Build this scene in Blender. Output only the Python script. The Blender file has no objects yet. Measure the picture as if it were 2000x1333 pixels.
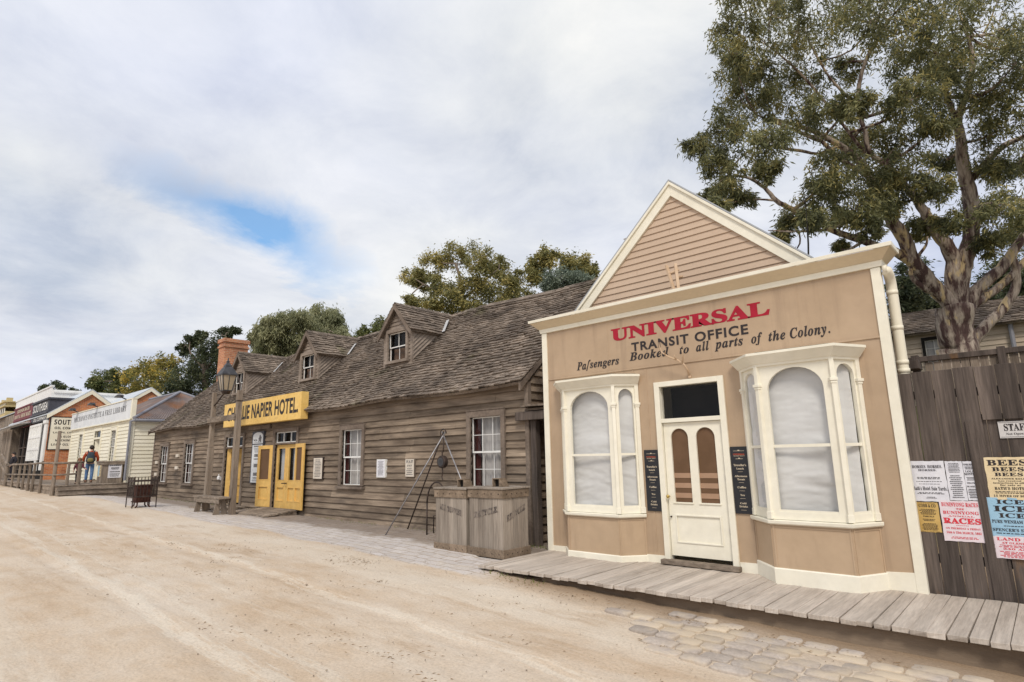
import bpy, math, random
import numpy as np
from mathutils import Vector, Matrix

S = bpy.context.scene
COL = S.collection
random.seed(7)
rng = np.random.default_rng(11)
R = math.radians

# ------------------------------------------------------------------ camera
cam = bpy.data.cameras.new('camera')
cam.lens = 20.42
cam.sensor_width = 36
cam.clip_start = 0.05
cam.clip_end = 3000
co = bpy.data.objects.new('camera', cam)
COL.objects.link(co)
yaw, pitch, roll = R(42.2866), R(11.2374), R(-1.1615)
cf = Vector((-math.sin(yaw)*math.cos(pitch), math.cos(yaw)*math.cos(pitch), math.sin(pitch)))
cr = Vector((math.cos(yaw), math.sin(yaw), 0))
cu = cr.cross(cf)
r2 = cr*math.cos(roll)+cu*math.sin(roll)
u2 = cu*math.cos(roll)-cr*math.sin(roll)
co.matrix_world = Matrix(((r2.x, u2.x, -cf.x, 0), (r2.y, u2.y, -cf.y, 0), (r2.z, u2.z, -cf.z, 1.6), (0, 0, 0, 1)))
S.camera = co

# ------------------------------------------------------------------ light
SUN_DIR = Vector((0.50, -0.62, 0.85)).normalized()      # towards the sun
sun = bpy.data.lights.new('sun', 'SUN')
sun.energy = 2.2
sun.angle = R(14)
sun.color = (1.0, 0.92, 0.81)
so = bpy.data.objects.new('sun', sun)
COL.objects.link(so)
so.location = (0, 0, 40)
so.rotation_euler = SUN_DIR.to_track_quat('Z', 'Y').to_euler()

S.view_settings.view_transform = 'Standard'
S.view_settings.look = 'None'
S.view_settings.exposure = 0.0
S.view_settings.gamma = 1.0

W = bpy.data.worlds.new('World')
S.world = W
W.use_nodes = True
nt = W.node_tree
nt.nodes.clear()


def nd(tree, typ, **kw):
    n = tree.nodes.new(typ)
    for k, v in kw.items():
        if k.startswith('i_'):
            n.inputs[k[2:].replace('_', ' ')].default_value = v
        else:
            setattr(n, k, v)
    return n


def ramp(tree, stops, src=None, mode='LINEAR'):
    n = tree.nodes.new('ShaderNodeValToRGB')
    n.color_ramp.interpolation = mode
    e = n.color_ramp.elements
    while len(e) < len(stops):
        e.new(0.5)
    for el, (p, c) in zip(e, stops):
        el.position = p
        el.color = (*c, 1) if len(c) == 3 else c
    if src is not None:
        tree.links.new(src, n.inputs['Fac'])
    return n


def mathn(tree, op, a, b=None, clamp=False):
    n = tree.nodes.new('ShaderNodeMath')
    n.operation = op
    n.use_clamp = clamp
    for i, v in enumerate((a, b)):
        if v is None:
            continue
        if isinstance(v, (int, float)):
            n.inputs[i].default_value = v
        else:
            tree.links.new(v, n.inputs[i])
    return n.outputs[0]


def mixc(tree, fac, a, b, mode='MIX'):
    n = tree.nodes.new('ShaderNodeMix')
    n.data_type = 'RGBA'
    n.blend_type = mode
    for sock, v in ((n.inputs[0], fac), (n.inputs[6], a), (n.inputs[7], b)):
        if isinstance(v, (int, float)):
            sock.default_value = v
        elif isinstance(v, (tuple, list)):
            sock.default_value = (*v, 1) if len(v) == 3 else v
        else:
            tree.links.new(v, sock)
    return n.outputs[2]


def vdot(tree, vec, c):
    n = tree.nodes.new('ShaderNodeVectorMath')
    n.operation = 'DOT_PRODUCT'
    tree.links.new(vec, n.inputs[0])
    n.inputs[1].default_value = c
    return n.outputs['Value']


sky = nd(nt, 'ShaderNodeTexSky')
sky.sky_type = 'NISHITA'
sky.sun_disc = False
sky.sun_elevation = math.asin(SUN_DIR.z)
sky.sun_rotation = math.atan2(SUN_DIR.x, SUN_DIR.y)
tc = nd(nt, 'ShaderNodeTexCoord')
dirv = tc.outputs['Generated']
sep = nd(nt, 'ShaderNodeSeparateXYZ')
nt.links.new(dirv, sep.inputs[0])
zz = mathn(nt, 'ADD', mathn(nt, 'MAXIMUM', sep.outputs[2], 0.0), 0.22)
cmb = nd(nt, 'ShaderNodeCombineXYZ')
nt.links.new(mathn(nt, 'DIVIDE', sep.outputs[0], zz), cmb.inputs[0])
nt.links.new(mathn(nt, 'DIVIDE', sep.outputs[1], zz), cmb.inputs[1])


def cnoise(scale, detail, rough, off, dist=0.0, sx=1.0, rot=0.0):
    m = nd(nt, 'ShaderNodeMapping')
    m.inputs['Location'].default_value = off
    m.inputs['Scale'].default_value = (sx, 1, 1)
    m.inputs['Rotation'].default_value = (0, 0, rot)
    nt.links.new(cmb.outputs[0], m.inputs[0])
    n = nd(nt, 'ShaderNodeTexNoise')
    n.inputs['Scale'].default_value = scale
    n.inputs['Detail'].default_value = detail
    n.inputs['Roughness'].default_value = rough
    n.inputs['Distortion'].default_value = dist
    nt.links.new(m.outputs[0], n.inputs['Vector'])
    return n.outputs['Fac']


n1 = cnoise(0.85, 7, 0.52, (3.1, 1.7, 0), 0.25)
n2 = cnoise(2.6, 10, 0.62, (0.4, 5.2, 0), 0.35)
n3 = cnoise(0.55, 4, 0.5, (8.2, 2.2, 0), 0.2)
dens = mathn(nt, 'ADD', mathn(nt, 'MULTIPLY', n1, 0.55), mathn(nt, 'MULTIPLY', n2, 0.45))
cloud = ramp(nt, [(0.36, (5.5, 6.0, 7.0)), (0.44, (7.0, 7.35, 8.0)), (0.52, (8.1, 8.35, 8.7)), (0.61, (9.2, 9.3, 9.4))], dens)
tint = ramp(nt, [(0.35, (0.93, 0.95, 1.05)), (0.62, (1.03, 1.02, 0.99))], n3)
ccol = mixc(nt, 1.0, cloud.outputs[0], tint.outputs[0], 'MULTIPLY')
# the break in the cloud, a long gap in the north-west part of the sky
g0 = Vector((-0.858, 0.365, 0.362)).normalized()
g1 = (Vector((-0.831, 0.451, 0.324))-Vector((-0.876, 0.279, 0.392)))
g1 = (g1-g0*g1.dot(g0)).normalized()
g2 = g0.cross(g1)
wob = mathn(nt, 'MULTIPLY', mathn(nt, 'SUBTRACT', n2, 0.5), 0.16)
wob2 = mathn(nt, 'MULTIPLY', mathn(nt, 'SUBTRACT', n1, 0.5), 0.22)
da = mathn(nt, 'DIVIDE', mathn(nt, 'ADD', vdot(nt, dirv, g1), wob2), 0.115)
db = mathn(nt, 'DIVIDE', mathn(nt, 'ADD', vdot(nt, dirv, g2), wob), 0.030)
rad = mathn(nt, 'SQRT', mathn(nt, 'ADD', mathn(nt, 'MULTIPLY', da, da), mathn(nt, 'MULTIPLY', db, db)))
front = mathn(nt, 'GREATER_THAN', vdot(nt, dirv, g0), 0.0)
hole = ramp(nt, [(0.2, (1, 1, 1)), (0.5, (0.55, 0.55, 0.55)), (1.0, (0, 0, 0))], mathn(nt, 'MULTIPLY', rad, 0.5))
holef = mathn(nt, 'MULTIPLY', mathn(nt, 'MULTIPLY', hole.outputs[0], front), 0.78)
thin = ramp(nt, [(0.34, (0.05, 0.05, 0.05)), (0.44, (0.0, 0.0, 0.0))], n1)
gapf = mathn(nt, 'MAXIMUM', holef, thin.outputs[0])
blue = mixc(nt, 1.0, sky.outputs[0], (0.75, 1.6, 2.0), 'MULTIPLY')
fin = mixc(nt, gapf, ccol, blue)
bg = nd(nt, 'ShaderNodeBackground')
bg.inputs['Strength'].default_value = 0.1
nt.links.new(fin, bg.inputs['Color'])
wo = nd(nt, 'ShaderNodeOutputWorld')
nt.links.new(bg.outputs[0], wo.inputs['Surface'])


# ------------------------------------------------------------------ materials
MATS = {}


def M(name, c1, c2=None, sc=3.0, st=(1, 1, 1), rough=0.8, bump=0.0, bsc=40.0, bst=None, tone=0.0, metal=0.0,
      spot=None, spec=0.3, lo=0.35, hi=0.65, fine=0.0, fsc=30.0, tvar=None):
    """noise-mixed two-colour surface; 'tone' varies each board by its own colour, 'spot' adds stains with a shape of their own"""
    m = bpy.data.materials.new(name)
    m.use_nodes = True
    t = m.node_tree
    t.nodes.clear()
    out = nd(t, 'ShaderNodeOutputMaterial')
    b = nd(t, 'ShaderNodeBsdfPrincipled')
    t.links.new(b.outputs[0], out.inputs['Surface'])
    b.inputs['Roughness'].default_value = rough
    b.inputs['Metallic'].default_value = metal
    b.inputs['Specular IOR Level'].default_value = spec
    tcx = nd(t, 'ShaderNodeTexCoord').outputs['Object']

    def noise(scale, stretch, detail=6, r=0.6):
        mp = nd(t, 'ShaderNodeMapping')
        mp.inputs['Scale'].default_value = stretch
        t.links.new(tcx, mp.inputs[0])
        n = nd(t, 'ShaderNodeTexNoise')
        n.inputs['Scale'].default_value = scale
        n.inputs['Detail'].default_value = detail
        n.inputs['Roughness'].default_value = r
        t.links.new(mp.outputs[0], n.inputs['Vector'])
        return n.outputs['Fac']
    c2 = c2 or c1
    col = ramp(t, [(lo, c1), (hi, c2)], noise(sc, st)).outputs[0]
    if fine:
        f = ramp(t, [(0.3, (1-fine,)*3), (0.7, (1+fine,)*3)], noise(fsc, bst or st, 4)).outputs[0]
        col = mixc(t, 1.0, col, f, 'MULTIPLY')
    if spot:
        sc_col, s_sc, s_lo, s_hi, s_st = spot
        fz = ramp(t, [(s_lo, (0, 0, 0)), (s_hi, (1, 1, 1))], noise(s_sc, s_st, 5)).outputs[0]
        col = mixc(t, fz, col, sc_col)
    if tone:
        a = nd(t, 'ShaderNodeAttribute')
        a.attribute_name = 'tone'
        v = ramp(t, [(0.0, (1-tone,)*3), (1.0, (1+tone,)*3)], a.outputs['Fac']).outputs[0]
        if tvar:
            v = ramp(t, [(0.0, tvar[0]), (0.5, (1, 1, 1)), (1.0, tvar[1])], a.outputs['Fac']).outputs[0]
        col = mixc(t, 1.0, col, v, 'MULTIPLY')
    t.links.new(col, b.inputs['Base Color'])
    if bump:
        bn = nd(t, 'ShaderNodeBump')
        bn.inputs['Strength'].default_value = bump
        bn.inputs['Distance'].default_value = 0.02
        t.links.new(noise(bsc, bst or st, 5, 0.65), bn.inputs['Height'])
        t.links.new(bn.outputs[0], b.inputs['Normal'])
    MATS[name] = m
    return m


def glass_mat(name, tint, refl=0.25, rough=0.02):
    m = bpy.data.materials.new(name)
    m.use_nodes = True
    t = m.node_tree
    t.nodes.clear()
    out = nd(t, 'ShaderNodeOutputMaterial')
    tr = nd(t, 'ShaderNodeBsdfTransparent')
    tr.inputs[0].default_value = (*tint, 1)
    gl = nd(t, 'ShaderNodeBsdfGlossy')
    gl.inputs['Roughness'].default_value = rough
    gl.inputs[0].default_value = (0.9, 0.92, 0.95, 1)
    fr = nd(t, 'ShaderNodeFresnel')
    geo = nd(t, 'ShaderNodeNewGeometry')
    # the same reflection seen from either side of the sheet
    t.links.new(mathn(t, 'SUBTRACT', 1.5, mathn(t, 'MULTIPLY', geo.outputs['Backfacing'], 0.8333)), fr.inputs['IOR'])
    mx = nd(t, 'ShaderNodeMixShader')
    t.links.new(mathn(t, 'MULTIPLY', fr.outputs[0], refl*4, True), mx.inputs[0])
    t.links.new(tr.outputs[0], mx.inputs[1])
    t.links.new(gl.outputs[0], mx.inputs[2])
    t.links.new(mx.outputs[0], out.inputs['Surface'])
    MATS[name] = m
    return m


def leaf_mat(name, stops):
    m = bpy.data.materials.new(name)
    m.use_nodes = True
    t = m.node_tree
    t.nodes.clear()
    out = nd(t, 'ShaderNodeOutputMaterial')
    a = nd(t, 'ShaderNodeAttribute')
    a.attribute_name = 'tone'
    col = ramp(t, stops, a.outputs['Fac']).outputs[0]
    d = nd(t, 'ShaderNodeBsdfPrincipled')
    d.inputs['Roughness'].default_value = 0.5
    d.inputs['Specular IOR Level'].default_value = 0.35
    tl = nd(t, 'ShaderNodeBsdfTranslucent')
    t.links.new(col, d.inputs['Base Color'])
    t.links.new(col, tl.inputs[0])
    mx = nd(t, 'ShaderNodeMixShader')
    mx.inputs[0].default_value = 0.38
    t.links.new(d.outputs[0], mx.inputs[1])
    t.links.new(tl.outputs[0], mx.inputs[2])
    t.links.new(mx.outputs[0], out.inputs['Surface'])
    MATS[name] = m
    return m


def brick_mat(name, axis, ca=(0.56, 0.20, 0.070, 1), cb=(0.42, 0.13, 0.055, 1)):
    """brick courses; axis 'YZ' for walls facing along x, 'XZ' for walls facing along y"""
    m = bpy.data.materials.new(name)
    m.use_nodes = True
    t = m.node_tree
    t.nodes.clear()
    out = nd(t, 'ShaderNodeOutputMaterial')
    b = nd(t, 'ShaderNodeBsdfPrincipled')
    b.inputs['Roughness'].default_value = 0.9
    t.links.new(b.outputs[0], out.inputs['Surface'])
    tcx = nd(t, 'ShaderNodeTexCoord')
    sp = nd(t, 'ShaderNodeSeparateXYZ')
    t.links.new(tcx.outputs['Object'], sp.inputs[0])
    cxyz = nd(t, 'ShaderNodeCombineXYZ')
    t.links.new(mathn(t, 'ADD', sp.outputs[0], sp.outputs[1]), cxyz.inputs[0])
    t.links.new(sp.outputs[2], cxyz.inputs[1])
    br = nd(t, 'ShaderNodeTexBrick')
    br.inputs['Scale'].default_value = 1.0
    br.inputs['Brick Width'].default_value = 0.23
    br.inputs['Row Height'].default_value = 0.085
    br.inputs['Mortar Size'].default_value = 0.009
    br.inputs['Mortar Smooth'].default_value = 0.2
    br.inputs['Color1'].default_value = ca
    br.inputs['Color2'].default_value = cb
    br.inputs['Mortar'].default_value = (0.50, 0.36, 0.25, 1)
    t.links.new(cxyz.outputs[0], br.inputs['Vector'])
    n = nd(t, 'ShaderNodeTexNoise')
    n.inputs['Scale'].default_value = 2.2
    n.inputs['Detail'].default_value = 6
    t.links.new(tcx.outputs['Object'], n.inputs['Vector'])
    st = ramp(t, [(0.3, (0.72, 0.7, 0.7)), (0.7, (1.25, 1.22, 1.15))], n.outputs['Fac']).outputs[0]
    t.links.new(mixc(t, 1.0, br.outputs['Color'], st, 'MULTIPLY'), b.inputs['Base Color'])
    bn = nd(t, 'ShaderNodeBump')
    bn.inputs['Strength'].default_value = 0.5
    bn.inputs['Distance'].default_value = 0.01
    bn.invert = True
    t.links.new(br.outputs['Fac'], bn.inputs['Height'])
    t.links.new(bn.outputs[0], b.inputs['Normal'])
    MATS[name] = m
    return m


H = (0.12, 1, 1)     # grain along x
V = (1, 1, 0.12)     # grain upright
DARKW = (0.045, 0.036, 0.030)
M('hotel_boards', (0.128, 0.096, 0.071), (0.285, 0.224, 0.168), sc=2.6, st=(0.3, 1, 1.6), rough=0.9, bump=0.35, bsc=30, bst=(0.12, 1, 4), tone=0.30,
  spot=((0.075, 0.06, 0.05), 1.6, 0.56, 0.78, (0.45, 1, 1.2)), fine=0.28, fsc=16)
M('hotel_trim', (0.135, 0.104, 0.083), (0.230, 0.185, 0.150), sc=3, st=(0.6, 0.6, 0.6), rough=0.9, bump=0.3, bsc=30, tone=0.15, fine=0.2)
M('dormer_boards', (0.20, 0.160, 0.130), (0.33, 0.275, 0.23), sc=3, st=(0.3, 0.3, 1), rough=0.9, bump=0.3, bsc=30, tone=0.15, fine=0.2)
M('shingles', (0.105, 0.083, 0.067), (0.245, 0.198, 0.158), sc=1.3, rough=0.95, bump=0.4, bsc=35, tone=0.28, fine=0.3, fsc=22,
  spot=((0.12, 0.115, 0.055), 0.8, 0.60, 0.80, (1, 1, 1)))
M('old_timber', (0.150, 0.118, 0.092), (0.300, 0.245, 0.195), sc=2.5, st=V, rough=0.9, bump=0.4, bsc=28, bst=(3, 3, 0.2), tone=0.22, fine=0.3, fsc=20)
M('old_timber_flat', (0.150, 0.118, 0.092), (0.300, 0.245, 0.195), sc=2.5, st=(0.4, 0.4, 1), rough=0.9, bump=0.4, bsc=28, tone=0.2, fine=0.3, fsc=20)
M('bin_timber', (0.20, 0.165, 0.135), (0.36, 0.31, 0.26), sc=2.4, st=V, rough=0.9, bump=0.35, bsc=24, bst=(3, 3, 0.15), tone=0.16, fine=0.25, fsc=18)
M('bin_band', (0.155, 0.115, 0.08), (0.27, 0.205, 0.15), sc=4, rough=0.9, bump=0.3, tone=0.15, fine=0.25)
M('boardwalk', (0.415, 0.358, 0.305), (0.55, 0.485, 0.42), sc=2.2, st=(3, 0.35, 1), rough=0.9, bump=0.35, bsc=24, bst=(4, 0.25, 1), tone=0.10, fine=0.15, fsc=14,
  spot=((0.27, 0.215, 0.17), 1.3, 0.60, 0.80, (1.5, 0.6, 1)))
M('board_edge', (0.11, 0.085, 0.065), (0.24, 0.19, 0.15), sc=5, rough=0.95, bump=0.5, bsc=30)
M('joist', (0.135, 0.098, 0.068), (0.26, 0.20, 0.145), sc=2, st=(0.3, 1, 1), rough=0.95, bump=0.4)
M('fence_boards', (0.058, 0.046, 0.040), (0.140, 0.112, 0.096), sc=1.8, st=(3, 1, 0.25), rough=0.9, bump=0.35, bsc=22, bst=(4, 1, 0.2), tone=0.25, fine=0.3, fsc=12,
  spot=((0.24, 0.125, 0.048), 1.3, 0.60, 0.76, (2.2, 1, 0.6)))
M('tan', (0.415, 0.303, 0.203), (0.470, 0.347, 0.237), sc=0.9, rough=0.55, fine=0.045, fsc=5, bump=0.04, bsc=9, spec=0.35,
  spot=((0.315, 0.225, 0.155), 1.5, 0.54, 0.85, (3.8, 3.8, 0.32)))
M('tan_panel', (0.455, 0.333, 0.220), (0.50, 0.370, 0.250), sc=1.2, rough=0.55, fine=0.04, fsc=6, spec=0.35,
  spot=((0.38, 0.27, 0.18), 1.6, 0.58, 0.85, (3, 3, 0.5)))
M('tan_boards', (0.51, 0.385, 0.285), (0.55, 0.42, 0.315), sc=1.5, rough=0.6, tone=0.04, fine=0.04)
M('cream', (0.79, 0.75, 0.625), (0.85, 0.815, 0.70), sc=1.5, rough=0.5, fine=0.04, fsc=8, bump=0.04, bsc=15,
  spot=((0.55, 0.46, 0.32), 2.4, 0.67, 0.85, (1, 1, 0.5)))
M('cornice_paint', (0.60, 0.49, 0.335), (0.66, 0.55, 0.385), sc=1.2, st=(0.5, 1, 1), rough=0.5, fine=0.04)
M('lib_cream', (0.77, 0.725, 0.575), (0.84, 0.80, 0.67), sc=1.5, st=(0.3, 0.3, 1), rough=0.6, tone=0.06, fine=0.04)
M('white_paint', (0.74, 0.74, 0.72), (0.84, 0.84, 0.82), sc=2, rough=0.5, fine=0.05)
M('pale_grey', (0.62, 0.65, 0.68), (0.74, 0.76, 0.78), sc=1.2, rough=0.5, fine=0.05)
M('yellow', (0.68, 0.425, 0.125), (0.75, 0.49, 0.165), sc=2, rough=0.55, fine=0.09, fsc=9, spec=0.3,
  spot=((0.40, 0.25, 0.09), 5, 0.64, 0.78, (1, 1, 0.6)))
M('sign_yellow', (0.74, 0.48, 0.135), (0.82, 0.56, 0.19), sc=1.5, rough=0.55, fine=0.09, fsc=8, spot=((0.55, 0.37, 0.13), 3, 0.62, 0.8, (0.5, 1, 1)))
M('black_paint', (0.018, 0.018, 0.020), (0.03, 0.03, 0.034), rough=0.5)
M('ink', (0.022, 0.018, 0.020), (0.05, 0.042, 0.042), sc=9, rough=0.6, lo=0.3, hi=0.8)
M('ink_worn', (0.085, 0.07, 0.065), (0.25, 0.21, 0.18), sc=14, rough=0.8, lo=0.38, hi=0.56)
M('ink_grey', (0.09, 0.088, 0.095), (0.16, 0.155, 0.165), sc=14, rough=0.7)
M('red_ink', (0.32, 0.007, 0.024), (0.39, 0.012, 0.034), sc=6, rough=0.5)
M('red_print', (0.62, 0.035, 0.055), (0.70, 0.06, 0.08), sc=6, rough=0.7)
M('red_small', (0.55, 0.10, 0.05), rough=0.7)
M('white_ink', (0.72, 0.72, 0.70), rough=0.7)
M('cream_ink', (0.62, 0.53, 0.40), rough=0.7)
M('paper_white', (0.66, 0.66, 0.72), (0.76, 0.76, 0.80), sc=4, rough=0.85, fine=0.05, fsc=20, bump=0.15, bsc=14)
M('paper_cream', (0.70, 0.56, 0.34), (0.78, 0.65, 0.43), sc=4, rough=0.85, fine=0.06, fsc=20, bump=0.15, bsc=14)
M('paper_old', (0.52, 0.335, 0.10), (0.60, 0.42, 0.16), sc=4, rough=0.85, fine=0.08, fsc=20, bump=0.15, bsc=14)
M('paper_blue', (0.30, 0.50, 0.66), (0.37, 0.57, 0.72), sc=4, rough=0.85, fine=0.05, fsc=20, bump=0.15, bsc=14)
M('paper_pink', (0.72, 0.62, 0.66), (0.78, 0.70, 0.74), sc=4, rough=0.85, fine=0.05, fsc=20, bump=0.15, bsc=14)
M('metal_sign', (0.56, 0.54, 0.53), (0.64, 0.62, 0.61), sc=4, rough=0.5)
M('notice_cream', (0.56, 0.50, 0.42), (0.68, 0.62, 0.54), sc=5, rough=0.7)
M('maroon', (0.145, 0.022, 0.032), (0.19, 0.032, 0.042), sc=2, rough=0.6)
M('slate_paint', (0.050, 0.052, 0.068), (0.075, 0.077, 0.095), sc=2, rough=0.6)
M('iron', (0.035, 0.028, 0.026), (0.08, 0.055, 0.045), sc=9, rough=0.6, metal=0.3)
M('rust', (0.050, 0.022, 0.017), (0.105, 0.043, 0.030), sc=7, rough=0.85, bump=0.4, bsc=40)
M('steel_pole', (0.22, 0.21, 0.22), (0.42, 0.41, 0.42), sc=9, rough=0.4, metal=0.5)
M('lamp_tin', (0.055, 0.055, 0.060), (0.10, 0.10, 0.105), sc=6, rough=0.5, metal=0.4)
M('lead', (0.50, 0.50, 0.50), (0.66, 0.66, 0.66), sc=4, rough=0.5, metal=0.2)
M('zinc_roof', (0.50, 0.54, 0.58), (0.62, 0.66, 0.70), sc=0.8, rough=0.5, metal=0.1)
M('grey_roof', (0.34, 0.36, 0.39), (0.42, 0.44, 0.47), sc=0.8, rough=0.6)
M('rusty_roof', (0.145, 0.115, 0.110), (0.235, 0.190, 0.175), sc=1.0, rough=0.7, tone=0.12, spot=((0.24, 0.115, 0.055), 0.9, 0.50, 0.70, (1, 1, 1)))
M('pvc', (0.72, 0.67, 0.54), (0.78, 0.73, 0.60), sc=3, rough=0.45, spec=0.4)
M('grey_pipe', (0.20, 0.205, 0.24), (0.26, 0.265, 0.30), sc=3, rough=0.5)
M('brass', (0.55, 0.40, 0.13), rough=0.3, metal=0.9)
M('dark', (0.012, 0.010, 0.010), (0.02, 0.018, 0.016), rough=0.95)
M('inside_shade', (0.020, 0.017, 0.016), (0.035, 0.03, 0.026), rough=0.95)  # near-black colour that stands in for the shade of unlit interiors
M('blind', (0.60, 0.59, 0.585), (0.70, 0.69, 0.685), sc=1.4, rough=0.9, bump=0.12, bsc=10)
M('curtain_white', (0.36, 0.345, 0.335), (0.50, 0.485, 0.475), sc=3, st=(4, 4, 0.2), rough=0.95)
M('curtain_grey', (0.40, 0.41, 0.43), (0.54, 0.55, 0.56), sc=3, st=(4, 4, 0.2), rough=0.95)
M('curtain_red', (0.045, 0.013, 0.012), (0.075, 0.020, 0.018), sc=3, st=(4, 4, 0.2), rough=0.95)
M('flyscreen', (0.125, 0.070, 0.036), (0.16, 0.09, 0.05), sc=3, rough=0.7)
M('flyscreen_bar', (0.36, 0.225, 0.145), (0.42, 0.27, 0.18), sc=3, rough=0.7)
M('menu_black', (0.020, 0.021, 0.026), (0.03, 0.031, 0.036), rough=0.45)
M('stone', (0.36, 0.305, 0.26), (0.47, 0.41, 0.355), sc=2.2, rough=0.9, bump=0.35, bsc=18, tone=0.14, fine=0.15,
  spot=((0.53, 0.44, 0.33), 1.9, 0.45, 0.60, (1, 1, 1)))
M('bark', (0.085, 0.050, 0.045), (0.40, 0.33, 0.27), sc=2.6, st=(2.4, 2.4, 0.40), rough=0.85, bump=0.7, bsc=12, bst=(2, 2, 0.4), lo=0.44, hi=0.57,
  spot=((0.55, 0.42, 0.24), 1.5, 0.56, 0.61, (2.2, 2.2, 0.5)), fine=0.3, fsc=14)
M('bark_grey', (0.13, 0.10, 0.08), (0.27, 0.22, 0.175), sc=2, st=(1, 1, 0.3), rough=0.9, bump=0.4, bsc=10)
M('far_wall', (0.50, 0.40, 0.20), (0.60, 0.50, 0.27), sc=1, rough=0.8)
M('far_white', (0.66, 0.64, 0.56), rough=0.8)
M('house_boards', (0.42, 0.345, 0.265), (0.54, 0.455, 0.36), sc=1.6, st=(0.3, 1, 1), rough=0.8, tone=0.08)
M('skin', (0.55, 0.33, 0.24), (0.60, 0.37, 0.28), rough=0.55)
M('hair_dark', (0.020, 0.014, 0.012), (0.04, 0.03, 0.026), sc=40, rough=0.6)
M('hair_brown', (0.15, 0.075, 0.035), (0.24, 0.125, 0.06), sc=40, rough=0.6)
M('jumper', (0.30, 0.050, 0.016), (0.37, 0.065, 0.022), sc=12, rough=0.95, bump=0.3, bsc=60)
M('jeans', (0.075, 0.145, 0.29), (0.13, 0.22, 0.39), sc=6, rough=0.9)
M('pack', (0.026, 0.042, 0.058), (0.045, 0.065, 0.085), sc=8, rough=0.8)
M('pack_trim', (0.22, 0.18, 0.07), rough=0.8)
M('boots', (0.10, 0.065, 0.045), rough=0.7)
M('maroon_coat', (0.10, 0.022, 0.035), (0.14, 0.035, 0.05), sc=9, rough=0.9)
M('dark_cloth', (0.018, 0.017, 0.024), (0.03, 0.028, 0.036), sc=9, rough=0.9)
M('pale_cloth', (0.50, 0.50, 0.55), rough=0.9)
M('plastic_white', (0.75, 0.75, 0.76), rough=0.35)
M('antler_paint', (0.52, 0.37, 0.24), (0.58, 0.43, 0.30), sc=9, rough=0.6)
M('litter', (0.15, 0.095, 0.05), (0.28, 0.19, 0.105), sc=9, rough=0.95, tone=0.3)
M('pebble', (0.30, 0.24, 0.18), (0.46, 0.39, 0.31), sc=9, rough=0.9, tone=0.3)
M('weed', (0.10, 0.13, 0.03), (0.20, 0.21, 0.06), sc=9, rough=0.9, tone=0.3)
brick_mat('brick', 'YZ')
brick_mat('chimney_brick', 'YZ', (0.50, 0.215, 0.11, 1), (0.39, 0.15, 0.085, 1))
glass_mat('glass', (0.96, 0.97, 0.97), 0.2)
glass_mat('glass_old', (0.90, 0.90, 0.90), 0.17, 0.04)
glass_mat('glass_dark', (0.85, 0.85, 0.85), 0.09, 0.05)
M('lamp_glass', (0.34, 0.28, 0.20), (0.42, 0.35, 0.26), sc=4, rough=0.25, spec=0.5)
leaf_mat('leaf_gum', [(0.0, (0.072, 0.080, 0.041)), (0.4, (0.162, 0.171, 0.078)), (0.75, (0.317, 0.308, 0.140)), (1.0, (0.467, 0.394, 0.146))])
leaf_mat('leaf_olive', [(0.0, (0.127, 0.135, 0.054)), (0.5, (0.296, 0.278, 0.109)), (1.0, (0.524, 0.431, 0.151))])
leaf_mat('leaf_blue', [(0.0, (0.106, 0.143, 0.113)), (0.5, (0.203, 0.247, 0.187)), (1.0, (0.316, 0.360, 0.277))])
leaf_mat('leaf_willow', [(0.0, (0.138, 0.158, 0.083)), (0.5, (0.282, 0.289, 0.158)), (1.0, (0.440, 0.433, 0.248))])
leaf_mat('leaf_dark', [(0.0, (0.038, 0.052, 0.031)), (0.5, (0.087, 0.108, 0.057)), (1.0, (0.193, 0.202, 0.097))])
leaf_mat('leaf_autumn', [(0.0, (0.122, 0.137, 0.046)), (0.5, (0.273, 0.245, 0.071)), (1.0, (0.632, 0.446, 0.079))])
leaf_mat('leaf_green', [(0.0, (0.070, 0.091, 0.034)), (0.5, (0.156, 0.180, 0.066)), (1.0, (0.296, 0.289, 0.110))])
leaf_mat('leaf_light', [(0.0, (0.09, 0.12, 0.035)), (0.5, (0.17, 0.20, 0.065)), (1.0, (0.27, 0.29, 0.10))])


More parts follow.
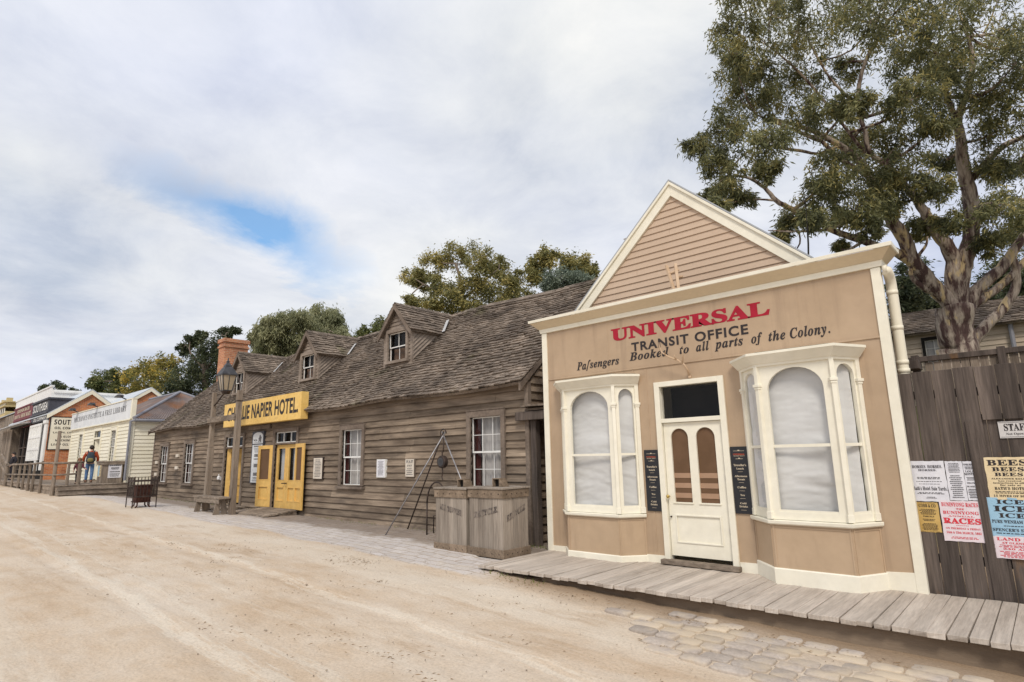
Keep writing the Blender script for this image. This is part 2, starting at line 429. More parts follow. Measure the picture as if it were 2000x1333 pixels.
# ------------------------------------------------------------------ mesh building
class MB:
    def __init__(s):
        s.v, s.f, s.t, s.tone, s.cuts = [], [], [], 0.5, []

    def cut(s):
        """what follows is another piece, built as an object of its own"""
        s.cuts.append((len(s.v), len(s.f)))

    def face(s, pts):
        i = len(s.v)
        s.v.extend([tuple(p) for p in pts])
        s.f.append(tuple(range(i, i+len(pts))))
        s.t.append(s.tone)

    def raw(s, vs, fs):
        i = len(s.v)
        s.v.extend([tuple(p) for p in vs])
        for f in fs:
            s.f.append(tuple(i+k for k in f))
            s.t.append(s.tone)

    def hexa(s, b, t):
        """b, t: four bottom and four top corners, same winding"""
        s.raw(list(b)+list(t), [(3, 2, 1, 0), (4, 5, 6, 7), (0, 1, 5, 4), (1, 2, 6, 5), (2, 3, 7, 6), (3, 0, 4, 7)])

    def box(s, x0, x1, y0, y1, z0, z1):
        s.hexa([(x0, y0, z0), (x1, y0, z0), (x1, y1, z0), (x0, y1, z0)], [(x0, y0, z1), (x1, y0, z1), (x1, y1, z1), (x0, y1, z1)])

    def bar(s, p, q, w, h, up=(0, 0, 1)):
        p, q, up = Vector(p), Vector(q), Vector(up)
        d = (q-p).normalized()
        a = d.cross(up)
        if a.length < 1e-4:
            a = d.cross(Vector((1, 0, 0)))
        a = a.normalized()*w/2
        b = a.cross(d).normalized()*h/2
        s.hexa([p-a-b, p+a-b, p+a+b, p-a+b], [q-a-b, q+a-b, q+a+b, q-a+b])

    def tube(s, pts, rad, n=8, cap=True, wob=0.0):
        pts = [Vector(p) for p in pts]
        if isinstance(rad, (int, float)):
            rad = [rad]*len(pts)
        vs, fs = [], []
        a = None
        for i, p in enumerate(pts):
            d = (pts[min(i+1, len(pts)-1)]-pts[max(i-1, 0)]).normalized()
            if a is None:
                a = d.cross(Vector((0.1, 0.9, 0.2)) if abs(d.y) < 0.8 else Vector((0.9, 0.1, 0.2)))
            a = a-d*a.dot(d)        # carry the same side along the path so that it does not twist
            a.normalize()
            b = d.cross(a)
            for k in range(n):
                th = 2*math.pi*k/n
                r = rad[i]*(1+wob*math.sin(3*th+i*0.9)+wob*0.6*math.sin(5*th+i*1.7))
                vs.append(p+(a*math.cos(th)+b*math.sin(th))*r)
        for i in range(len(pts)-1):
            for k in range(n):
                k2 = (k+1) % n
                fs.append((i*n+k, i*n+k2, (i+1)*n+k2, (i+1)*n+k))
        if cap:
            fs.append(tuple(range(n-1, -1, -1)))
            fs.append(tuple((len(pts)-1)*n+k for k in range(n)))
        s.raw(vs, fs)

    def lathe(s, c, prof, n=16, square=False):
        """prof: (radius, z) pairs round the upright axis at c"""
        vs, fs = [], []
        off = math.pi/n if square else 0
        for r, z in prof:
            for k in range(n):
                th = 2*math.pi*k/n+off
                vs.append((c[0]+r*math.cos(th), c[1]+r*math.sin(th), c[2]+z))
        for i in range(len(prof)-1):
            for k in range(n):
                k2 = (k+1) % n
                fs.append((i*n+k, i*n+k2, (i+1)*n+k2, (i+1)*n+k))
        fs.append(tuple(range(n-1, -1, -1)))
        fs.append(tuple((len(prof)-1)*n+k for k in range(n)))
        s.raw(vs, fs)

    def ball(s, c, r, n=10, m=7, sq=(1, 1, 1)):
        vs, fs = [], []
        for i in range(m+1):
            ph = math.pi*i/m
            for k in range(n):
                th = 2*math.pi*k/n
                vs.append((c[0]+r*sq[0]*math.sin(ph)*math.cos(th), c[1]+r*sq[1]*math.sin(ph)*math.sin(th), c[2]+r*sq[2]*math.cos(ph)))
        for i in range(m):
            for k in range(n):
                k2 = (k+1) % n
                fs.append((i*n+k, (i+1)*n+k, (i+1)*n+k2, i*n+k2))
        s.raw(vs, fs)

    def build(s, name, mat, parent=None, bevel=0.0, smooth=False):
        if s.cuts:
            ends = [(0, 0)]+s.cuts+[(len(s.v), len(s.f))]
            first = None
            for (v0, f0), (v1, f1) in zip(ends[:-1], ends[1:]):
                if f1 > f0:
                    m = MB()
                    m.v = s.v[v0:v1]
                    m.f = [tuple(i-v0 for i in f) for f in s.f[f0:f1]]
                    m.t = s.t[f0:f1]
                    o = m.build(name, mat, parent, bevel, smooth)
                    first = first or o
            return first
        me = bpy.data.meshes.new(name)
        v = np.array(s.v, dtype=np.float64).reshape(-1, 3)
        root = parent
        while root is not None and root.parent is not None:
            root = root.parent
        if root is not None:
            v = v-np.array(root.location)
        me.from_pydata([tuple(p) for p in v], [], s.f)
        at = me.attributes.new('tone', 'FLOAT', 'FACE')
        at.data.foreach_set('value', np.array(s.t, dtype=np.float32))
        if smooth:
            me.polygons.foreach_set('use_smooth', [True]*len(me.polygons))
        me.materials.append(MATS[mat])
        me.update()
        o = bpy.data.objects.new(name, me)
        COL.objects.link(o)
        if parent is not None:
            o.parent = parent
        if bevel:
            b = o.modifiers.new('edge', 'BEVEL')
            b.width = bevel
            b.segments = 2
            b.limit_method = 'ANGLE'
            b.harden_normals = False
        return o


class F:
    """a wall frame: a runs along u, z is height, d is the distance out of the wall"""
    def __init__(s, o, u, n):
        s.o, s.u, s.n = Vector(o), Vector(u).normalized(), Vector(n).normalized()

    def __call__(s, a, z, d=0.0):
        return s.o+s.u*a+s.n*d+Vector((0, 0, z))

    def box(s, mb, a0, a1, z0, z1, d0, d1):
        mb.hexa([s(a0, z0, d1), s(a1, z0, d1), s(a1, z0, d0), s(a0, z0, d0)], [s(a0, z1, d1), s(a1, z1, d1), s(a1, z1, d0), s(a0, z1, d0)])

    def quad(s, mb, a0, a1, z0, z1, d):
        mb.face([s(a0, z0, d), s(a1, z0, d), s(a1, z1, d), s(a0, z1, d)])


def thing(name, label, cat, loc, group=None):
    o = bpy.data.objects.new(name, None)
    o.empty_display_size = 0.2
    COL.objects.link(o)
    o.location = loc
    tag(o, label, cat, group)
    return o


def tag(o, label, cat, group=None):
    o['label'] = label
    o['category'] = cat
    if group:
        o['group'] = group
    return o


def kind(o, k, label=None):
    o['kind'] = k
    if label:
        o['label'] = label
    return o


def dup(root, dx, label, group=None):
    r = root.copy()
    COL.objects.link(r)
    r.location = root.location+Vector(dx)
    r['label'] = label
    if group:
        r['group'] = group
    for ch in list(root.children):
        c = ch.copy()
        COL.objects.link(c)
        c.parent = r
        for g in list(ch.children):
            d = g.copy()
            COL.objects.link(d)
            d.parent = c
    return r


def cut_rows(z0, z1, cuts):
    zs = sorted({z0, z1, *[c for c in cuts if z0 < c < z1]})
    return list(zip(zs[:-1], zs[1:]))


def boards(mb, fr, lim, z0, z1, h=0.15, t=0.028, openings=(), seg=4.5, jit=0.004, d0=0.0, tones=(0.05, 0.95), lap=0.006):
    """lapped weatherboards; lim(z) gives the ends at height z; openings are (a0, a1, z0, z1)"""
    n = max(1, round((z1-z0)/h))
    hh = (z1-z0)/n
    cuts = [o[2] for o in openings]+[o[3] for o in openings]
    for i in range(n):
        zb = z0+i*hh
        zt = zb+hh
        A0, A1 = lim(zb)
        joints = []
        a = A0+random.uniform(0.4, seg)
        while a < A1-0.5:
            joints.append(a)
            a += random.uniform(seg*0.6, seg*1.3)
        js = [-1e9]+joints+[1e9]
        for ja, jb in zip(js[:-1], js[1:]):
            mb.tone = random.uniform(*tones)
            dz = random.uniform(-jit, jit)
            dd = random.uniform(0, jit)
            for (b, c) in cut_rows(zb, zt, cuts):
                mid = (b+c)/2
                spans = [(-1e9, 1e9)]
                for (o0, o1, oz0, oz1) in openings:
                    if oz0 < mid < oz1:
                        ns = []
                        for (p, q) in spans:
                            if o0 > p:
                                ns.append((p, min(q, o0)))
                            if o1 < q:
                                ns.append((max(p, o1), q))
                        spans = [x for x in ns if x[1] > x[0]]
                for (p, q) in spans:
                    l0, l1 = lim(b)
                    m0, m1 = lim(c)
                    ab, bb = max(p, ja, l0), min(q, jb-0.003, l1)
                    at, bt = max(p, ja, m0), min(q, jb-0.003, m1)
                    if bb-ab < 0.005 and bt-at < 0.005:
                        continue
                    bb, bt = max(bb, ab), max(bt, at)
                    kb = 1-(b-zb)/hh
                    kt = 1-(c-zb)/hh
                    db, dt = d0+0.004+t*kb+dd, d0+0.004+t*kt+dd
                    zlo = b+(dz-lap if b == zb else 0)
                    mb.face([fr(ab, zlo, db), fr(bb, zlo, db), fr(bt, c+dz, dt), fr(at, c+dz, dt)])
                    if b == zb:
                        mb.face([fr(ab, zlo, d0-0.01), fr(bb, zlo, d0-0.01), fr(bb, zlo, db), fr(ab, zlo, db)])
                    if bb > ab:
                        mb.face([fr(ab, zlo, d0-0.01), fr(ab, zlo, db), fr(at, c+dz, dt), fr(at, c+dz, d0-0.01)])
                        mb.face([fr(bb, zlo, db), fr(bb, zlo, d0-0.01), fr(bt, c+dz, d0-0.01), fr(bt, c+dz, dt)])
    mb.tone = 0.5


def grid_wall(mb, fr, a0, a1, z0, z1, openings, d=0.0):
    As = sorted({a0, a1, *[x for o in openings for x in o[:2]]})
    Zs = sorted({z0, z1, *[x for o in openings for x in o[2:]]})
    for p, q in zip(As[:-1], As[1:]):
        for b, c in zip(Zs[:-1], Zs[1:]):
            m, k = (p+q)/2, (b+c)/2
            if any(o[0] < m < o[1] and o[2] < k < o[3] for o in openings):
                continue
            fr.quad(mb, p, q, b, c, d)


def shingles(mb, o, u, s, n, L, Ls, expo=0.165, wd=0.135, keep=None, t=0.024, sag=None):
    """split shingles in courses on a slope: o eave corner, u along the eave, s up the slope, n out of it"""
    o, u, s, n = Vector(o), Vector(u), Vector(s), Vector(n)
    k = 0
    ss = -0.03
    while ss < Ls:
        a = -random.uniform(0, wd)
        rowj = random.uniform(-0.012, 0.012)
        while a < L:
            w = wd*random.uniform(0.7, 1.35)
            a0, a1 = max(a, -0.02)+0.004, min(a+w, L+0.02)
            a += w
            if a1-a0 < 0.02:
                continue
            if keep and not keep((a0+a1)/2, ss):
                continue
            b = ss+rowj+random.uniform(-0.022, 0.022)
            e = min(b+expo*1.5, Ls+0.03)
            th = t*random.uniform(0.7, 1.5)
            lift = random.uniform(0, 0.012)
            tw = random.uniform(-0.006, 0.006)
            mb.tone = random.random()
            dz = Vector((0, 0, sag((a0+a1)/2, ss))) if sag else Vector((0, 0, 0))
            P = lambda aa, sv, nn: o+u*aa+s*sv+n*nn+dz
            b1 = b+random.uniform(-0.01, 0.01)
            p0, p1 = P(a0, b, 0.022+th+lift), P(a1, b1, 0.022+th+lift+tw)
            q1, q0 = P(a1, e, 0.006), P(a0, e, 0.006)
            r0, r1 = P(a0, b, 0.016+lift), P(a1, b1, 0.016+lift+tw)
            m0, m1 = P(a0, e, 0.0), P(a1, e, 0.0)
            mb.raw([p0, p1, q1, q0, r0, r1, m1, m0], [(0, 1, 2, 3), (4, 5, 1, 0), (7, 4, 0, 3), (5, 6, 2, 1)])
        ss += expo
        k += 1
    mb.tone = 0.5


def sweep(mb, plan, prof, closed_top=True):
    """carry a (out, z) profile along an open plan polyline (x, y); out is to the right of travel"""
    P = [Vector((p[0], p[1])) for p in plan]
    nr = []
    for i in range(len(P)-1):
        d = (P[i+1]-P[i]).normalized()
        nr.append(Vector((d.y, -d.x)))
    mit = []
    for i in range(len(P)):
        if i == 0:
            mit.append(nr[0])
        elif i == len(P)-1:
            mit.append(nr[-1])
        else:
            m = nr[i-1]+nr[i]
            mit.append(m/(1+nr[i-1].dot(nr[i])))
    k = len(prof)
    vs = [(p.x+m.x*o, p.y+m.y*o, z) for p, m in zip(P, mit) for o, z in prof]
    fs = []
    for i in range(len(P)-1):
        for j in range(k-1):
            fs.append((i*k+j, (i+1)*k+j, (i+1)*k+j+1, i*k+j+1))
    fs.append(tuple(range(k-1, -1, -1)))
    fs.append(tuple((len(P)-1)*k+j for j in range(k)))
    mb.raw(vs, fs)


def arch_panel(mb, fr, a0, a1, z0, z1, o0, o1, oz0, oz1, rise, d, t, n=14):
    """flat panel a0..a1, z0..z1 with an arched opening, front at d, going back t"""
    zs = oz1-rise
    cx, rx = (o0+o1)/2, (o1-o0)/2
    arc = [(cx-rx*math.cos(math.pi*i/n), zs+rise*math.sin(math.pi*i/n)) for i in range(n+1)]
    q = lambda pts: mb.face([fr(a, z, d) for a, z in pts])
    q([(a0, z0), (o0, z0), (o0, z1), (a0, z1)])
    q([(o1, z0), (a1, z0), (a1, z1), (o1, z1)])
    if oz0 > z0:
        q([(o0, z0), (o1, z0), (o1, oz0), (o0, oz0)])
    for i in range(n):
        (p, b), (r, c) = arc[i], arc[i+1]
        q([(p, b), (r, c), (r, z1), (p, z1)])
    loop = [(o0, oz0)]+arc+[(o1, oz0)]
    for (p, b), (r, c) in zip(loop, loop[1:]+loop[:1]):
        mb.face([fr(p, b, d), fr(p, b, d-t), fr(r, c, d-t), fr(r, c, d)])
    for (p, b), (r, c) in (((a0, z0), (a0, z1)), ((a1, z1), (a1, z0)), ((a0, z1), (a1, z1)), ((a1, z0), (a0, z0))):
        mb.face([fr(p, b, d-t), fr(p, b, d), fr(r, c, d), fr(r, c, d-t)])


def arch_pane(mb, fr, o0, o1, oz0, oz1, rise, d, n=14):
    zs = oz1-rise
    cx, rx = (o0+o1)/2, (o1-o0)/2
    pts = [(o0, oz0), (o1, oz0)]+[(cx+rx*math.cos(math.pi*i/n), zs+rise*math.sin(math.pi*i/n)) for i in range(n+1)]
    mb.face([fr(a, z, d) for a, z in pts])


def frame_ring(mb, fr, a0, a1, z0, z1, w, d0, d1, wb=None, wt=None):
    wb = w if wb is None else wb
    wt = w if wt is None else wt
    fr.box(mb, a0, a0+w, z0, z1, d0, d1)
    fr.box(mb, a1-w, a1, z0, z1, d0, d1)
    fr.box(mb, a0+w, a1-w, z1-wt, z1, d0, d1)
    if wb:
        fr.box(mb, a0+w, a1-w, z0, z0+wb, d0, d1)


def cloth(mb, fr, a0, a1, z0, z1, d, amp=0.02, waves=5, n=24, gather=0.0):
    ph = random.uniform(0, 6)
    cols = []
    for i in range(n+1):
        k = i/n
        a = a0+(a1-a0)*k
        off = amp*math.sin(k*waves*2*math.pi+ph)+amp*0.5*math.sin(k*waves*3.7*math.pi+ph*2)
        cols.append((a, off))
    for (p, o), (q, r) in zip(cols[:-1], cols[1:]):
        mb.face([fr(p, z0, d+o), fr(q, z0, d+r), fr(q, z1, d+r*0.6), fr(p, z1, d+o*0.6)])


# ------------------------------------------------------------------ lettering
_tcu = bpy.data.curves.new('letters', 'FONT')
_to = bpy.data.objects.new('letters', _tcu)
COL.objects.link(_to)
_cache = {}


def style(s, st):
    if st == 'sans':
        return s
    U, L, D = {'bold': (0x1D400, 0x1D41A, 0x1D7CE), 'bi': (0x1D468, 0x1D482, 0x1D7CE), 'sb': (0x1D5D4, 0x1D5EE, 0x1D7EC)}[st]
    out = ''
    for c in s:
        if 'A' <= c <= 'Z':
            out += chr(U+ord(c)-65)
        elif 'a' <= c <= 'z':
            out += chr(L+ord(c)-97)
        elif '0' <= c <= '9':
            out += chr(D+ord(c)-48)
        else:
            out += c
    return out


def glyphs(s, st, off, space, shear):
    key = (s, st, off, space, shear)
    if key not in _cache:
        _tcu.body = style(s, st)
        _tcu.offset = off
        _tcu.space_character = space
        _tcu.shear = shear
        _tcu.resolution_u = 4
        dg = bpy.context.evaluated_depsgraph_get()
        dg.update()
        me = bpy.data.meshes.new_from_object(_to.evaluated_get(dg))
        v = np.zeros(len(me.vertices)*3)
        me.vertices.foreach_get('co', v)
        v = v.reshape(-1, 3)[:, :2].copy()
        f = [tuple(p.vertices) for p in me.polygons]
        bpy.data.meshes.remove(me)
        _cache[key] = (v, f)
    return _cache[key]


def text(mb, fr, s, a0, a1, z0, z1, d, st='sans', off=0.0, space=1.0, shear=0.0, a_slope=0.0, arc=0.0):
    """set s so its drawn outline fills a0..a1, z0..z1 on the frame"""
    v, f = glyphs(s, st, off, space, shear)
    if not len(v):
        return
    mn, mx = v.min(0), v.max(0)
    k = (v-mn)/np.maximum(mx-mn, 1e-6)
    vs = []
    for x, y in k:
        z = z0+(z1-z0)*y+a_slope*(x-0.5)-arc*(2*x-1)**2
        vs.append(fr(a0+(a1-a0)*x, z, d))
    mb.raw(vs, f)


def lines(mb, fr, a0, a1, z0, z1, d, n, cover=0.45, rag=0.3):
    """rows of print too small to read: broken dashes"""
    hgt = (z1-z0)/n
    for i in range(n):
        zb = z1-(i+1)*hgt+hgt*(1-cover)/2
        ind = random.uniform(0, rag)*(a1-a0)*0.5
        a = a0+ind
        while a < a1-ind:
            w = random.uniform(0.04, 0.13)*(a1-a0)
            fr.quad(mb, a, min(a+w, a1-ind), zb, zb+hgt*cover, d)
            a += w+0.025*(a1-a0)


XF = lambda y: F((0, y, 0), (1, 0, 0), (0, -1, 0))          # a wall facing the street; a is world x
YF = lambda x: F((x, 0, 0), (0, 1, 0), (1, 0, 0))           # a wall facing along the street; a is world y


# ------------------------------------------------------------------ ground
def sm(a, b, x):
    t = min(1.0, max(0.0, (x-a)/(b-a)))
    return t*t*(3-2*t)


def ground_z(x, y):
    xr = -0.4-x
    zr = -0.2+0.033*min(xr, 6.0) if xr > 0 else -0.2-0.02*min(-xr, 10)
    if xr > 6:
        zr = -0.002+0.0165*min(xr-6, 22)+0.012*max(0, min(xr-28, 40))
    zw = 0.05+0.0085*min(max(-7.3-x, 0), 30) if x < -7.3 else 0.0
    if x > -6.4:
        zw = -0.12 - 0.0*x
    if x > -9:
        zr -= 0.03*sm(-9, -6.6, x)
    t = sm(6.0, 8.3, y)
    z = zr*(1-t)+zw*t
    if y < 2:
        z -= 0.015*min(2-y, 8)
    # the slope behind the street
    hill = 2.6*sm(9.8, 15, y)+6.5*sm(16, 75, y)
    z += hill*sm(-75, -50, x) if y > 9.8 else 0
    return z


def axis(fine0, fine1, step, lo, hi, grow=1.18):
    a = list(np.arange(fine0, fine1+1e-6, step))
    s, x = step, fine0
    left = []
    while x > lo:
        s *= grow
        x -= s
        left.append(max(x, lo))
    s, x = step, fine1
    right = []
    while x < hi:
        s *= grow
        x += s
        right.append(min(x, hi))
    return np.array(sorted(set(left))+a+right)


gx = axis(-12, 1.6, 0.07, -900, 700)
gy = axis(1.2, 7.6, 0.07, -500, 900)
GX, GY = np.meshgrid(gx, gy)


_tabs = {}


def vnoise(x, y, seed):
    if seed not in _tabs:
        _tabs[seed] = np.random.default_rng(seed).random((256, 256))
    tab = _tabs[seed]
    xi, yi = np.floor(x).astype(int), np.floor(y).astype(int)
    xf, yf = x-xi, y-yi
    xf, yf = xf*xf*(3-2*xf), yf*yf*(3-2*yf)
    g = lambda i, j: tab[i % 256, j % 256]
    return (g(xi, yi)*(1-xf)+g(xi+1, yi)*xf)*(1-yf)+(g(xi, yi+1)*(1-xf)+g(xi+1, yi+1)*xf)*yf


GZ = np.vectorize(ground_z)(np.clip(GX, -120, 60), np.clip(GY, -20, 120))
near = np.clip(1-np.abs(GY-3)/14, 0, 1)*np.clip(1-np.abs(GX+8)/45, 0, 1)
bumps = (vnoise(GX*1.1, GY*1.4, 1)-0.5)*0.035+(vnoise(GX*3.5, GY*4, 2)-0.5)*0.016+(vnoise(GX*9, GY*9, 3)-0.5)*0.010
rut = np.zeros_like(GX)
for (y0, dep, wd) in ((2.36, 0.022, 0.10), (2.62, 0.010, 0.07), (4.12, 0.024, 0.10), (0.9, 0.015, 0.1), (5.0, 0.008, 0.12)):
    yy = y0+0.18*np.sin(GX*0.11)+0.05*np.sin(GX*0.5)-0.012*(GX+6)*(GX < -6)*(y0 > 3)
    rut -= dep*np.exp(-((GY-yy)/wd)**2)-dep*0.5*np.exp(-((GY-yy-0.2)/wd)**2)
GZ = GZ+(bumps+rut)*near
me = bpy.data.meshes.new('ground')
nx, ny = len(gx), len(gy)
idx = np.arange(nx*ny).reshape(ny, nx)
quads = np.stack([idx[:-1, :-1], idx[:-1, 1:], idx[1:, 1:], idx[1:, :-1]], -1).reshape(-1, 4)
me.vertices.add(nx*ny)
me.vertices.foreach_set('co', np.stack([GX, GY, GZ], -1).astype(np.float32).ravel())
me.loops.add(quads.size)
me.loops.foreach_set('vertex_index', quads.ravel().astype(np.int32))
me.polygons.add(len(quads))
me.polygons.foreach_set('loop_start', np.arange(0, quads.size, 4, dtype=np.int32))
me.polygons.foreach_set('use_smooth', np.ones(len(quads), dtype=bool))
me.update()
me.validate()


def ground_mat():
    m = bpy.data.materials.new('dirt')
    m.use_nodes = True
    t = m.node_tree
    t.nodes.clear()
    out = nd(t, 'ShaderNodeOutputMaterial')
    b = nd(t, 'ShaderNodeBsdfPrincipled')
    b.inputs['Roughness'].default_value = 0.95
    b.inputs['Specular IOR Level'].default_value = 0.15
    t.links.new(b.outputs[0], out.inputs['Surface'])
    tco = nd(t, 'ShaderNodeTexCoord').outputs['Object']
    sp = nd(t, 'ShaderNodeSeparateXYZ')
    t.links.new(tco, sp.inputs[0])
    X, Y = sp.outputs[0], sp.outputs[1]

    def noise(scale, st=(1, 1, 1), det=6, r=0.6, dist=0.0):
        mp = nd(t, 'ShaderNodeMapping')
        mp.inputs['Scale'].default_value = st
        t.links.new(tco, mp.inputs[0])
        n = nd(t, 'ShaderNodeTexNoise')
        n.inputs['Scale'].default_value = scale
        n.inputs['Detail'].default_value = det
        n.inputs['Roughness'].default_value = r
        n.inputs['Distortion'].default_value = dist
        t.links.new(mp.outputs[0], n.inputs['Vector'])
        return n.outputs['Fac']
    big = noise(0.55, (0.5, 1.2, 1), 7, 0.62)
    mid = noise(2.6, (0.7, 1.2, 1), 8, 0.65)
    fin = noise(38, (1, 1, 1), 4, 0.7)
    col = ramp(t, [(0.30, (0.455, 0.33, 0.222)), (0.43, (0.54, 0.425, 0.31)), (0.56, (0.60, 0.507, 0.405)), (0.70, (0.635, 0.562, 0.475))],
               mathn(t, 'ADD', mathn(t, 'MULTIPLY', big, 0.65), mathn(t, 'MULTIPLY', mid, 0.35))).outputs[0]
    # worn wheel tracks of pale fine gravel along the street
    def track(y0, w, amt, yb=0.0):
        wav = mathn(t, 'MULTIPLY', mathn(t, 'SUBTRACT', noise(0.35, (1, 0.2, 1), 3), 0.5), 0.55)
        far = mathn(t, 'MULTIPLY', mathn(t, 'MINIMUM', mathn(t, 'ADD', X, 6.0), 0.0), -yb)
        dist = mathn(t, 'ABSOLUTE', mathn(t, 'SUBTRACT', mathn(t, 'SUBTRACT', mathn(t, 'ADD', Y, wav), y0), far))
        rag = mathn(t, 'MULTIPLY', mathn(t, 'SUBTRACT', noise(6, (0.25, 2.5, 1), 7, 0.78), 0.5), 0.75)
        k = mathn(t, 'DIVIDE', mathn(t, 'ADD', dist, rag), w)
        return mathn(t, 'MULTIPLY', ramp(t, [(0.45, (1, 1, 1)), (0.9, (0, 0, 0))], k).outputs[0], amt)
    for y0, w, amt, yb in ((2.36, 0.11, 0.58, 0.01), (2.72, 0.06, 0.45, 0.012), (4.12, 0.07, 0.52, 0.012), (3.3, 0.05, 0.25, 0.01), (1.1, 0.3, 0.3, 0.0), (5.35, 0.6, 0.40, 0.02)):
        col = mixc(t, track(y0, w, amt, yb), col, (0.66, 0.595, 0.50))
    # damp-brown scuffs with chaff
    sc = ramp(t, [(0.54, (0, 0, 0)), (0.64, (1, 1, 1))], noise(0.9, (0.45, 2.0, 1), 9, 0.72)).outputs[0]
    col = mixc(t, mathn(t, 'MULTIPLY', sc, 0.48), col, (0.405, 0.285, 0.18))
    # darker brown ground under and beside the boardwalk
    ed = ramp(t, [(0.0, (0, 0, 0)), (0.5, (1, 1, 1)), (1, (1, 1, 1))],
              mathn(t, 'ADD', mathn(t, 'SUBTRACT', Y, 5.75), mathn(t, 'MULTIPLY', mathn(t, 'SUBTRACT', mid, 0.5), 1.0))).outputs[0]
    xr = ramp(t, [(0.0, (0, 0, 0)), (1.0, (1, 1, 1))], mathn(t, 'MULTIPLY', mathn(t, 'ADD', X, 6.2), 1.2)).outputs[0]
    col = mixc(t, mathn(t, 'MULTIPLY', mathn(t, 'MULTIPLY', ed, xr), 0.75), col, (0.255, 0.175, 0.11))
    # pale stone flagging on the hotel side, half buried in dust
    br = nd(t, 'ShaderNodeTexBrick')
    br.inputs['Scale'].default_value = 1.0
    br.inputs['Brick Width'].default_value = 0.34
    br.inputs['Row Height'].default_value = 0.19
    br.inputs['Mortar Size'].default_value = 0.013
    br.inputs['Mortar Smooth'].default_value = 0.6
    br.inputs['Color1'].default_value = (0.50, 0.465, 0.445, 1)
    br.inputs['Color2'].default_value = (0.60, 0.565, 0.55, 1)
    br.inputs['Mortar'].default_value = (0.36, 0.28, 0.205, 1)
    wp = nd(t, 'ShaderNodeVectorMath')
    wp.operation = 'ADD'
    nv = nd(t, 'ShaderNodeTexNoise')
    nv.inputs['Scale'].default_value = 1.7
    t.links.new(tco, nv.inputs['Vector'])
    sv = nd(t, 'ShaderNodeVectorMath')
    sv.operation = 'SCALE'
    sv.inputs['Scale'].default_value = 0.22
    t.links.new(nv.outputs['Color'], sv.inputs[0])
    t.links.new(tco, wp.inputs[0])
    t.links.new(sv.outputs[0], wp.inputs[1])
    t.links.new(wp.outputs[0], br.inputs['Vector'])
    flag = mixc(t, ramp(t, [(0.48, (0, 0, 0)), (0.66, (0.6, 0.6, 0.6))], mid).outputs[0], br.outputs['Color'], (0.585, 0.52, 0.445))
    jag = mathn(t, 'MULTIPLY', mathn(t, 'SUBTRACT', big, 0.5), 1.1)
    # slanting outer edge: nearer the wall at the far end
    e0 = mathn(t, 'ADD', mathn(t, 'MULTIPLY', X, -0.006), 5.92)
    inn = ramp(t, [(0.0, (0, 0, 0)), (0.10, (1, 1, 1))], mathn(t, 'ADD', mathn(t, 'SUBTRACT', Y, e0), jag)).outputs[0]
    lft = ramp(t, [(0.0, (0, 0, 0)), (0.6, (1, 1, 1))], mathn(t, 'SUBTRACT', -5.9, X)).outputs[0]
    bk = ramp(t, [(0.0, (1, 1, 1)), (0.5, (0, 0, 0))], mathn(t, 'SUBTRACT', Y, 9.2)).outputs[0]
    fm = mathn(t, 'MULTIPLY', mathn(t, 'MULTIPLY', inn, lft), bk)
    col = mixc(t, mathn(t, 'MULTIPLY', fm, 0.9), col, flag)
    # brown earth and old brick paving against the hotel wall
    wl = ramp(t, [(0.0, (0, 0, 0)), (0.35, (1, 1, 1))], mathn(t, 'ADD', mathn(t, 'SUBTRACT', Y, 7.12), mathn(t, 'MULTIPLY', mathn(t, 'SUBTRACT', mid, 0.5), 1.3))).outputs[0]
    earth = mixc(t, 0.8, br.outputs['Color'], ramp(t, [(0.35, (0.150, 0.110, 0.080)), (0.65, (0.27, 0.205, 0.155))], mid).outputs[0])
    earth = mixc(t, 0.3, earth, (0.20, 0.15, 0.11))
    col = mixc(t, mathn(t, 'MULTIPLY', mathn(t, 'MULTIPLY', wl, lft), 0.85), col, earth)
    # grass on the hill behind
    hg = ramp(t, [(0.0, (0, 0, 0)), (1.0, (1, 1, 1))], mathn(t, 'SUBTRACT', Y, 10.5)).outputs[0]
    col = mixc(t, hg, col, (0.10, 0.105, 0.045))
    gr = ramp(t, [(0.28, (0.80, 0.79, 0.77)), (0.5, (1, 1, 1)), (0.74, (1.13, 1.12, 1.10))], fin).outputs[0]
    col = mixc(t, 1.0, col, gr, 'MULTIPLY')
    vo = nd(t, 'ShaderNodeTexVoronoi')
    vo.inputs['Scale'].default_value = 17
    vo.inputs['Randomness'].default_value = 1
    t.links.new(tco, vo.inputs['Vector'])
    sps = ramp(t, [(0.07, (1, 1, 1)), (0.11, (0, 0, 0))], vo.outputs['Distance']).outputs[0]
    msk = ramp(t, [(0.52, (0, 0, 0)), (0.66, (1, 1, 1))], noise(1.7, (1, 1, 1), 5)).outputs[0]
    col = mixc(t, mathn(t, 'MULTIPLY', mathn(t, 'MULTIPLY', sps, msk), 0.65), col, (0.20, 0.145, 0.095))
    t.links.new(col, b.inputs['Base Color'])
    bn = nd(t, 'ShaderNodeBump')
    bn.inputs['Strength'].default_value = 0.8
    bn.inputs['Distance'].default_value = 0.012
    h = mathn(t, 'ADD', mathn(t, 'MULTIPLY', noise(22, (1, 1, 1), 8, 0.72), 1.0), mathn(t, 'MULTIPLY', noise(6, (0.6, 1.5, 1), 6, 0.65), 1.4))
    h = mathn(t, 'SUBTRACT', h, mathn(t, 'MULTIPLY', mathn(t, 'MULTIPLY', br.outputs['Fac'], fm), 0.6))
    t.links.new(h, bn.inputs['Height'])
    t.links.new(bn.outputs[0], b.inputs['Normal'])
    MATS['dirt'] = m


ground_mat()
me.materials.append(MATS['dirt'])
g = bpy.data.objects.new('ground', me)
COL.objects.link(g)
kind(g, 'structure', 'pale dusty dirt street with wheel tracks')

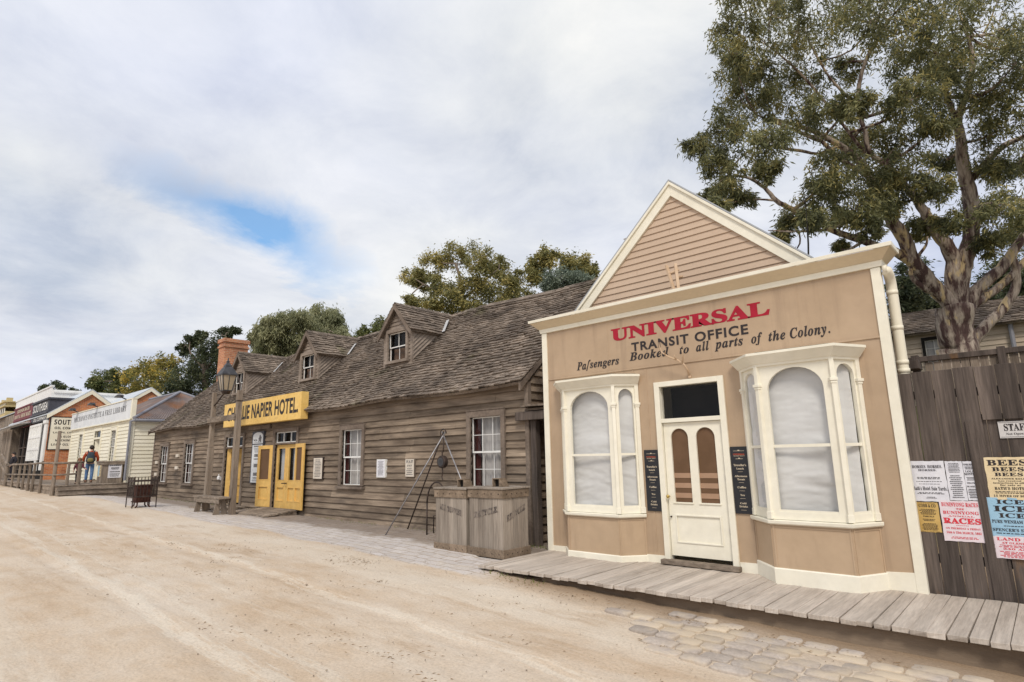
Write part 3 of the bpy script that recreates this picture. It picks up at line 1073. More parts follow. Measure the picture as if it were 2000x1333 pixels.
# boardwalk in front of the office, boards running out from the wall
mb = MB()
x = -6.50
while x < 3.2:
    w = random.uniform(0.128, 0.150)
    y0 = 6.33+random.uniform(-0.025, 0.025)+0.012*(x+6)
    zt = 0.045+random.uniform(-0.003, 0.003)
    tl = random.uniform(-0.003, 0.003)
    mb.tone = random.random()
    g2_ = random.uniform(0.003, 0.009)
    x0, x1 = x+g2_/2, x+w-g2_/2
    sk = random.uniform(-0.012, 0.012)
    mb.hexa([(x0+sk, y0, zt-0.045), (x1+sk, y0, zt-0.045), (x1, 8.06, zt-0.045), (x0, 8.06, zt-0.045)],
            [(x0+sk, y0, zt+tl), (x1+sk, y0+random.uniform(-0.02, 0.02), zt-tl), (x1, 8.06, zt-tl), (x0, 8.06, zt+tl)])
    x += w
o = mb.build('boardwalk', 'boardwalk', bevel=0.004)
kind(o, 'structure', 'grey timber boardwalk along the front of the tan office')
mb = MB()
mb.hexa([(-5.4, 6.44, -0.30), (3.2, 6.56, -0.55), (3.2, 6.62, -0.55), (-5.4, 6.50, -0.30)], [(-5.4, 6.44, -0.02), (3.2, 6.56, -0.02), (3.2, 6.62, -0.02), (-5.4, 6.50, -0.02)])
o = mb.build('boardwalk_edge', 'joist', bevel=0.006)
kind(o, 'structure', 'long timber edge beam under the boardwalk boards')

# cobbles set in the dirt below the boardwalk
mb = MB()
row = 0
y = 4.98
while y < 6.16:
    rh = random.uniform(0.165, 0.205)
    x = -4.3+random.uniform(0, 0.3)
    while x < 2.2:
        w = random.uniform(0.20, 0.36)
        edge = (y-4.98)/1.18
        left_lim = -3.75 if row % 2 else -4.0
        if x > left_lim+0.9*abs(edge-0.55)+random.uniform(-0.3, 0.3) and random.random() > 0.03:
            cx, cy = x+w/2, y+rh/2+0.02*math.sin(x*1.3)
            gz = ground_z(cx, cy)
            hgt = random.uniform(0.006, 0.017)-0.006*(random.random() < 0.3)+max(0, 0.012*(1-abs(y-5.5)))
            n = 20
            vs, fs = [], []
            jr = [random.uniform(0.93, 1.03) for _ in range(n)]
            for (sc_, zc) in ((1.0, -0.05), (1.0, hgt*0.35), (0.97, hgt*0.8), (0.91, hgt), (0.0, hgt+0.003)):
                for k in range(n):
                    th = 2*math.pi*k/n
                    c_, s_ = math.cos(th), math.sin(th)
                    p = 6.5
                    rr = (abs(c_)**p+abs(s_)**p)**(-1/p)*jr[k]
                    vs.append((cx+c_*rr*(w/2-0.006)*sc_, cy+s_*rr*(rh/2-0.005)*sc_, gz+zc))
            for i in range(4):
                for k in range(n):
                    fs.append((i*n+k, i*n+(k+1) % n, (i+1)*n+(k+1) % n, (i+1)*n+k))
            mb.tone = random.random()
            mb.raw(vs, fs)
        x += w
    y += rh
    row += 1
o = mb.build('cobblestone_strip', 'stone', smooth=True)
kind(o, 'structure', 'strip of worn grey cobbles in the dirt below the boardwalk')

# chaff, twigs and pebbles lying on the street
mb = MB()
pts = [(-8.4, 5.35, 0.45, 110), (-8.2, 5.5, 0.25, 60), (-5.5, 3.1, 0.5, 40), (-4.6, 3.3, 0.35, 50), (-6.4, 2.6, 0.4, 30), (-9.0, 3.6, 0.5, 40), (-4.0, 4.3, 0.4, 30), (-3.9, 3.2, 0.3, 40),
       (-12, 3.2, 0.6, 40), (-4.4, 6.05, 0.5, 60), (-2.9, 6.1, 0.6, 90), (-1.6, 6.15, 0.8, 120), (-5.5, 6.1, 0.4, 70), (-11, 4.7, 0.5, 40), (-7, 4.4, 0.6, 30), (-10, 8.1, 1.5, 60), (-7.4, 7.9, 0.7, 60)]
for _ in range(26):
    pts.append((random.uniform(-16, -2.5), random.uniform(2.4, 5.5), random.uniform(0.15, 0.4), random.randint(8, 30)))
for (cx, cy, r, n) in pts:
    for _ in range(int(n*0.55)):
        x, y = random.gauss(cx, r*0.6), random.gauss(cy, r*0.28)
        if y > 6.2 and x > -6.5:
            y = 6.2-random.random()*0.2
        z = ground_z(x, y)+0.012
        L = random.uniform(0.008, 0.032)
        a = random.uniform(0, math.pi)
        d = Vector((math.cos(a), math.sin(a), 0))
        s_ = Vector((-d.y, d.x, 0))*random.uniform(0.0012, 0.003)
        p = Vector((x, y, z))
        mb.tone = random.random()
        mb.raw([p-d*L, p+s_, p+d*L, p-s_, p+Vector((0, 0, 0.006))], [(0, 1, 4), (1, 2, 4), (2, 3, 4), (3, 0, 4)])
o = mb.build('chaff', 'litter')
kind(o, 'stuff', 'scattered chaff and twigs on the dirt street')
mb = MB()
for _ in range(900):
    x = random.uniform(-13, -2)
    y = random.uniform(2.0, 6.2) if random.random() < 0.7 else random.gauss(5.9, 0.25)
    if y > 6.25:
        continue
    r = random.uniform(0.003, 0.009)*(2 if random.random() < 0.04 else 1)
    mb.tone = random.random()
    mb.ball((x, y, ground_z(x, y)+0.008), r, 6, 4, (1, random.uniform(0.7, 1.2), 0.6))
o = mb.build('gravel', 'pebble', smooth=True)
kind(o, 'stuff', 'loose pebbles scattered on the street')
mb = MB()
for (x0, x1, n) in ((-27.5, -20, 260), (-20.6, -17.8, 50), (-15, -7.3, 120), (-7.2, -6.6, 50), (-6.3, -5.2, 40)):
    for _ in range(n):
        x = random.uniform(x0, x1)
        y = 8.34-abs(random.gauss(0, 0.10)) if x < -6.6 else 6.3-abs(random.gauss(0, 0.08))
        z = ground_z(x, y)
        a = random.uniform(0, 6.28)
        L, hh = random.uniform(0.02, 0.06), random.uniform(0.02, 0.07)
        d = Vector((math.cos(a), math.sin(a), 0))
        p = Vector((x, y, z))
        mb.tone = random.random()
        mb.face([p-d*0.006, p+d*0.006, p+d*L+Vector((0, 0, hh))])
o = mb.build('grass_tufts', 'weed')
kind(o, 'stuff', 'sparse weeds along the foot of the hotel wall')


# ------------------------------------------------------------------ the tan office
office = thing('transit_office', 'tan weatherboard office with cream trim, red and black painted lettering and two bay windows', 'office', (-3.9, 8.0, 0.0))
w = XF(8.0)
door_op = (-4.30, -3.32, 0.10, 2.62)
bay1_op = (-6.02, -4.76, 0.5, 2.72)
bay2_op = (-2.92, -1.70, 0.55, 2.74)
mb = MB()
grid_wall(mb, w, -6.44, -1.30, 0.0, 3.80, [door_op, bay1_op, bay2_op], 0.0)
for x, y0 in ((-6.44, 8.0), (-2.35, 8.1)):
    mb.face([(x, y0, 0), (x, 15, 0), (x, 15, 3.6), (x, y0, 3.8)])
mb.face([(-6.44, 15, 0), (-2.35, 15, 0), (-2.35, 15, 3.6), (-6.44, 15, 3.6)])
mb.face([(-2.35, 8.1, 0), (-1.31, 8.1, 0), (-1.31, 8.1, 3.8), (-2.35, 8.1, 3.8)])
mb.face([(-1.305, 8.0, 0), (-1.305, 8.1, 0), (-1.305, 8.1, 3.8), (-1.305, 8.0, 3.8)])
mb.face([(-6.44, 8.0, 3.8), (-1.3, 8.0, 3.8), (-1.3, 8.1, 3.8), (-6.44, 8.1, 3.8)])
# shallow sheet joints and edges of the sign panel
mb.build('wall', 'tan', office)
mb = MB()
w.box(mb, -6.40, -1.31, 2.905, 2.93, 0.0, 0.016)
for x in (-4.72, -4.50):
    mb.cut()
    w.box(mb, x, x+0.02, 0.2, 2.9, 0.0, 0.006)
for x in (-5.15, -3.42, -2.2):
    mb.cut()
    w.box(mb, x, x+0.012, 2.935, 3.76, 0.0, 0.0025)
mb.cut()
w.box(mb, -3.06, -3.045, 0.2, 2.9, 0.0, 0.006)
mb.build('batten', 'tan', office)
mb = MB()
mb.face([(-6.4, 8.06, 2.95), (-2.4, 8.06, 2.95), (-2.4, 8.9, 2.95), (-6.4, 8.9, 2.95)])
mb.face([(-6.4, 8.9, 0), (-2.4, 8.9, 0), (-2.4, 8.9, 2.95), (-6.4, 8.9, 2.95)])
mb.face([(-6.4, 8.06, 0.02), (-2.4, 8.06, 0.02), (-2.4, 8.9, 0.02), (-6.4, 8.9, 0.02)])
mb.build('inner_lining', 'cream', office)  # unseen lining kept pale to bounce light onto the bay sheets

# corner boards
mb = MB()
w.box(mb, -6.53, -6.42, -0.03, 3.76, -0.06, 0.022)
mb.build('corner_board', 'cream', office, 0.004)
mb = MB()
w.box(mb, -1.33, -1.225, -0.05, 3.76, -0.06, 0.022)
mb.build('corner_board', 'cream', office, 0.004)
# skirting, deeper towards the right as the boards fall
mb = MB()


def skirt(a0, a1, zt0, zt1, d=0.02):
    mb.hexa([w(a0, -0.03, d), w(a1, -0.03, d), w(a1, -0.03, 0.0), w(a0, -0.03, 0.0)], [w(a0, zt0, d), w(a1, zt1, d), w(a1, zt1, 0.0), w(a0, zt0, 0.0)])


skirt(-6.42, -6.14, 0.125, 0.13)
mb.cut()
skirt(-4.66, -4.36, 0.145, 0.15)
mb.cut()
skirt(-3.27, -3.00, 0.17, 0.175)
mb.cut()
skirt(-1.60, -1.33, 0.235, 0.25)
mb.build('skirting', 'cream', office, 0.003)

# cornice with a sloping soffit
mb = MB()
plan = [(-6.52, 8.25), (-6.52, 8.0), (-1.24, 8.0), (-1.24, 8.25)]
sweep(mb, plan, [(0.0, 3.765), (0.035, 3.765), (0.045, 3.83), (0.055, 3.835)])
sweep(mb, plan, [(0.165, 3.953), (0.185, 3.953), (0.19, 4.0), (0.0, 4.025)])
mb.build('cornice_moulding', 'cream', office, 0.003)
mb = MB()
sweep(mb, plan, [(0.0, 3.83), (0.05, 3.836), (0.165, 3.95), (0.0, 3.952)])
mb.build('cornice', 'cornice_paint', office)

# gable behind the cornice
GX0, GZ0, GS = -4.13, 6.08, 0.925
gf = XF(8.62)
mb = MB()
boards(mb, gf, lambda z: (GX0-(GZ0-0.16-z)/GS, min(-2.1, GX0+(GZ0-0.16-z)/GS)), 3.62, 5.86, h=0.113, t=0.02, seg=9, jit=0.001, tones=(0.3, 0.7))
mb.build('gable_boards', 'tan_boards', office)
mb = MB()
for s in (-1, 1):
    p = lambda k, z, d: (GX0+s*k, 8.62-d, z)
    L = (GZ0-3.62)/GS if s < 0 else 2.05
    for (off, wd, d0, d1) in ((0.0, 0.17, -0.02, 0.055),):
        b = [p(0, GZ0-off, d1), p(L, GZ0-off-L*GS, d1), p(L, GZ0-off-L*GS, d0), p(0, GZ0-off, d0)]
        t_ = wd/math.cos(math.atan(GS))
        b2 = [p(0, GZ0-off-t_, d1), p(L, GZ0-off-t_-L*GS, d1), p(L, GZ0-off-t_-L*GS, d0), p(0, GZ0-off-t_, d0)]
        mb.hexa(b2, b)
        c = [p(0, GZ0+0.022, 0.085), p(L, GZ0+0.022-L*GS, 0.085), p(L, GZ0+0.022-L*GS, -0.02), p(0, GZ0+0.022, -0.02)]
        c2 = [p(0, GZ0-0.035, 0.085), p(L, GZ0-0.035-L*GS, 0.085), p(L, GZ0-0.035-L*GS, 0.0551), p(0, GZ0-0.035, 0.0551)]
        mb.hexa(c2, [c[0], c[1], p(L, GZ0+0.022-L*GS, 0.0551), p(0, GZ0+0.022, 0.0551)])
mb.build('bargeboard', 'cream', office, 0.004)
mb = MB()
for s, L in ((-1, 2.42), (1, 2.05)):
    t0, t1 = (GX0, GZ0+0.03), (GX0+s*L, GZ0+0.03-L*GS)
    mb.hexa([(t0[0], 8.545, t0[1]), (t1[0], 8.545, t1[1]), (t1[0], 15.2, t1[1]), (t0[0], 15.2, t0[1])],
            [(t0[0], 8.545, t0[1]+0.03), (t1[0], 8.545, t1[1]+0.03), (t1[0], 15.2, t1[1]+0.03), (t0[0], 15.2, t0[1]+0.03)])
mb.build('roof', 'grey_roof', office)

# painted lettering
mb = MB()
wl = XF(7.996)
text(mb, wl, 'UNIVERSAL', -5.075, -2.55, 3.405, 3.615, 0.0, 'bold', off=0.028, space=0.98)
mb.build('red_lettering', 'red_ink', office)
mb = MB()
text(mb, wl, 'TRANSIT OFFICE', -4.71, -2.865, 3.19, 3.335, 0.0, 'sans', off=0.03, space=1.15)
mb.cut()
text(mb, wl, 'Pa', -5.79, -5.595, 3.01, 3.15, 0.0, 'bi', off=0.014)
text(mb, wl, '\u017f', -5.60, -5.50, 2.985, 3.165, 0.0, 'sans', off=0.018, shear=0.5)
text(mb, wl, 'sengers', -5.525, -4.95, 2.985, 3.115, 0.0, 'bi', off=0.014, space=1.06)
text(mb, wl, 'Booked', -4.76, -4.07, 3.045, 3.185, 0.0, 'bi', off=0.014, space=1.1)
text(mb, wl, 'to', -3.90, -3.75, 3.045, 3.155, 0.0, 'bi', off=0.014, space=1.1)
text(mb, wl, 'all', -3.64, -3.44, 3.045, 3.185, 0.0, 'bi', off=0.014, space=1.15)
text(mb, wl, 'parts', -3.36, -2.95, 3.01, 3.165, 0.0, 'bi', off=0.014, space=1.1)
text(mb, wl, 'of', -2.84, -2.685, 3.01, 3.19, 0.0, 'bi', off=0.014, space=1.1)
text(mb, wl, 'the', -2.61, -2.39, 3.045, 3.185, 0.0, 'bi', off=0.014, space=1.1)
text(mb, wl, 'Colony.', -2.335, -1.855, 3.005, 3.185, 0.0, 'bi', off=0.014, space=1.1)
mb.build('black_lettering', 'ink', office)


vn = lambda a, b: float(vnoise(np.array([a]), np.array([b]), 21)[0])


# bay windows
def bay(front, back_l, back_r, dep, zs, zcap, label, skz):
    (f0, f1) = front
    plan = [(back_l, 8.0), (f0, 8.0-dep), (f1, 8.0-dep), (back_r, 8.0)]
    faces = []
    for (p, q) in zip(plan[:-1], plan[1:]):
        u = Vector((q[0]-p[0], q[1]-p[1], 0))
        n = Vector((u.y, -u.x, 0))
        faces.append((F((p[0], p[1], 0), u, n), u.length))
    # window frames with arched heads
    mb, gb = MB(), MB()
    zc = zcap-0.15
    zt = zc-0.02
    for k, (fr, L) in enumerate(faces):
        m = 0.115 if k == 1 else 0.085
        mr = m if k == 1 else (0.085 if k == 2 else 0.085)
        rise = 0.27 if k == 1 else 0.13
        arch_panel(mb, fr, 0, L, zs+0.01, zt, m, L-mr, zs+0.10, zt-0.055, rise, -0.012, 0.05)
        zm = zs+0.885
        fr.box(mb, m, L-mr, zm-0.018, zm+0.018, -0.055, -0.022)
        fr.box(mb, m, L-mr, zs+0.10, zs+0.125, -0.05, -0.02)
        arch_pane(gb, fr, m-0.01, L-mr+0.01, zs+0.09, zt-0.045, rise+0.01, -0.045)
    root = mb.build('bay_window', 'cream', office)
    gb.build('pane', 'glass', root)
    # panels below the sill
    mb = MB()
    for fr, L in faces:
        fr.quad(mb, 0, L, 0.0, zs-0.02, 0.0)
    mb.build('lower_panel', 'tan_panel', root)
    mb = MB()
    for fr, L in faces:
        for a in (0.012, L-0.03):
            fr.box(mb, a, a+0.018, skz, zs-0.05, 0.0, 0.008)
        fr.box(mb, 0.03, L-0.03, zs-0.085, zs-0.07, 0.0, 0.008)
    mb.build('panel_bead', 'tan_panel', root)
    mb = MB()
    sweep(mb, plan, [(0.0, -0.03), (0.022, -0.03), (0.022, skz-0.012), (0.012, skz), (0.0, skz)])
    mb.build('skirting', 'cream', root)
    mb = MB()
    sweep(mb, plan, [(-0.10, zs-0.05), (0.022, zs-0.05), (0.045, zs-0.035), (0.05, zs+0.0), (-0.10, zs+0.012)])
    mb.build('sill', 'cream', root, 0.003)
    mb = MB()
    sweep(mb, plan, [(-0.05, zc-0.03), (0.018, zc-0.03), (0.024, zc-0.005), (0.040, zc+0.005), (0.062, zc+0.03), (0.118, zc+0.092), (0.122, zc+0.10), (0.135, zc+0.103), (0.135, zc+0.135), (-0.05, zc+0.165)])
    pts = [(p[0], p[1]) for p in plan]
    mb.face([(back_l, 8.0, zcap+0.012)]+[(x, y, zcap+0.012) for x, y in pts[1:3]]+[(back_r, 8.0, zcap+0.012)])
    mb.build('cap_moulding', 'cream', root)
    # slim pilasters at the corners with a capital
    mb = MB()
    for i, (px, py) in enumerate(plan):
        fl = [faces[max(i-1, 0)][0], faces[min(i, 2)][0]]
        n = (fl[0].n+fl[1].n).normalized()
        u = Vector((-n.y, n.x, 0))
        c = Vector((px, py, 0))
        fr = F(c, u, n)
        hw = 0.026 if 0 < i < 3 else 0.030
        off = 0 if 0 < i < 3 else (0.03 if i == 0 else -0.03)
        for (z0, z1, hw2, d1) in ((zs+0.012, zt, hw, 0.018), (zs+1.63, zs+1.665, hw+0.018, 0.036), (zs+1.60, zs+1.63, hw+0.008, 0.026), (zs+0.013, zs+0.10, hw+0.008, 0.024)):
            fr.box(mb, -hw2+off, hw2+off, z0, z1, -0.05, d1)
    mb.build('pilaster', 'cream', root, 0.003)
    # white sheet hung behind the glass, sagging in soft folds
    mb = MB()
    fr, L = faces[1]
    nxx, nzz = 60, 110
    x0, x1 = back_l+0.10, back_r-0.10
    vs, fs = [], []
    ph = random.uniform(0, 6)
    for j in range(nzz+1):
        v = j/nzz
        z = zs+0.02+(zt-zs)*v
        for i in range(nxx+1):
            uu = i/nxx
            xx = x0+(x1-x0)*uu
            sagc = abs(2*uu-1)
            vv = v+0.20*(uu-0.5)**2
            fold = 0.040*(vn(uu*3.1+ph*3, vv*11)-0.5)*min(1, 1.6-v*1.3)+0.016*(vn(uu*6+ph*5, vv*34)-0.5)*(1.1-v)+0.006*(vn(uu*13+ph, vv*60)-0.5)
            belly = 0.03*math.exp(-((v-0.35)/0.25)**2)*math.cos((uu-0.5)*2.6)
            side = max(0.0, sagc-0.62)*0.55*dep/0.4
            vs.append((xx, 8.0-dep+0.135+side-fold-belly*0.5+0.012*math.sin(uu*9+ph)+0.008*math.sin(uu*4+v*5+ph)*math.sin(v*7), z))
    for j in range(nzz):
        for i in range(nxx):
            a = j*(nxx+1)+i
            fs.append((a, a+1, a+nxx+2, a+nxx+1))
    mb.raw(vs, fs)
    mb.build('blind', 'blind', root, smooth=True)
    return root


b = bay((-5.87, -4.91), -6.14, -4.645, 0.30, 0.715, 2.825, '', 0.135)
b['label'] = 'smaller cream bay window with white sheet behind the glass'
b = bay((-2.68, -1.80), -3.03, -1.60, 0.40, 0.775, 2.845, '', 0.225)
b['label'] = 'larger cream bay window with white sheet behind the glass'

# door with arched panels under a dark transom
mb = MB()
frame_ring(mb, w, -4.355, -3.275, 0.10, 2.66, 0.085, -0.10, 0.03, wb=0, wt=0.075)
w.box(mb, -4.27, -3.36, 2.045, 2.105, -0.08, 0.025)
mb.build('door_frame', 'cream', office, 0.004)
mb = MB()
w.quad(mb, -4.27, -3.36, 2.10, 2.59, -0.05)
mb.build('transom_pane', 'glass_dark', office)
mb = MB()
w.box(mb, -4.27, -3.36, 2.10, 2.59, -0.40, -0.36)
mb.build('transom_shade_sheet', 'dark', office)  # near-black sheet added so the transom looks unlit behind its glass
mb = MB()
Lx0, Lx1, Lz0, Lz1 = -4.262, -3.368, 0.165, 2.04
midx = -3.815
arch_panel(mb, w, Lx0, midx, 0.82, Lz1, -4.155, -3.885, 0.905, 1.955, 0.135, -0.02, 0.035)
arch_panel(mb, w, midx, Lx1, 0.82, Lz1, -3.765, -3.485, 0.905, 1.955, 0.14, -0.02, 0.035)
arch_panel(mb, w, Lx0, Lx1, Lz0, 0.82, -4.15, -3.50, 0.36, 0.72, 0.0001, -0.02, 0.012, n=1)
door = mb.build('door', 'cream', office)
mb = MB()
w.quad(mb, -4.15, -3.50, 0.36, 0.72, -0.0315)
frame_ring(mb, w, -4.165, -3.485, 0.345, 0.735, 0.02, -0.0195, -0.008)
w.box(mb, -4.18, -3.87, 0.885, 0.905, -0.02, -0.005)
w.box(mb, -3.785, -3.465, 0.885, 0.905, -0.02, -0.005)
mb.build('panel_moulding', 'cream', door, 0.003)
mb = MB()
arch_pane(mb, w, -4.165, -3.875, 0.895, 1.965, 0.14, -0.05)
arch_pane(mb, w, -3.775, -3.475, 0.895, 1.965, 0.14, -0.05)
mb.build('fly_screen', 'flyscreen', door)
mb = MB()
for z in (1.00, 1.14, 1.28):
    w.box(mb, -4.155, -3.885, z-0.035, z+0.035, -0.049, -0.045)
    w.box(mb, -3.765, -3.485, z-0.035, z+0.035, -0.049, -0.045)
mb.build('screen_slat', 'flyscreen_bar', door)
mb = MB()
mb.ball((-4.228, 7.945, 0.985), 0.026)
mb.tube([(-4.228, 8.0, 0.985), (-4.228, 7.95, 0.985)], 0.01)
mb.build('door_knob', 'brass', door, smooth=True)
mb = MB()
mb.tube([(-4.225, 8.01, 0.70), (-4.225, 7.985, 0.70)], 0.012)
for z in (1.86, 1.2, 0.5):
    w.box(mb, -3.372, -3.352, z, z+0.09, -0.02, 0.0)
mb.build('door_fitting', 'iron', door)
mb = MB()
w.box(mb, -4.38, -3.25, 0.055, 0.115, -0.02, 0.12)
mb.build('door_step', 'old_timber_flat', office, 0.006)

# downpipe on the right-hand corner
mb = MB()
mb.tube([(-1.20, 7.985, 3.72), (-1.155, 7.985, 3.72)], 0.052, 14)
px, py = -1.155, 8.03
mb.tube([(-1.20, 8.0, 3.715), (-1.165, 8.01, 3.70), (-1.165, 8.10, 3.67), (-1.168, 8.18, 3.60), (-1.170, 8.20, 3.50), (-1.175, 8.20, 2.6), (-1.175, 8.20, 0.2)], 0.058, 14)
for z in (3.46, 3.02, 2.60, 2.50):
    mb.tube([(-1.173, 8.20, z+0.03), (-1.173, 8.20, z-0.02)], 0.064, 14)
mb.build('downpipe', 'pvc', office, smooth=True)

# menu boards each side of the door
for (x0, x1, z0, z1, lab) in ((-4.595, -4.36, 0.765, 1.655, 'tall narrow black menu board between the smaller bay window and the white door'),
                              (-3.265, -3.035, 0.79, 1.67, 'tall narrow black menu board between the white door and the larger bay window')):
    t_ = thing('menu_board', lab, 'menu board', ((x0+x1)/2, 7.98, z0), 'menu boards beside the door')
    mb = MB()
    w.box(mb, x0, x1, z0, z1, 0.008, 0.022)
    mb.build('panel', 'menu_black', t_, 0.002)
    mb, rb = MB(), MB()
    d = 0.0235
    c = (x0+x1)/2
    h = z1-z0
    zz_ = lambda k: z1-h*k
    for s, k0, k1, hw in (("Traveller's", 0.262, 0.295, 0.085), ('Lunch', 0.318, 0.345, 0.05), ('Afternoon', 0.43, 0.458, 0.085), ('Treats', 0.478, 0.506, 0.052), ('Coffee', 0.595, 0.625, 0.058), ('Tea', 0.712, 0.738, 0.03),
                          ('Cold', 0.832, 0.858, 0.042), ('Drinks', 0.878, 0.905, 0.055)):
        text(mb, w, s, c-hw, c+hw, zz_(k1), zz_(k0), d, 'bold', off=0.01)
    for k in (0.378, 0.54, 0.662, 0.775, 0.945):
        w.quad(mb, c-0.035, c+0.035, zz_(k)-0.0015, zz_(k)+0.0015, d)
    text(mb, w, 'TRANSIT OFFICE', c-0.075, c+0.075, zz_(0.148), zz_(0.134), d, 'bold')
    for k, hw in ((0.065, 0.075), (0.185, 0.05)):
        w.quad(mb, c-hw, c+hw, zz_(k)-0.002, zz_(k)+0.002, d)
        w.quad(mb, c-0.012, c+0.012, zz_(k)+0.003, zz_(k)+0.013, d)
    text(rb, w, 'UNIVERSAL', c-0.08, c+0.08, zz_(0.128), zz_(0.105), d, 'bold', off=0.01)
    mb.build('lettering', 'cream_ink', t_)
    rb.build('heading', 'red_small', t_)

# antler bracket over the door
mb = MB()
A = [(-3.77, 7.99, 2.70), (-3.765, 7.93, 2.78), (-3.78, 7.86, 2.86), (-3.86, 7.84, 2.93), (-4.0, 7.83, 3.0), (-4.10, 7.82, 3.08), (-4.12, 7.80, 3.17), (-4.115, 7.79, 3.23)]
mb.tube(A, [0.014, 0.018, 0.016, 0.014, 0.013, 0.011, 0.008, 0.004], 8, wob=0.1)
mb.tube([(-3.80, 7.85, 2.88), (-3.76, 7.80, 2.95), (-3.745, 7.77, 3.02), (-3.745, 7.75, 3.07)], [0.014, 0.012, 0.009, 0.004], 8)
mb.tube([(-3.88, 7.84, 2.94), (-3.885, 7.80, 2.97), (-3.88, 7.77, 3.01)], [0.012, 0.010, 0.004], 8)
mb.tube([(-4.05, 7.825, 3.04), (-4.02, 7.78, 3.07), (-3.995, 7.76, 3.10)], [0.010, 0.007, 0.003], 8)
mb.ball((-3.77, 7.985, 2.69), 0.026, sq=(1, 0.6, 1))
o = mb.build('antler_bracket', 'antler_paint', smooth=True)
tag(o, 'tan painted antler branching out of the wall above the white door', 'antler')

# timber prop standing behind the cornice
mb = MB()
mb.bar((-4.07, 8.12, 4.50), (-3.925, 8.06, 3.98), 0.045, 0.035)
mb.bar((-3.925, 8.14, 4.50), (-3.865, 8.06, 3.98), 0.045, 0.035)
mb.bar((-4.01, 8.115, 4.36), (-3.87, 8.135, 4.39), 0.03, 0.03)
mb.bar((-3.93, 8.16, 4.27), (-3.83, 8.16, 4.28), 0.04, 0.03)
o = mb.build('timber_prop', 'antler_paint', bevel=0.004)
tag(o, 'small brown timber prop like crutches standing on top of the cornice', 'prop')

# little floodlight on the gable edge
mb = MB()
mb.tube([(-5.02, 8.70, 5.24), (-5.07, 8.66, 5.35)], 0.008, 6)
mb.hexa([(-5.10, 8.63, 5.345), (-5.05, 8.63, 5.355), (-5.05, 8.69, 5.355), (-5.10, 8.69, 5.345)], [(-5.115, 8.62, 5.365), (-5.04, 8.62, 5.372), (-5.04, 8.70, 5.372), (-5.115, 8.70, 5.365)])
o = mb.build('floodlight', 'lead')
tag(o, 'tiny grey floodlight on the slope of the tan gable', 'light')


# ------------------------------------------------------------------ the old weatherboard hotel
hotel = thing('weatherboard_hotel', 'long low hotel of weathered brown weatherboards with a shingle roof and three dormers', 'hotel', (-18, 8.4, 0.3))
hw = XF(8.4)
HX0, HX1 = -28.62, -7.26
EZ, EY, RY, RZ = 2.97, 8.13, 11.3, 5.83
wins = [(-8.80, -7.93, 1.00, 2.40), (-13.66, -12.74, 0.97, 2.36), (-24.88, -23.98, 0.86, 2.33), (-27.66, -26.76, 0.86, 2.31)]
drR = (-17.42, -16.08, 0.22, 2.47)
drL = (-21.05, -19.66, 0.22, 2.45)
ops = wins+[drR, drL]
mb = MB()
boards(mb, hw, lambda z: (HX0, HX1-0.03), -0.1, 3.0, h=0.152, t=0.038, openings=ops, seg=4.2, jit=0.007)
grid_wall(mb, hw, HX0, HX1, -0.2, 3.1, ops, -0.03)
gw = YF(HX1)
sl = (RZ-EZ)/(RY-EY)
glim = lambda z: (max(8.43, 8.43+(z-3.02)/sl), min(14.2, 14.2-(z-3.02)/sl))
boards(mb, gw, glim, -0.1, 5.6, h=0.152, t=0.042, seg=3.5, jit=0.006)
mb.face([(HX1-0.02, 8.4, -0.2), (HX1-0.02, 14.2, -0.2), (HX1-0.02, 14.2, 3.0), (HX1-0.02, 11.3, 5.7), (HX1-0.02, 8.4, 3.0)])
lw = F((HX0, 0, 0), (0, -1, 0), (-1, 0, 0))
boards(mb, lw, lambda z: (-glim(z)[1], -glim(z)[0]), 0.3, 5.6, h=0.152, t=0.026, seg=3.5)
mb.face([(HX0+0.02, 8.4, -0.2), (HX0+0.02, 14.2, -0.2), (HX0+0.02, 14.2, 3.0), (HX0+0.02, 11.3, 5.7), (HX0+0.02, 8.4, 3.0)])
mb.face([(HX0, 14.2, -0.2), (HX1, 14.2, -0.2), (HX1, 14.2, 3.0), (HX0, 14.2, 3.0)])
mb.build('wall', 'hotel_boards', hotel)
mb = MB()
for x, wd in ((HX1, 0.09), (HX0, 0.09)):
    mb.cut()
    mb.box(x-0.05, x+0.045, 8.35, 8.45, -0.1, 3.0)
mb.build('corner_board', 'hotel_trim', hotel, 0.004)
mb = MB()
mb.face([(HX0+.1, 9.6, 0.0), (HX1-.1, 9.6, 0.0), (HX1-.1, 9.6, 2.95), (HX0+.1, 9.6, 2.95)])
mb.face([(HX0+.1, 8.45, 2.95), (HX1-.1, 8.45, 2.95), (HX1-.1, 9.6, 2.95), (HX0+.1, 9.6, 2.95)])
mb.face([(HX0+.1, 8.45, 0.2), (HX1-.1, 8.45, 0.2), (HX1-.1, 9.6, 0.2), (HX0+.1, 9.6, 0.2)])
mb.build('inner_lining', 'inside_shade', hotel)  # room faces with the interior shade put into their colour

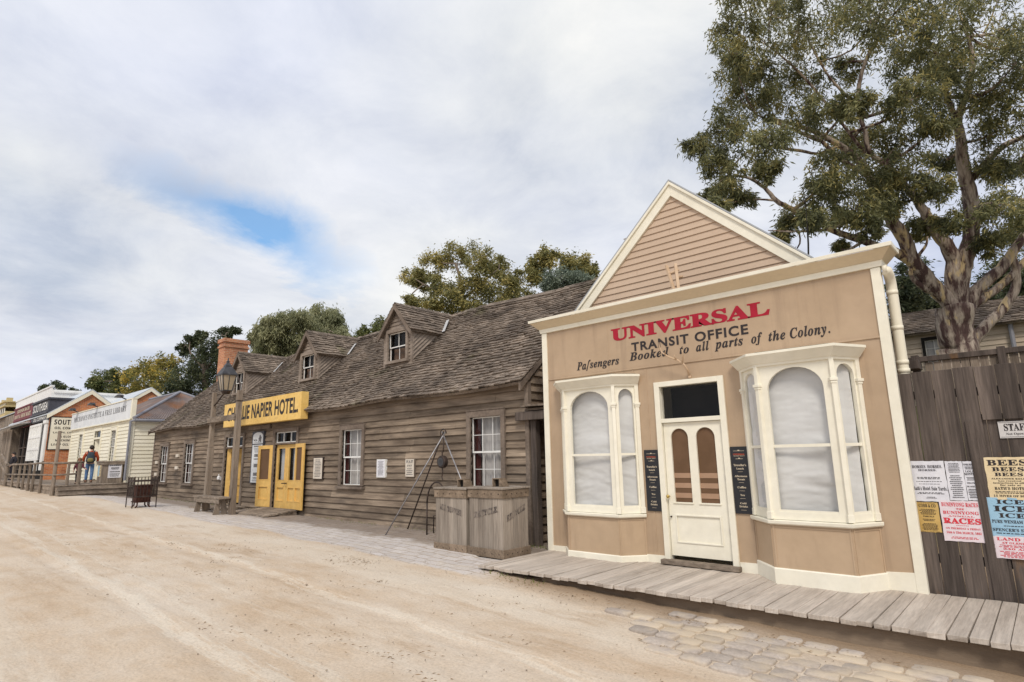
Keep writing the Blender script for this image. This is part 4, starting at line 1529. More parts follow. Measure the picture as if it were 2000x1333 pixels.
# roof
u = Vector((1, 0, 0))
Ls = math.hypot(RY-EY, RZ-EZ)
sv = Vector((0, RY-EY, RZ-EZ))/Ls
nv = Vector((0, -sv.z, sv.y))
RX0, RX1 = -28.75, -7.20
roof_sag = lambda a, s_: -0.05*math.sin(a*0.55)*(s_/Ls)-0.03*math.sin(a*1.3+1)-0.16*sm(13.5, 21, a)*(s_/Ls)-0.02*math.sin(s_*2.2)
mb = MB()
shingles(mb, (RX0, EY, EZ), u, sv, nv, RX1-RX0, Ls, 0.118, 0.135, t=0.02, sag=roof_sag)
NB = 60
for i in range(NB):
    a0, a1 = (RX1-RX0)*i/NB, (RX1-RX0)*(i+1)/NB
    for s0, s1 in ((0, Ls/2), (Ls/2, Ls)):
        mb.face([Vector((RX0+a, EY, EZ))+sv*s_+nv*-0.01+Vector((0, 0, roof_sag(a, s_))) for a, s_ in ((a0, s0), (a1, s0), (a1, s1), (a0, s1))])
    mb.face([(RX0+a, y, z+roof_sag(a, s_)) for a, y, z, s_ in ((a0, RY, RZ-0.01, Ls), (a1, RY, RZ-0.01, Ls), (a1, 14.45, 2.97, 0), (a0, 14.45, 2.97, 0))])
    for (nn0, nn1) in ((-0.01, -0.07),):
        p = lambda a, nn: Vector((RX0+a, EY-0.0, EZ+roof_sag(a, 0)))+nv*nn
        mb.face([p(a0, nn1), p(a1, nn1), p(a1, nn0), p(a0, nn0)])
        q = lambda a: Vector((RX0+a, 8.45, EZ+0.2+roof_sag(a, 0)))
        mb.face([q(a0), q(a1), p(a1, nn1), p(a0, nn1)])
# capping shingles along the ridge
a = 0.0
while a < RX1-RX0:
    wd = random.uniform(0.16, 0.26)
    mb.tone = random.random()
    zz_ = RZ+roof_sag(a, Ls)+random.uniform(0.01, 0.03)
    x0, x1 = RX0+a, RX0+a+wd*1.3
    for s_ in (-1, 1):
        mb.raw([(x0, RY, zz_+0.035), (x1, RY, zz_+0.02), (x1, RY+s_*0.13, zz_-0.085), (x0, RY+s_*0.13, zz_-0.075), (x0, RY, zz_+0.005), (x0, RY+s_*0.13, zz_-0.11)],
               [(0, 1, 2, 3), (0, 3, 5, 4)])
    a += wd
roof = mb.build('roof', 'shingles', hotel)
mb = MB()
for s_, (y0, z0) in ((-1, (EY-0.02, EZ-0.02)),):
    mb.hexa([(RX1-0.035, y0, z0-0.14), (RX1+0.012, y0, z0-0.14), (RX1+0.012, RY, RZ-0.16), (RX1-0.035, RY, RZ-0.16)],
            [(RX1-0.035, y0, z0+0.0), (RX1+0.012, y0, z0+0.0), (RX1+0.012, RY, RZ-0.10), (RX1-0.035, RY, RZ-0.10)])
    mb.hexa([(RX0-0.012, y0, z0-0.14), (RX0+0.035, y0, z0-0.14), (RX0+0.035, RY, RZ-0.16), (RX0-0.012, RY, RZ-0.16)],
            [(RX0-0.012, y0, z0-0.0), (RX0+0.035, y0, z0-0.0), (RX0+0.035, RY, RZ-0.05), (RX0-0.012, RY, RZ-0.05)])
mb.build('barge_board', 'hotel_trim', hotel)
# chimney on the far gable
mb = MB()
cx0, cx1, cy0, cy1 = -28.95, -28.25, 10.82, 11.92
mb.box(cx0, cx1, cy0, cy1, 4.8, 6.98)
mb.box(cx0-0.05, cx1+0.05, cy0-0.05, cy1+0.05, 6.98, 7.07)
mb.box(cx0, cx1, cy0, cy1, 7.07, 7.22)
mb.box(cx0-0.06, cx1+0.06, cy0-0.06, cy1+0.06, 7.22, 7.40)
mb.build('chimney', 'chimney_brick', roof, 0.01)


def window(fr, parent, o, name='window', cols=3, fw=0.11, sill=True, mat='hotel_trim', bars=0.011, sash_mat='white_paint', red=True, curtain=True, deep=0.05, out=0.078, rows=2):
    a0, a1, z0, z1 = o
    mb = MB()
    frame_ring(mb, fr, a0-fw, a1+fw, z0-0.02, z1+fw+0.02, fw, -0.06, out, wb=0.02, wt=fw+0.02)
    if sill:
        fr.box(mb, a0-fw-0.05, a1+fw+0.05, z0-0.09, z0-0.03, -0.02, out+0.05)
        fr.box(mb, a0-fw, a1+fw, z1+fw+0.021, z1+fw+0.04, -0.02, out+0.015)
    root = mb.build(name, mat, parent, 0.004)
    mb = MB()
    zm = (z0+z1)/2
    # two sashes, the upper one in front
    for (b, c, d) in ((zm-0.018, z1, -0.005), (z0, zm+0.018, -0.035)):
        frame_ring(mb, fr, a0, a1, b, c, 0.022, d-0.022, d)
        for i in range(1, cols):
            x = a0+(a1-a0)*i/cols
            fr.box(mb, x-bars/2, x+bars/2, b+0.022, c-0.022, d-0.016, d-0.003)
        for j in range(1, rows):
            z = b+(c-b)*j/rows
            fr.box(mb, a0+0.022, a1-0.022, z-bars/2, z+bars/2, d-0.0165, d-0.0025)
    mb.build('sash', sash_mat, root)
    mb = MB()
    fr.quad(mb, a0, a1, z0, z1, -0.045)
    mb.build('pane', 'glass_old' if curtain else 'glass_dark', root)
    if curtain:
        mb = MB()
        cloth(mb, fr, a0+(0.16 if red else 0.0), a1-0.02, z0, z1, -0.13, 0.022, 4.5, 60)
        mb.build('curtain', 'curtain_white', root, smooth=True)
    if red:
        mb = MB()
        cloth(mb, fr, a0-0.05, a0+0.15, z0, z1, -0.10, 0.015, 1.5, 18)
        if red == 2:
            cloth(mb, fr, a1-0.20, a1+0.05, z0, z1, -0.10, 0.015, 1.5, 18)
        mb.build('side_curtain', 'curtain_red', root, smooth=True)
    return root


window(hw, hotel, wins[0])
window(hw, hotel, wins[1])
window(hw, hotel, wins[2], red=2)
window(hw, hotel, wins[3], red=2)

# right-hand doorway: transom, pair of inner doors, two shutter doors folded back
mb = MB()
frame_ring(mb, hw, -17.53, -15.97, 0.2, 2.56, 0.11, -0.10, 0.078, wb=0, wt=0.10)
hw.box(mb, -17.42, -16.08, 2.09, 2.14, -0.08, 0.045)
dfr = mb.build('double_door', 'hotel_trim', hotel, 0.004)
mb = MB()
for i in (1, 2):
    x = -17.42+1.34*i/3
    hw.box(mb, x-0.012, x+0.012, 2.14, 2.46, -0.03, 0.0)
frame_ring(mb, hw, -17.42, -16.08, 2.14, 2.46, 0.03, -0.03, 0.0)
mb.build('transom_bar', 'white_paint', dfr)
mb = MB()
hw.quad(mb, -17.42, -16.08, 2.14, 2.46, -0.02)
mb.build('transom_pane', 'glass_dark', dfr)


def panel_door(mb, gb, fr, a0, a1, z0, z1, d, t=0.04, zsplit=0.42):
    """stile-and-rail door with a tall pane over a sunk panel"""
    zz = z0+(z1-z0)*zsplit
    m = (a1-a0)*0.17
    arch_panel(mb, fr, a0, a1, zz, z1, a0+m, a1-m, zz+0.03, z1-0.10, 0.0002, d, t, n=1)
    arch_panel(mb, fr, a0, a1, z0, zz, a0+m, a1-m, z0+0.20, zz-0.16, 0.0002, d, t, n=1)
    fr.quad(mb, a0+m, a1-m, z0+0.20, zz-0.16, d-0.030)
    frame_ring(mb, fr, a0+m, a1-m, z0+0.20, zz-0.16, 0.022, d-0.030, d+0.008)
    frame_ring(mb, fr, a0+m-0.01, a1-m+0.01, zz+0.02, z1-0.09, 0.02, d-0.002, d+0.008)
    gb.append((fr, a0+m, a1-m, zz+0.03, z1-0.10, d-t*0.5))


gl = []
mb = MB()
panel_door(mb, gl, hw, -17.42, -16.755, 0.24, 2.08, -0.03)
panel_door(mb, gl, hw, -16.745, -16.08, 0.24, 2.08, -0.03)
mb.build('door_leaf', 'yellow', dfr)
mb = MB()
for (fr, a0, a1, z0, z1, d) in gl:
    fr.quad(mb, a0, a1, z0, z1, d)
mb.build('pane', 'glass_old', dfr)
mb = MB()
cloth(mb, hw, -17.33, -16.80, 0.95, 2.05, -0.15, 0.015, 4, 30)
cloth(mb, hw, -16.55, -16.12, 0.95, 2.05, -0.15, 0.015, 4, 30)
mb.build('curtain', 'curtain_grey', dfr, smooth=True)
mb = MB()
mb.tube([(-16.80, 8.43, 0.96), (-16.80, 8.36, 0.96), (-16.86, 8.35, 0.96)], 0.015, 6)
mb.tube([(-16.70, 8.43, 0.96), (-16.70, 8.36, 0.96), (-16.64, 8.35, 0.96)], 0.015, 6)
mb.build('door_handle', 'iron', dfr)
# shutters stand open: the near one turned across the doorway edge, the other back to the wall
for (p, q) in (((-17.47, 8.33), (-18.10, 8.20)), ((-16.03, 8.315), (-15.37, 8.22))):
    if q[0] < p[0]:
        a_, b_ = q, p
    else:
        a_, b_ = p, q
    uu = Vector((b_[0]-a_[0], b_[1]-a_[1], 0))
    n_ = Vector((uu.y, -uu.x, 0))
    fr = F((a_[0], a_[1], 0), uu, n_)
    mb, gl = MB(), []
    L_ = 0.68
    if q[0] < p[0]:
        fr = F(fr(uu.length-L_, 0), uu, n_)
    panel_door(mb, gl, fr, 0.0, L_, 0.27, 2.08, 0.02)
    sh = mb.build('shutter_door', 'yellow', hotel)
    mb = MB()
    for (f2, a0, a1, z0, z1, d) in gl:
        f2.quad(mb, a0, a1, z0, z1, d)
        f2.quad(mb, a1, a0, z0, z1, d-0.003)
    mb.build('screen', 'flyscreen', sh)

# left-hand doorway, its yellow door swung inwards
mb = MB()
frame_ring(mb, hw, -21.16, -19.55, 0.2, 2.54, 0.11, -0.10, 0.078, wb=0, wt=0.10)
hw.box(mb, -21.05, -19.66, 2.06, 2.11, -0.08, 0.045)
dl = mb.build('open_door', 'hotel_trim', hotel, 0.004)
mb = MB()
frame_ring(mb, hw, -21.05, -19.66, 2.11, 2.44, 0.03, -0.03, 0.0)
for i in (1, 2):
    x = -21.05+1.39*i/3
    hw.box(mb, x-0.012, x+0.012, 2.14, 2.44, -0.03, 0.0)
mb.build('transom_bar', 'white_paint', dl)
mb = MB()
hw.quad(mb, -21.05, -19.66, 2.11, 2.44, -0.02)
mb.build('transom_pane', 'glass_dark', dl)
mb, gl = MB(), []
fr = F((-21.03, 8.42, 0), (0.55, 0.84, 0), (0.84, -0.55, 0))
panel_door(mb, gl, fr, 0.0, 0.68, 0.24, 2.05, 0.02)
fr2 = F((-20.18, 9.0, 0), (0.95, -0.3, 0), (-0.3, -0.95, 0))
panel_door(mb, [], fr2, 0.0, 0.6, 0.24, 1.15, 0.02, zsplit=0.9)
for f2, a0, a1, z0, z1, d in gl:
    f2.quad(mb, a0, a1, z0, z1, d)
mb.build('door_leaf', 'yellow', dl)
mb = MB()
hw.box(mb, -21.2, -19.5, 0.17, 0.23, -0.1, 0.22)
mb.build('door_step', 'old_timber_flat', dl, 0.006)
mb = MB()
hw.box(mb, -19.3, -17.75, 2.60, 2.73, 0.02, 0.09)
mb.build('wall_plank', 'hotel_trim', hotel, 0.005)


# dormers
def dormer(cx, lab):
    dy, zb, ze, za, hwid = 9.35, 4.06, 5.0, 5.73, 0.60
    f = XF(dy)
    zroof = lambda y: EZ+(y-EY)*sl
    op = (cx-0.40, cx+0.40, 4.20, 4.97)
    mb = MB()
    k = (za-0.10-ze)/(hwid+0.02)
    boards(mb, f, lambda z: (cx-hwid, cx+hwid) if z < ze else (cx-(za-0.10-z)/k, cx+(za-0.10-z)/k), zb, za-0.14, h=0.105, t=0.030, openings=[op], seg=9, jit=0.002, tones=(0.3, 0.7))
    d = mb.build('dormer', 'dormer_boards', hotel)
    mb = MB()
    f.box(mb, cx-hwid-0.03, cx-hwid+0.055, zb-0.05, ze, -0.05, 0.03)
    mb.cut()
    f.box(mb, cx+hwid-0.055, cx+hwid+0.03, zb-0.05, ze, -0.05, 0.03)
    mb.build('corner_board', 'dormer_boards', d, 0.003)
    # cheeks: boards parallel to the roof slope
    mb = MB()
    for s_ in (-1, 1):
        mb.cut()
        x = cx+s_*hwid
        ytop = EY+(ze+0.08-EZ)/sl
        n_ = 9
        for i in range(n_):
            mb.tone = random.uniform(0.1, 0.9)
            # band between two lines parallel to the roof, clipped by the eave line
            h0 = (ze+0.08-zb)*i/n_
            h1 = (ze+0.08-zb)*(i+1)/n_-0.022
            def pt(h, yy):
                z = zroof(yy)-0.02+h
                return z
            y1a = dy+(ze+0.08-(zb+h0))/sl if zb+h0 < ze+0.08 else dy
            y1b = dy+(ze+0.08-(zb+h1))/sl
            o0, o1 = s_*0.040, s_*0.006
            pts = [(x+o0, dy, zb-0.02+h0), (x+o0, y1a, ze+0.06), (x+o1, y1b, ze+0.06), (x+o1, dy, zb-0.02+h1)]
            mb.face(pts if s_ > 0 else pts[::-1])
            mb.face([(x-s_*0.02, dy, zb-0.02+h0), (x-s_*0.02, y1a, ze+0.06), (x+o0, y1a, ze+0.06), (x+o0, dy, zb-0.02+h0)])
    mb.build('cheek', 'dormer_boards', d)
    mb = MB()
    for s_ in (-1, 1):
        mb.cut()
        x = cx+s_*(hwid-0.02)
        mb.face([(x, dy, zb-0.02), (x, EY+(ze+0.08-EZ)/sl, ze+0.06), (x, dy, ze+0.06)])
    mb.build('gap_shade_sheet', 'inside_shade', d)  # dark sheet that paints shade into the gaps between cheek boards
    # little gabled roof
    mb = MB()
    yr = EY+(za-EZ)/sl+0.1
    ov = 0.16
    zE = ze-0.06
    for s_ in (-1, 1):
        exh = hwid+0.10
        L = math.hypot(exh, za-zE)
        sd = Vector((-s_*exh, 0, za-zE))/L
        o = Vector((cx+s_*exh, dy-ov if s_ > 0 else yr, zE))
        uu = Vector((0, 1, 0)) if s_ > 0 else Vector((0, -1, 0))
        nn = sd.cross(uu) if False else Vector((s_*(za-zE), 0, exh))/L
        LL = yr-dy+ov
        if s_ > 0:
            keep = lambda a, q: (dy-ov+a) < EY+(zE+q*(za-zE)/L-EZ)/sl+0.12
        else:
            keep = lambda a, q: (yr-a) < EY+(zE+q*(za-zE)/L-EZ)/sl+0.12
        shingles(mb, o, uu, sd, nn, LL, L, 0.115, 0.13, t=0.018, keep=keep)
        ye = EY+(zE-EZ)/sl+0.1
        A = [(cx+s_*exh, dy-ov, zE), (cx+s_*exh, ye, zE), (cx, yr, za), (cx, dy-ov, za)]
        mb.face(A)
        mb.face([(p[0], p[1], p[2]-0.05) for p in A])
        mb.face([A[0], A[1], (A[1][0], A[1][1], A[1][2]-0.05), (A[0][0], A[0][1], A[0][2]-0.05)])
    y_ = dy-ov
    while y_ < yr-0.1:
        mb.tone = random.random()
        for s_ in (-1, 1):
            mb.face([(cx, y_, za+0.065), (cx, y_+0.24, za+0.05), (cx+s_*0.10, y_+0.24, za-0.045), (cx+s_*0.10, y_, za-0.03)])
        y_ += 0.19
    mb.build('dormer_roof', 'shingles', d)
    mb = MB()
    for s_ in (-1, 1):
        exh = hwid+0.13
        mb.hexa([(cx+s_*exh, dy-ov-0.02, zE-0.17), (cx+s_*exh, dy-ov+0.015, zE-0.17), (cx, dy-ov+0.015, za-0.13), (cx, dy-ov-0.02, za-0.13)],
                [(cx+s_*exh, dy-ov-0.02, zE-0.04), (cx+s_*exh, dy-ov+0.015, zE-0.04), (cx, dy-ov+0.015, za+0.01), (cx, dy-ov-0.02, za+0.01)])
    mb.build('barge_board', 'hotel_trim', d)
    # lead valley at the back of the near slope
    mb = MB()
    exh = hwid+0.10
    for t0, t1 in ((0.0, 0.62),):
        P = []
        for t_ in (t0, t1):
            x = cx+exh*(1-t_)+0.02
            z = zE+(za-zE)*t_
            y = EY+(z-EZ)/sl
            P.append((x, y, z))
        up = nv*0.075
        mb.face([Vector(P[0])+up, Vector((P[0][0]+0.10, P[0][1]+0.02, P[0][2]+0.02))+up, Vector((P[1][0]+0.10, P[1][1]+0.02, P[1][2]+0.02))+up, Vector(P[1])+up])
    mb.build('lead_flashing', 'lead', d)
    wnd = window(f, d, (op[0]+0.0, op[1]-0.0, op[2], op[3]), 'window_frame', cols=2, fw=0.085, sill=False, mat='dormer_boards', red=False, curtain=False, rows=1, bars=0.014)
    # depth stays thing > part > sub-part
    for ch in list(wnd.children):
        ch.parent = d
    mb = MB()
    f.box(mb, cx-0.50, cx+0.50, 4.12, 4.195, -0.02, 0.11)
    mb.build('window_sill', 'dormer_boards', d, 0.004)
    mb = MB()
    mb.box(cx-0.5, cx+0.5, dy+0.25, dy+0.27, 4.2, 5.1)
    mb.build('unlit_sheet', 'inside_shade', d)  # added dark sheet, painted shade of the attic behind the window
    mb = MB()
    cloth(mb, f, op[0], op[1], 4.22, 4.56, -0.15, 0.012, 3, 16)
    mb.build('half_curtain', 'flyscreen', d)
    return d


for cx in (-12.66, -17.42, -22.66):
    dormer(cx, '')

# signboard
t_ = thing('hotel_sign', 'long yellow signboard with black hotel name fixed along the shingle eave', 'sign', (-17.8, 8.0, 2.75))
sf = XF(8.0)
mb = MB()
sf.box(mb, -20.50, -15.26, 2.745, 3.505, -0.22, 0.0)
mb.build('board', 'sign_yellow', t_, 0.006)
mb = MB()
text(mb, sf, 'CHARLIE NAPIER HOTEL.', -20.22, -15.42, 2.925, 3.375, 0.004, 'sans', off=0.03, space=1.04)
mb.build('lettering', 'ink', t_)
mb = MB()
for x in (-20.2, -18.0, -15.6):
    mb.cut()
    mb.bar((x, 8.20, 3.3), (x, 8.55, 3.45), 0.05, 0.05)
    mb.bar((x, 8.20, 2.85), (x, 8.40, 2.80), 0.05, 0.05)
mb.build('bracket', 'hotel_trim', t_)


# notices on the hotel wall
def notice(x0, x1, z0, z1, lab, mat='notice_cream', fm='hotel_trim', fw=0.015, d=0.085, rows=14, heads=(), name='wall_notice', round_top=False):
    t_ = thing(name, lab, 'notice', ((x0+x1)/2, 8.36, z0))
    mb = MB()
    hw.box(mb, x0-fw, x1+fw, z0-fw, z1+fw, 0.005, d-0.006)
    mb.build('backing', fm, t_, 0.003)
    mb = MB()
    hw.quad(mb, x0, x1, z0, z1, d-0.002)
    mb.build('sheet', mat, t_)
    mb = MB()
    h = z1-z0
    kmax = 0.06
    for s, k0, k1, wd in heads:
        c = (x0+x1)/2
        text(mb, hw, s, c-(x1-x0)*wd/2, c+(x1-x0)*wd/2, z1-h*k1, z1-h*k0, d, 'bold', off=0.015)
        kmax = max(kmax, k1+0.03)
    if rows:
        lines(mb, hw, x0+0.12*(x1-x0), x1-0.12*(x1-x0), z0+h*0.07, z1-h*kmax, d, rows)
    mb.build('print', 'ink_grey', t_)
    return t_


notice(-15.01, -14.55, 1.115, 1.665, 'cream notice with rounded black frame between the yellow shutter doors and the curtained window', rows=12, fm='iron', fw=0.02)
notice(-12.03, -11.72, 1.19, 1.575, 'small white framed sheet between the curtained window and the bill headed FAT', 'paper_white', 'white_paint', 0.02, rows=12)
notice(-10.92, -10.61, 1.20, 1.585, 'small cream bill headed FAT beside the iron tripod', 'notice_cream', 'hotel_trim', 0.008, rows=3, heads=(('FAT', 0.06, 0.22, 0.8), ('FAT', 0.32, 0.42, 0.55), ('FAT', 0.50, 0.58, 0.5)))
t_ = thing('coach_board', 'tall white board with a picture of a horse coach half hidden by the yellow shutter', 'notice', (-18.5, 8.36, 0.96))
mb = MB()
hw.box(mb, -18.93, -18.12, 0.94, 2.54, 0.01, 0.085)
mb.build('backing', 'slate_paint', t_)
mb = MB()
arch_pane(mb, hw, -18.87, -18.17, 2.16, 2.51, 0.12, 0.087)
hw.quad(mb, -18.87, -18.17, 0.96, 2.12, 0.087)
mb.build('sheet', 'pale_grey', t_)
mb = MB()
c = -18.52
hw.quad(mb, c-0.28, c+0.28, 2.185, 2.195, 0.089)
for a in (-0.22, -0.08):       # a pair of horses drawing a coach
    mb.face([hw(c+a+dx, 2.20+dz, 0.089) for dx, dz in ((-0.05, 0.0), (-0.04, 0.0), (-0.03, 0.05), (0.03, 0.05), (0.035, 0.0), (0.045, 0.0), (0.05, 0.08), (-0.03, 0.085), (-0.06, 0.12), (-0.085, 0.10), (-0.06, 0.07))])
mb.face([hw(c+dx, 2.2+dz, 0.089) for dx, dz in ((0.06, 0.04), (0.24, 0.04), (0.26, 0.16), (0.20, 0.17), (0.20, 0.22), (0.12, 0.22), (0.10, 0.15), (0.05, 0.13))])
for a in (0.09, 0.21):
    arch_pane(mb, hw, c+a-0.035, c+a+0.035, 2.197, 2.27, 0.035, 0.0895)
mb.build('picture', 'ink_grey', t_)
mb = MB()
for k, (z0, z1, wd) in enumerate(((2.05, 2.10, 0.5), (1.74, 1.84, 0.36), (1.66, 1.70, 0.4), (1.42, 1.54, 0.36), (1.16, 1.27, 0.36), (1.08, 1.12, 0.4))):
    lines(mb, hw, c-wd/2, c+wd/2, z0, z1, 0.0895, 1, 0.9, 0.05)
lines(mb, hw, c-0.25, c+0.25, 0.99, 1.06, 0.0895, 3, 0.5)
lines(mb, hw, c-0.25, c+0.25, 1.88, 2.03, 0.0895, 5, 0.4)
mb.build('print', 'ink_grey', t_)
for (x, z, lab) in ((-25.63, 1.89, 'small square white tile between the two farthest hotel windows, the upper one'), (-25.62, 1.42, 'small square white tile between the two farthest hotel windows, the lower one'),
                    (-28.03, 1.65, 'small square white tile at the far hotel corner, the upper one'), (-28.0, 1.16, 'small square white tile at the far hotel corner, the lower one')):
    mb = MB()
    hw.box(mb, x-0.14, x+0.14, z-0.055, z+0.06, 0.0, 0.085)
    hw.box(mb, x-0.10, x+0.10, z+0.06, z+0.066, 0.0, 0.08)
    o = mb.build('wall_tile', 'notice_cream', bevel=0.006)
    tag(o, lab, 'wall tile', 'small white tiles on the hotel wall')
mb = MB()
mb.lathe((-21.32, 8.30, 1.02), [(0.03, 0), (0.055, 0.01), (0.055, 0.09), (0.03, 0.12), (0.015, 0.125), (0.015, 0.16), (0.022, 0.165), (0.022, 0.18)], 12)
mb.box(-21.36, -21.28, 8.34, 8.37, 1.0, 1.12)
o = mb.build('dispenser_bottle', 'plastic_white', smooth=False)
tag(o, 'small white pump bottle fixed on the wall beside the half open door', 'bottle')

# covered gateway between hotel and office
t_ = thing('passage_gateway', 'dark timber gateway with a heavy lintel in the narrow gap beside the tan office', 'gateway', (-6.9, 8.35, 0))
mb = MB()
mb.box(-7.46, -6.54, 8.24, 8.36, 2.26, 2.42)
mb.build('lintel', 'fence_boards', t_, 0.01)
mb = MB()
mb.box(-7.19, -7.06, 8.37, 8.50, -0.05, 2.26)
mb.build('post', 'fence_boards', t_, 0.008)
mb = MB()
mb.hexa([(-7.25, 8.3, 2.44), (-6.54, 8.3, 2.44), (-6.54, 13.5, 2.60), (-7.25, 13.5, 2.60)], [(-7.25, 8.3, 2.48), (-6.54, 8.3, 2.48), (-6.54, 13.5, 2.64), (-7.25, 13.5, 2.64)])
shingles(mb, (-7.25, 8.2, 2.48), (1, 0, 0), Vector((0, 1, 0.03)).normalized(), Vector((0, -0.03, 1)).normalized(), 0.70, 1.2, 0.2, 0.15)
mb.build('roof', 'shingles', t_)
mb = MB()
boards(mb, XF(11.5), lambda z: (-7.2, -6.5), 0, 2.6, h=0.15, t=0.02)
mb.build('back_wall', 'fence_boards', t_)


# ------------------------------------------------------------------ street furniture by the hotel
def bin_box(x0, x1, y0, y1, z0, z1, lab, word, side_word, faded):
    t_ = thing('timber_bin', lab, 'bin', ((x0+x1)/2, (y0+y1)/2, z0), 'timber bins by the passage')
    mb = MB()
    # upright planks round the four sides
    for (fr, L) in ((XF(y0), None), (YF(x1), None), (F((0, y1, 0), (-1, 0, 0), (0, 1, 0)), None), (F((x0, 0, 0), (0, -1, 0), (-1, 0, 0)), None)):
        if abs(fr.n.y) > 0.5:
            a0, a1 = (x0, x1) if fr.n.y < 0 else (-x1, -x0)
        else:
            a0, a1 = (y0, y1) if fr.n.x > 0 else (-y1, -y0)
        n = max(4, round((a1-a0)/0.115))
        for i in range(n):
            mb.tone = random.random()
            p = a0+(a1-a0)*i/n+0.002
            q = a0+(a1-a0)*(i+1)/n-0.002
            d = random.uniform(-0.003, 0.003)
            fr.box(mb, p, q, z0+0.02, z1-0.02, -0.025, d)
    body = mb.build('plank_side', 'bin_timber', t_, 0.004)
    mb = MB()
    for (b, c, o) in ((z0, z0+0.135, 0.025), (z1-0.15, z1-0.012, 0.022)):
        mb.cut()
        mb.tone = random.random()
        mb.box(x0-o, x1+o, y0-o, y0-0.004, b, c)
        mb.box(x0-o, x1+o, y1+0.004, y1+o, b, c)
        mb.box(x0-o, x0-0.004, y0-0.004, y1+0.004, b, c)
        mb.box(x1+0.004, x1+o, y0-0.004, y1+0.004, b, c)
    mb.build('band', 'bin_band', t_, 0.006)
    mb = MB()
    n = 5
    for i in range(n):
        mb.tone = random.random()
        p = y0-0.04+(y1-y0+0.08)*i/n
        mb.box(x0-0.04, x1+0.04, p+0.002, p+(y1-y0+0.08)/n-0.002, z1-0.008, z1+0.022)
    mb.build('lid', 'bin_timber', t_, 0.004)
    mb = MB()
    for z in (z0+0.065, z1-0.08):
        for i in range(5):
            a = x0+0.07+(x1-x0-0.14)*i/4
            mb.tube([(a, y0-0.022, z), (a, y0-0.030, z)], 0.009, 6)
            a = y0+0.07+(y1-y0-0.14)*i/4
            mb.tube([(x1+0.022, a, z), (x1+0.030, a, z)], 0.009, 6)
    mb.build('nail_heads', 'iron', t_)
    mb = MB()
    cx = (x0+x1)/2+0.06
    cy = (y0+y1)/2-0.05
    # chute: a small hood open to the street, sloping off at the back
    for (a0, a1, b0, b1, c0, c1) in ((-0.085, 0.085, 0.07, 0.085, 0, 0.125), (-0.085, -0.07, -0.07, 0.07, 0, 0.125), (0.07, 0.085, -0.07, 0.07, 0, 0.125), (-0.085, 0.085, -0.07, 0.085, 0.125, 0.14)):
        mb.box(cx+a0, cx+a1, cy+b0, cy+b1, z1+0.022+c0, z1+0.022+c1)
    mb.hexa([(cx+0.086, cy-0.07, z1+0.023), (cx+0.17, cy-0.07, z1+0.023), (cx+0.17, cy+0.085, z1+0.023), (cx+0.086, cy+0.085, z1+0.023)],
            [(cx+0.086, cy-0.07, z1+0.14), (cx+0.09, cy-0.07, z1+0.14), (cx+0.09, cy+0.085, z1+0.14), (cx+0.086, cy+0.085, z1+0.14)])
    ch = mb.build('chute', 'bin_band', t_, 0.003)
    mb = MB()
    mb.box(cx-0.069, cx+0.069, cy+0.0, cy+0.069, z1+0.024, z1+0.146)
    mb.build('chute_shade', 'dark', ch)  # black block painted in for the shade inside the hood
    mb = MB()
    if word:
        fr = XF(y0)
        text(mb, fr, word, x0+0.12, x1-0.10, z0+0.655, z0+0.755, 0.006, 'bold', off=0.03, space=1.1, a_slope=-0.10 if faded else 0.12)
    mb.build('stencil', 'ink_worn' if not faded else 'ink_worn', t_)
    if side_word:
        mb = MB()
        fr = YF(x1)
        text(mb, fr, side_word, y0+0.09, y1-0.08, z0+0.64, z0+0.74, 0.006, 'bold', off=0.03, space=1.1, a_slope=0.16)
        mb.build('side_stencil', 'ink_worn', t_)
    return t_


bin_box(-8.36, -7.56, 7.06, 7.66, 0.0, 1.06, 'weathered plank bin with worn slanting stencil, the one nearer the iron tripod', 'ALL RUBBISH', None, True)
bin_box(-7.48, -6.70, 7.06, 7.68, 0.0, 1.08, 'weathered plank bin stencilled RECYCLE on two sides, the one nearer the boardwalk', 'RECYCLE.', 'RECYCLE', False)

# iron tripod with a hanging scale
t_ = thing('iron_tripod', 'three leaning iron poles meeting in a tripod in front of the hotel wall', 'tripod', (-9.5, 7.8, 0))
ap = Vector((-9.20, 7.96, 2.07))
mb = MB()
mb.tube([(-10.33, 7.39, ground_z(-10.33, 7.39)), ap+Vector((0.05, 0.03, 0.08))], 0.014, 8)
mb.build('pole', 'steel_pole', t_, smooth=True)
mb = MB()
mb.tube([(-10.72, 8.25, ground_z(-10.7, 8.25)), ap+Vector((0.03, -0.02, 0.06))], 0.015, 8)
mb.build('pole', 'iron', t_, smooth=True)
mb = MB()
mb.tube([(-8.12, 8.1, 0.02), ap+Vector((-0.04, 0, 0.06))], 0.014, 8)
mb.build('pole', 'steel_pole', t_, smooth=True)
mb = MB()
c = ap+Vector((0, 0, 0.0))
mb.tube([c+Vector((0.09*math.cos(k*0.5), 0.0, 0.02+0.09*math.sin(k*0.5))) for k in range(0, 10)], 0.012, 6)
mb.tube([c+Vector((0, 0, 0.0)), c+Vector((0.01, 0, -0.25)), c+Vector((-0.01, 0, -0.36))], 0.012, 6)
mb.build('hook', 'iron', t_, smooth=True)
t_ = thing('hanging_scale', 'round grey spring scale hanging from the iron tripod', 'scale', (-9.2, 7.96, 1.3))
mb = MB()
c = Vector((-9.22, 7.95, 1.52))
mb.tube([c+Vector((0, 0.05, 0)), c+Vector((0, -0.035, 0)), c+Vector((0, -0.045, 0))], [0.125, 0.125, 0.105], 24)
mb.build('dial', 'iron', t_, 0.004)
mb = MB()
mb.tube([c+Vector((0, -0.046, 0)), c+Vector((0, -0.050, 0))], 0.085, 20)
mb.build('dial_face', 'lamp_tin', t_)
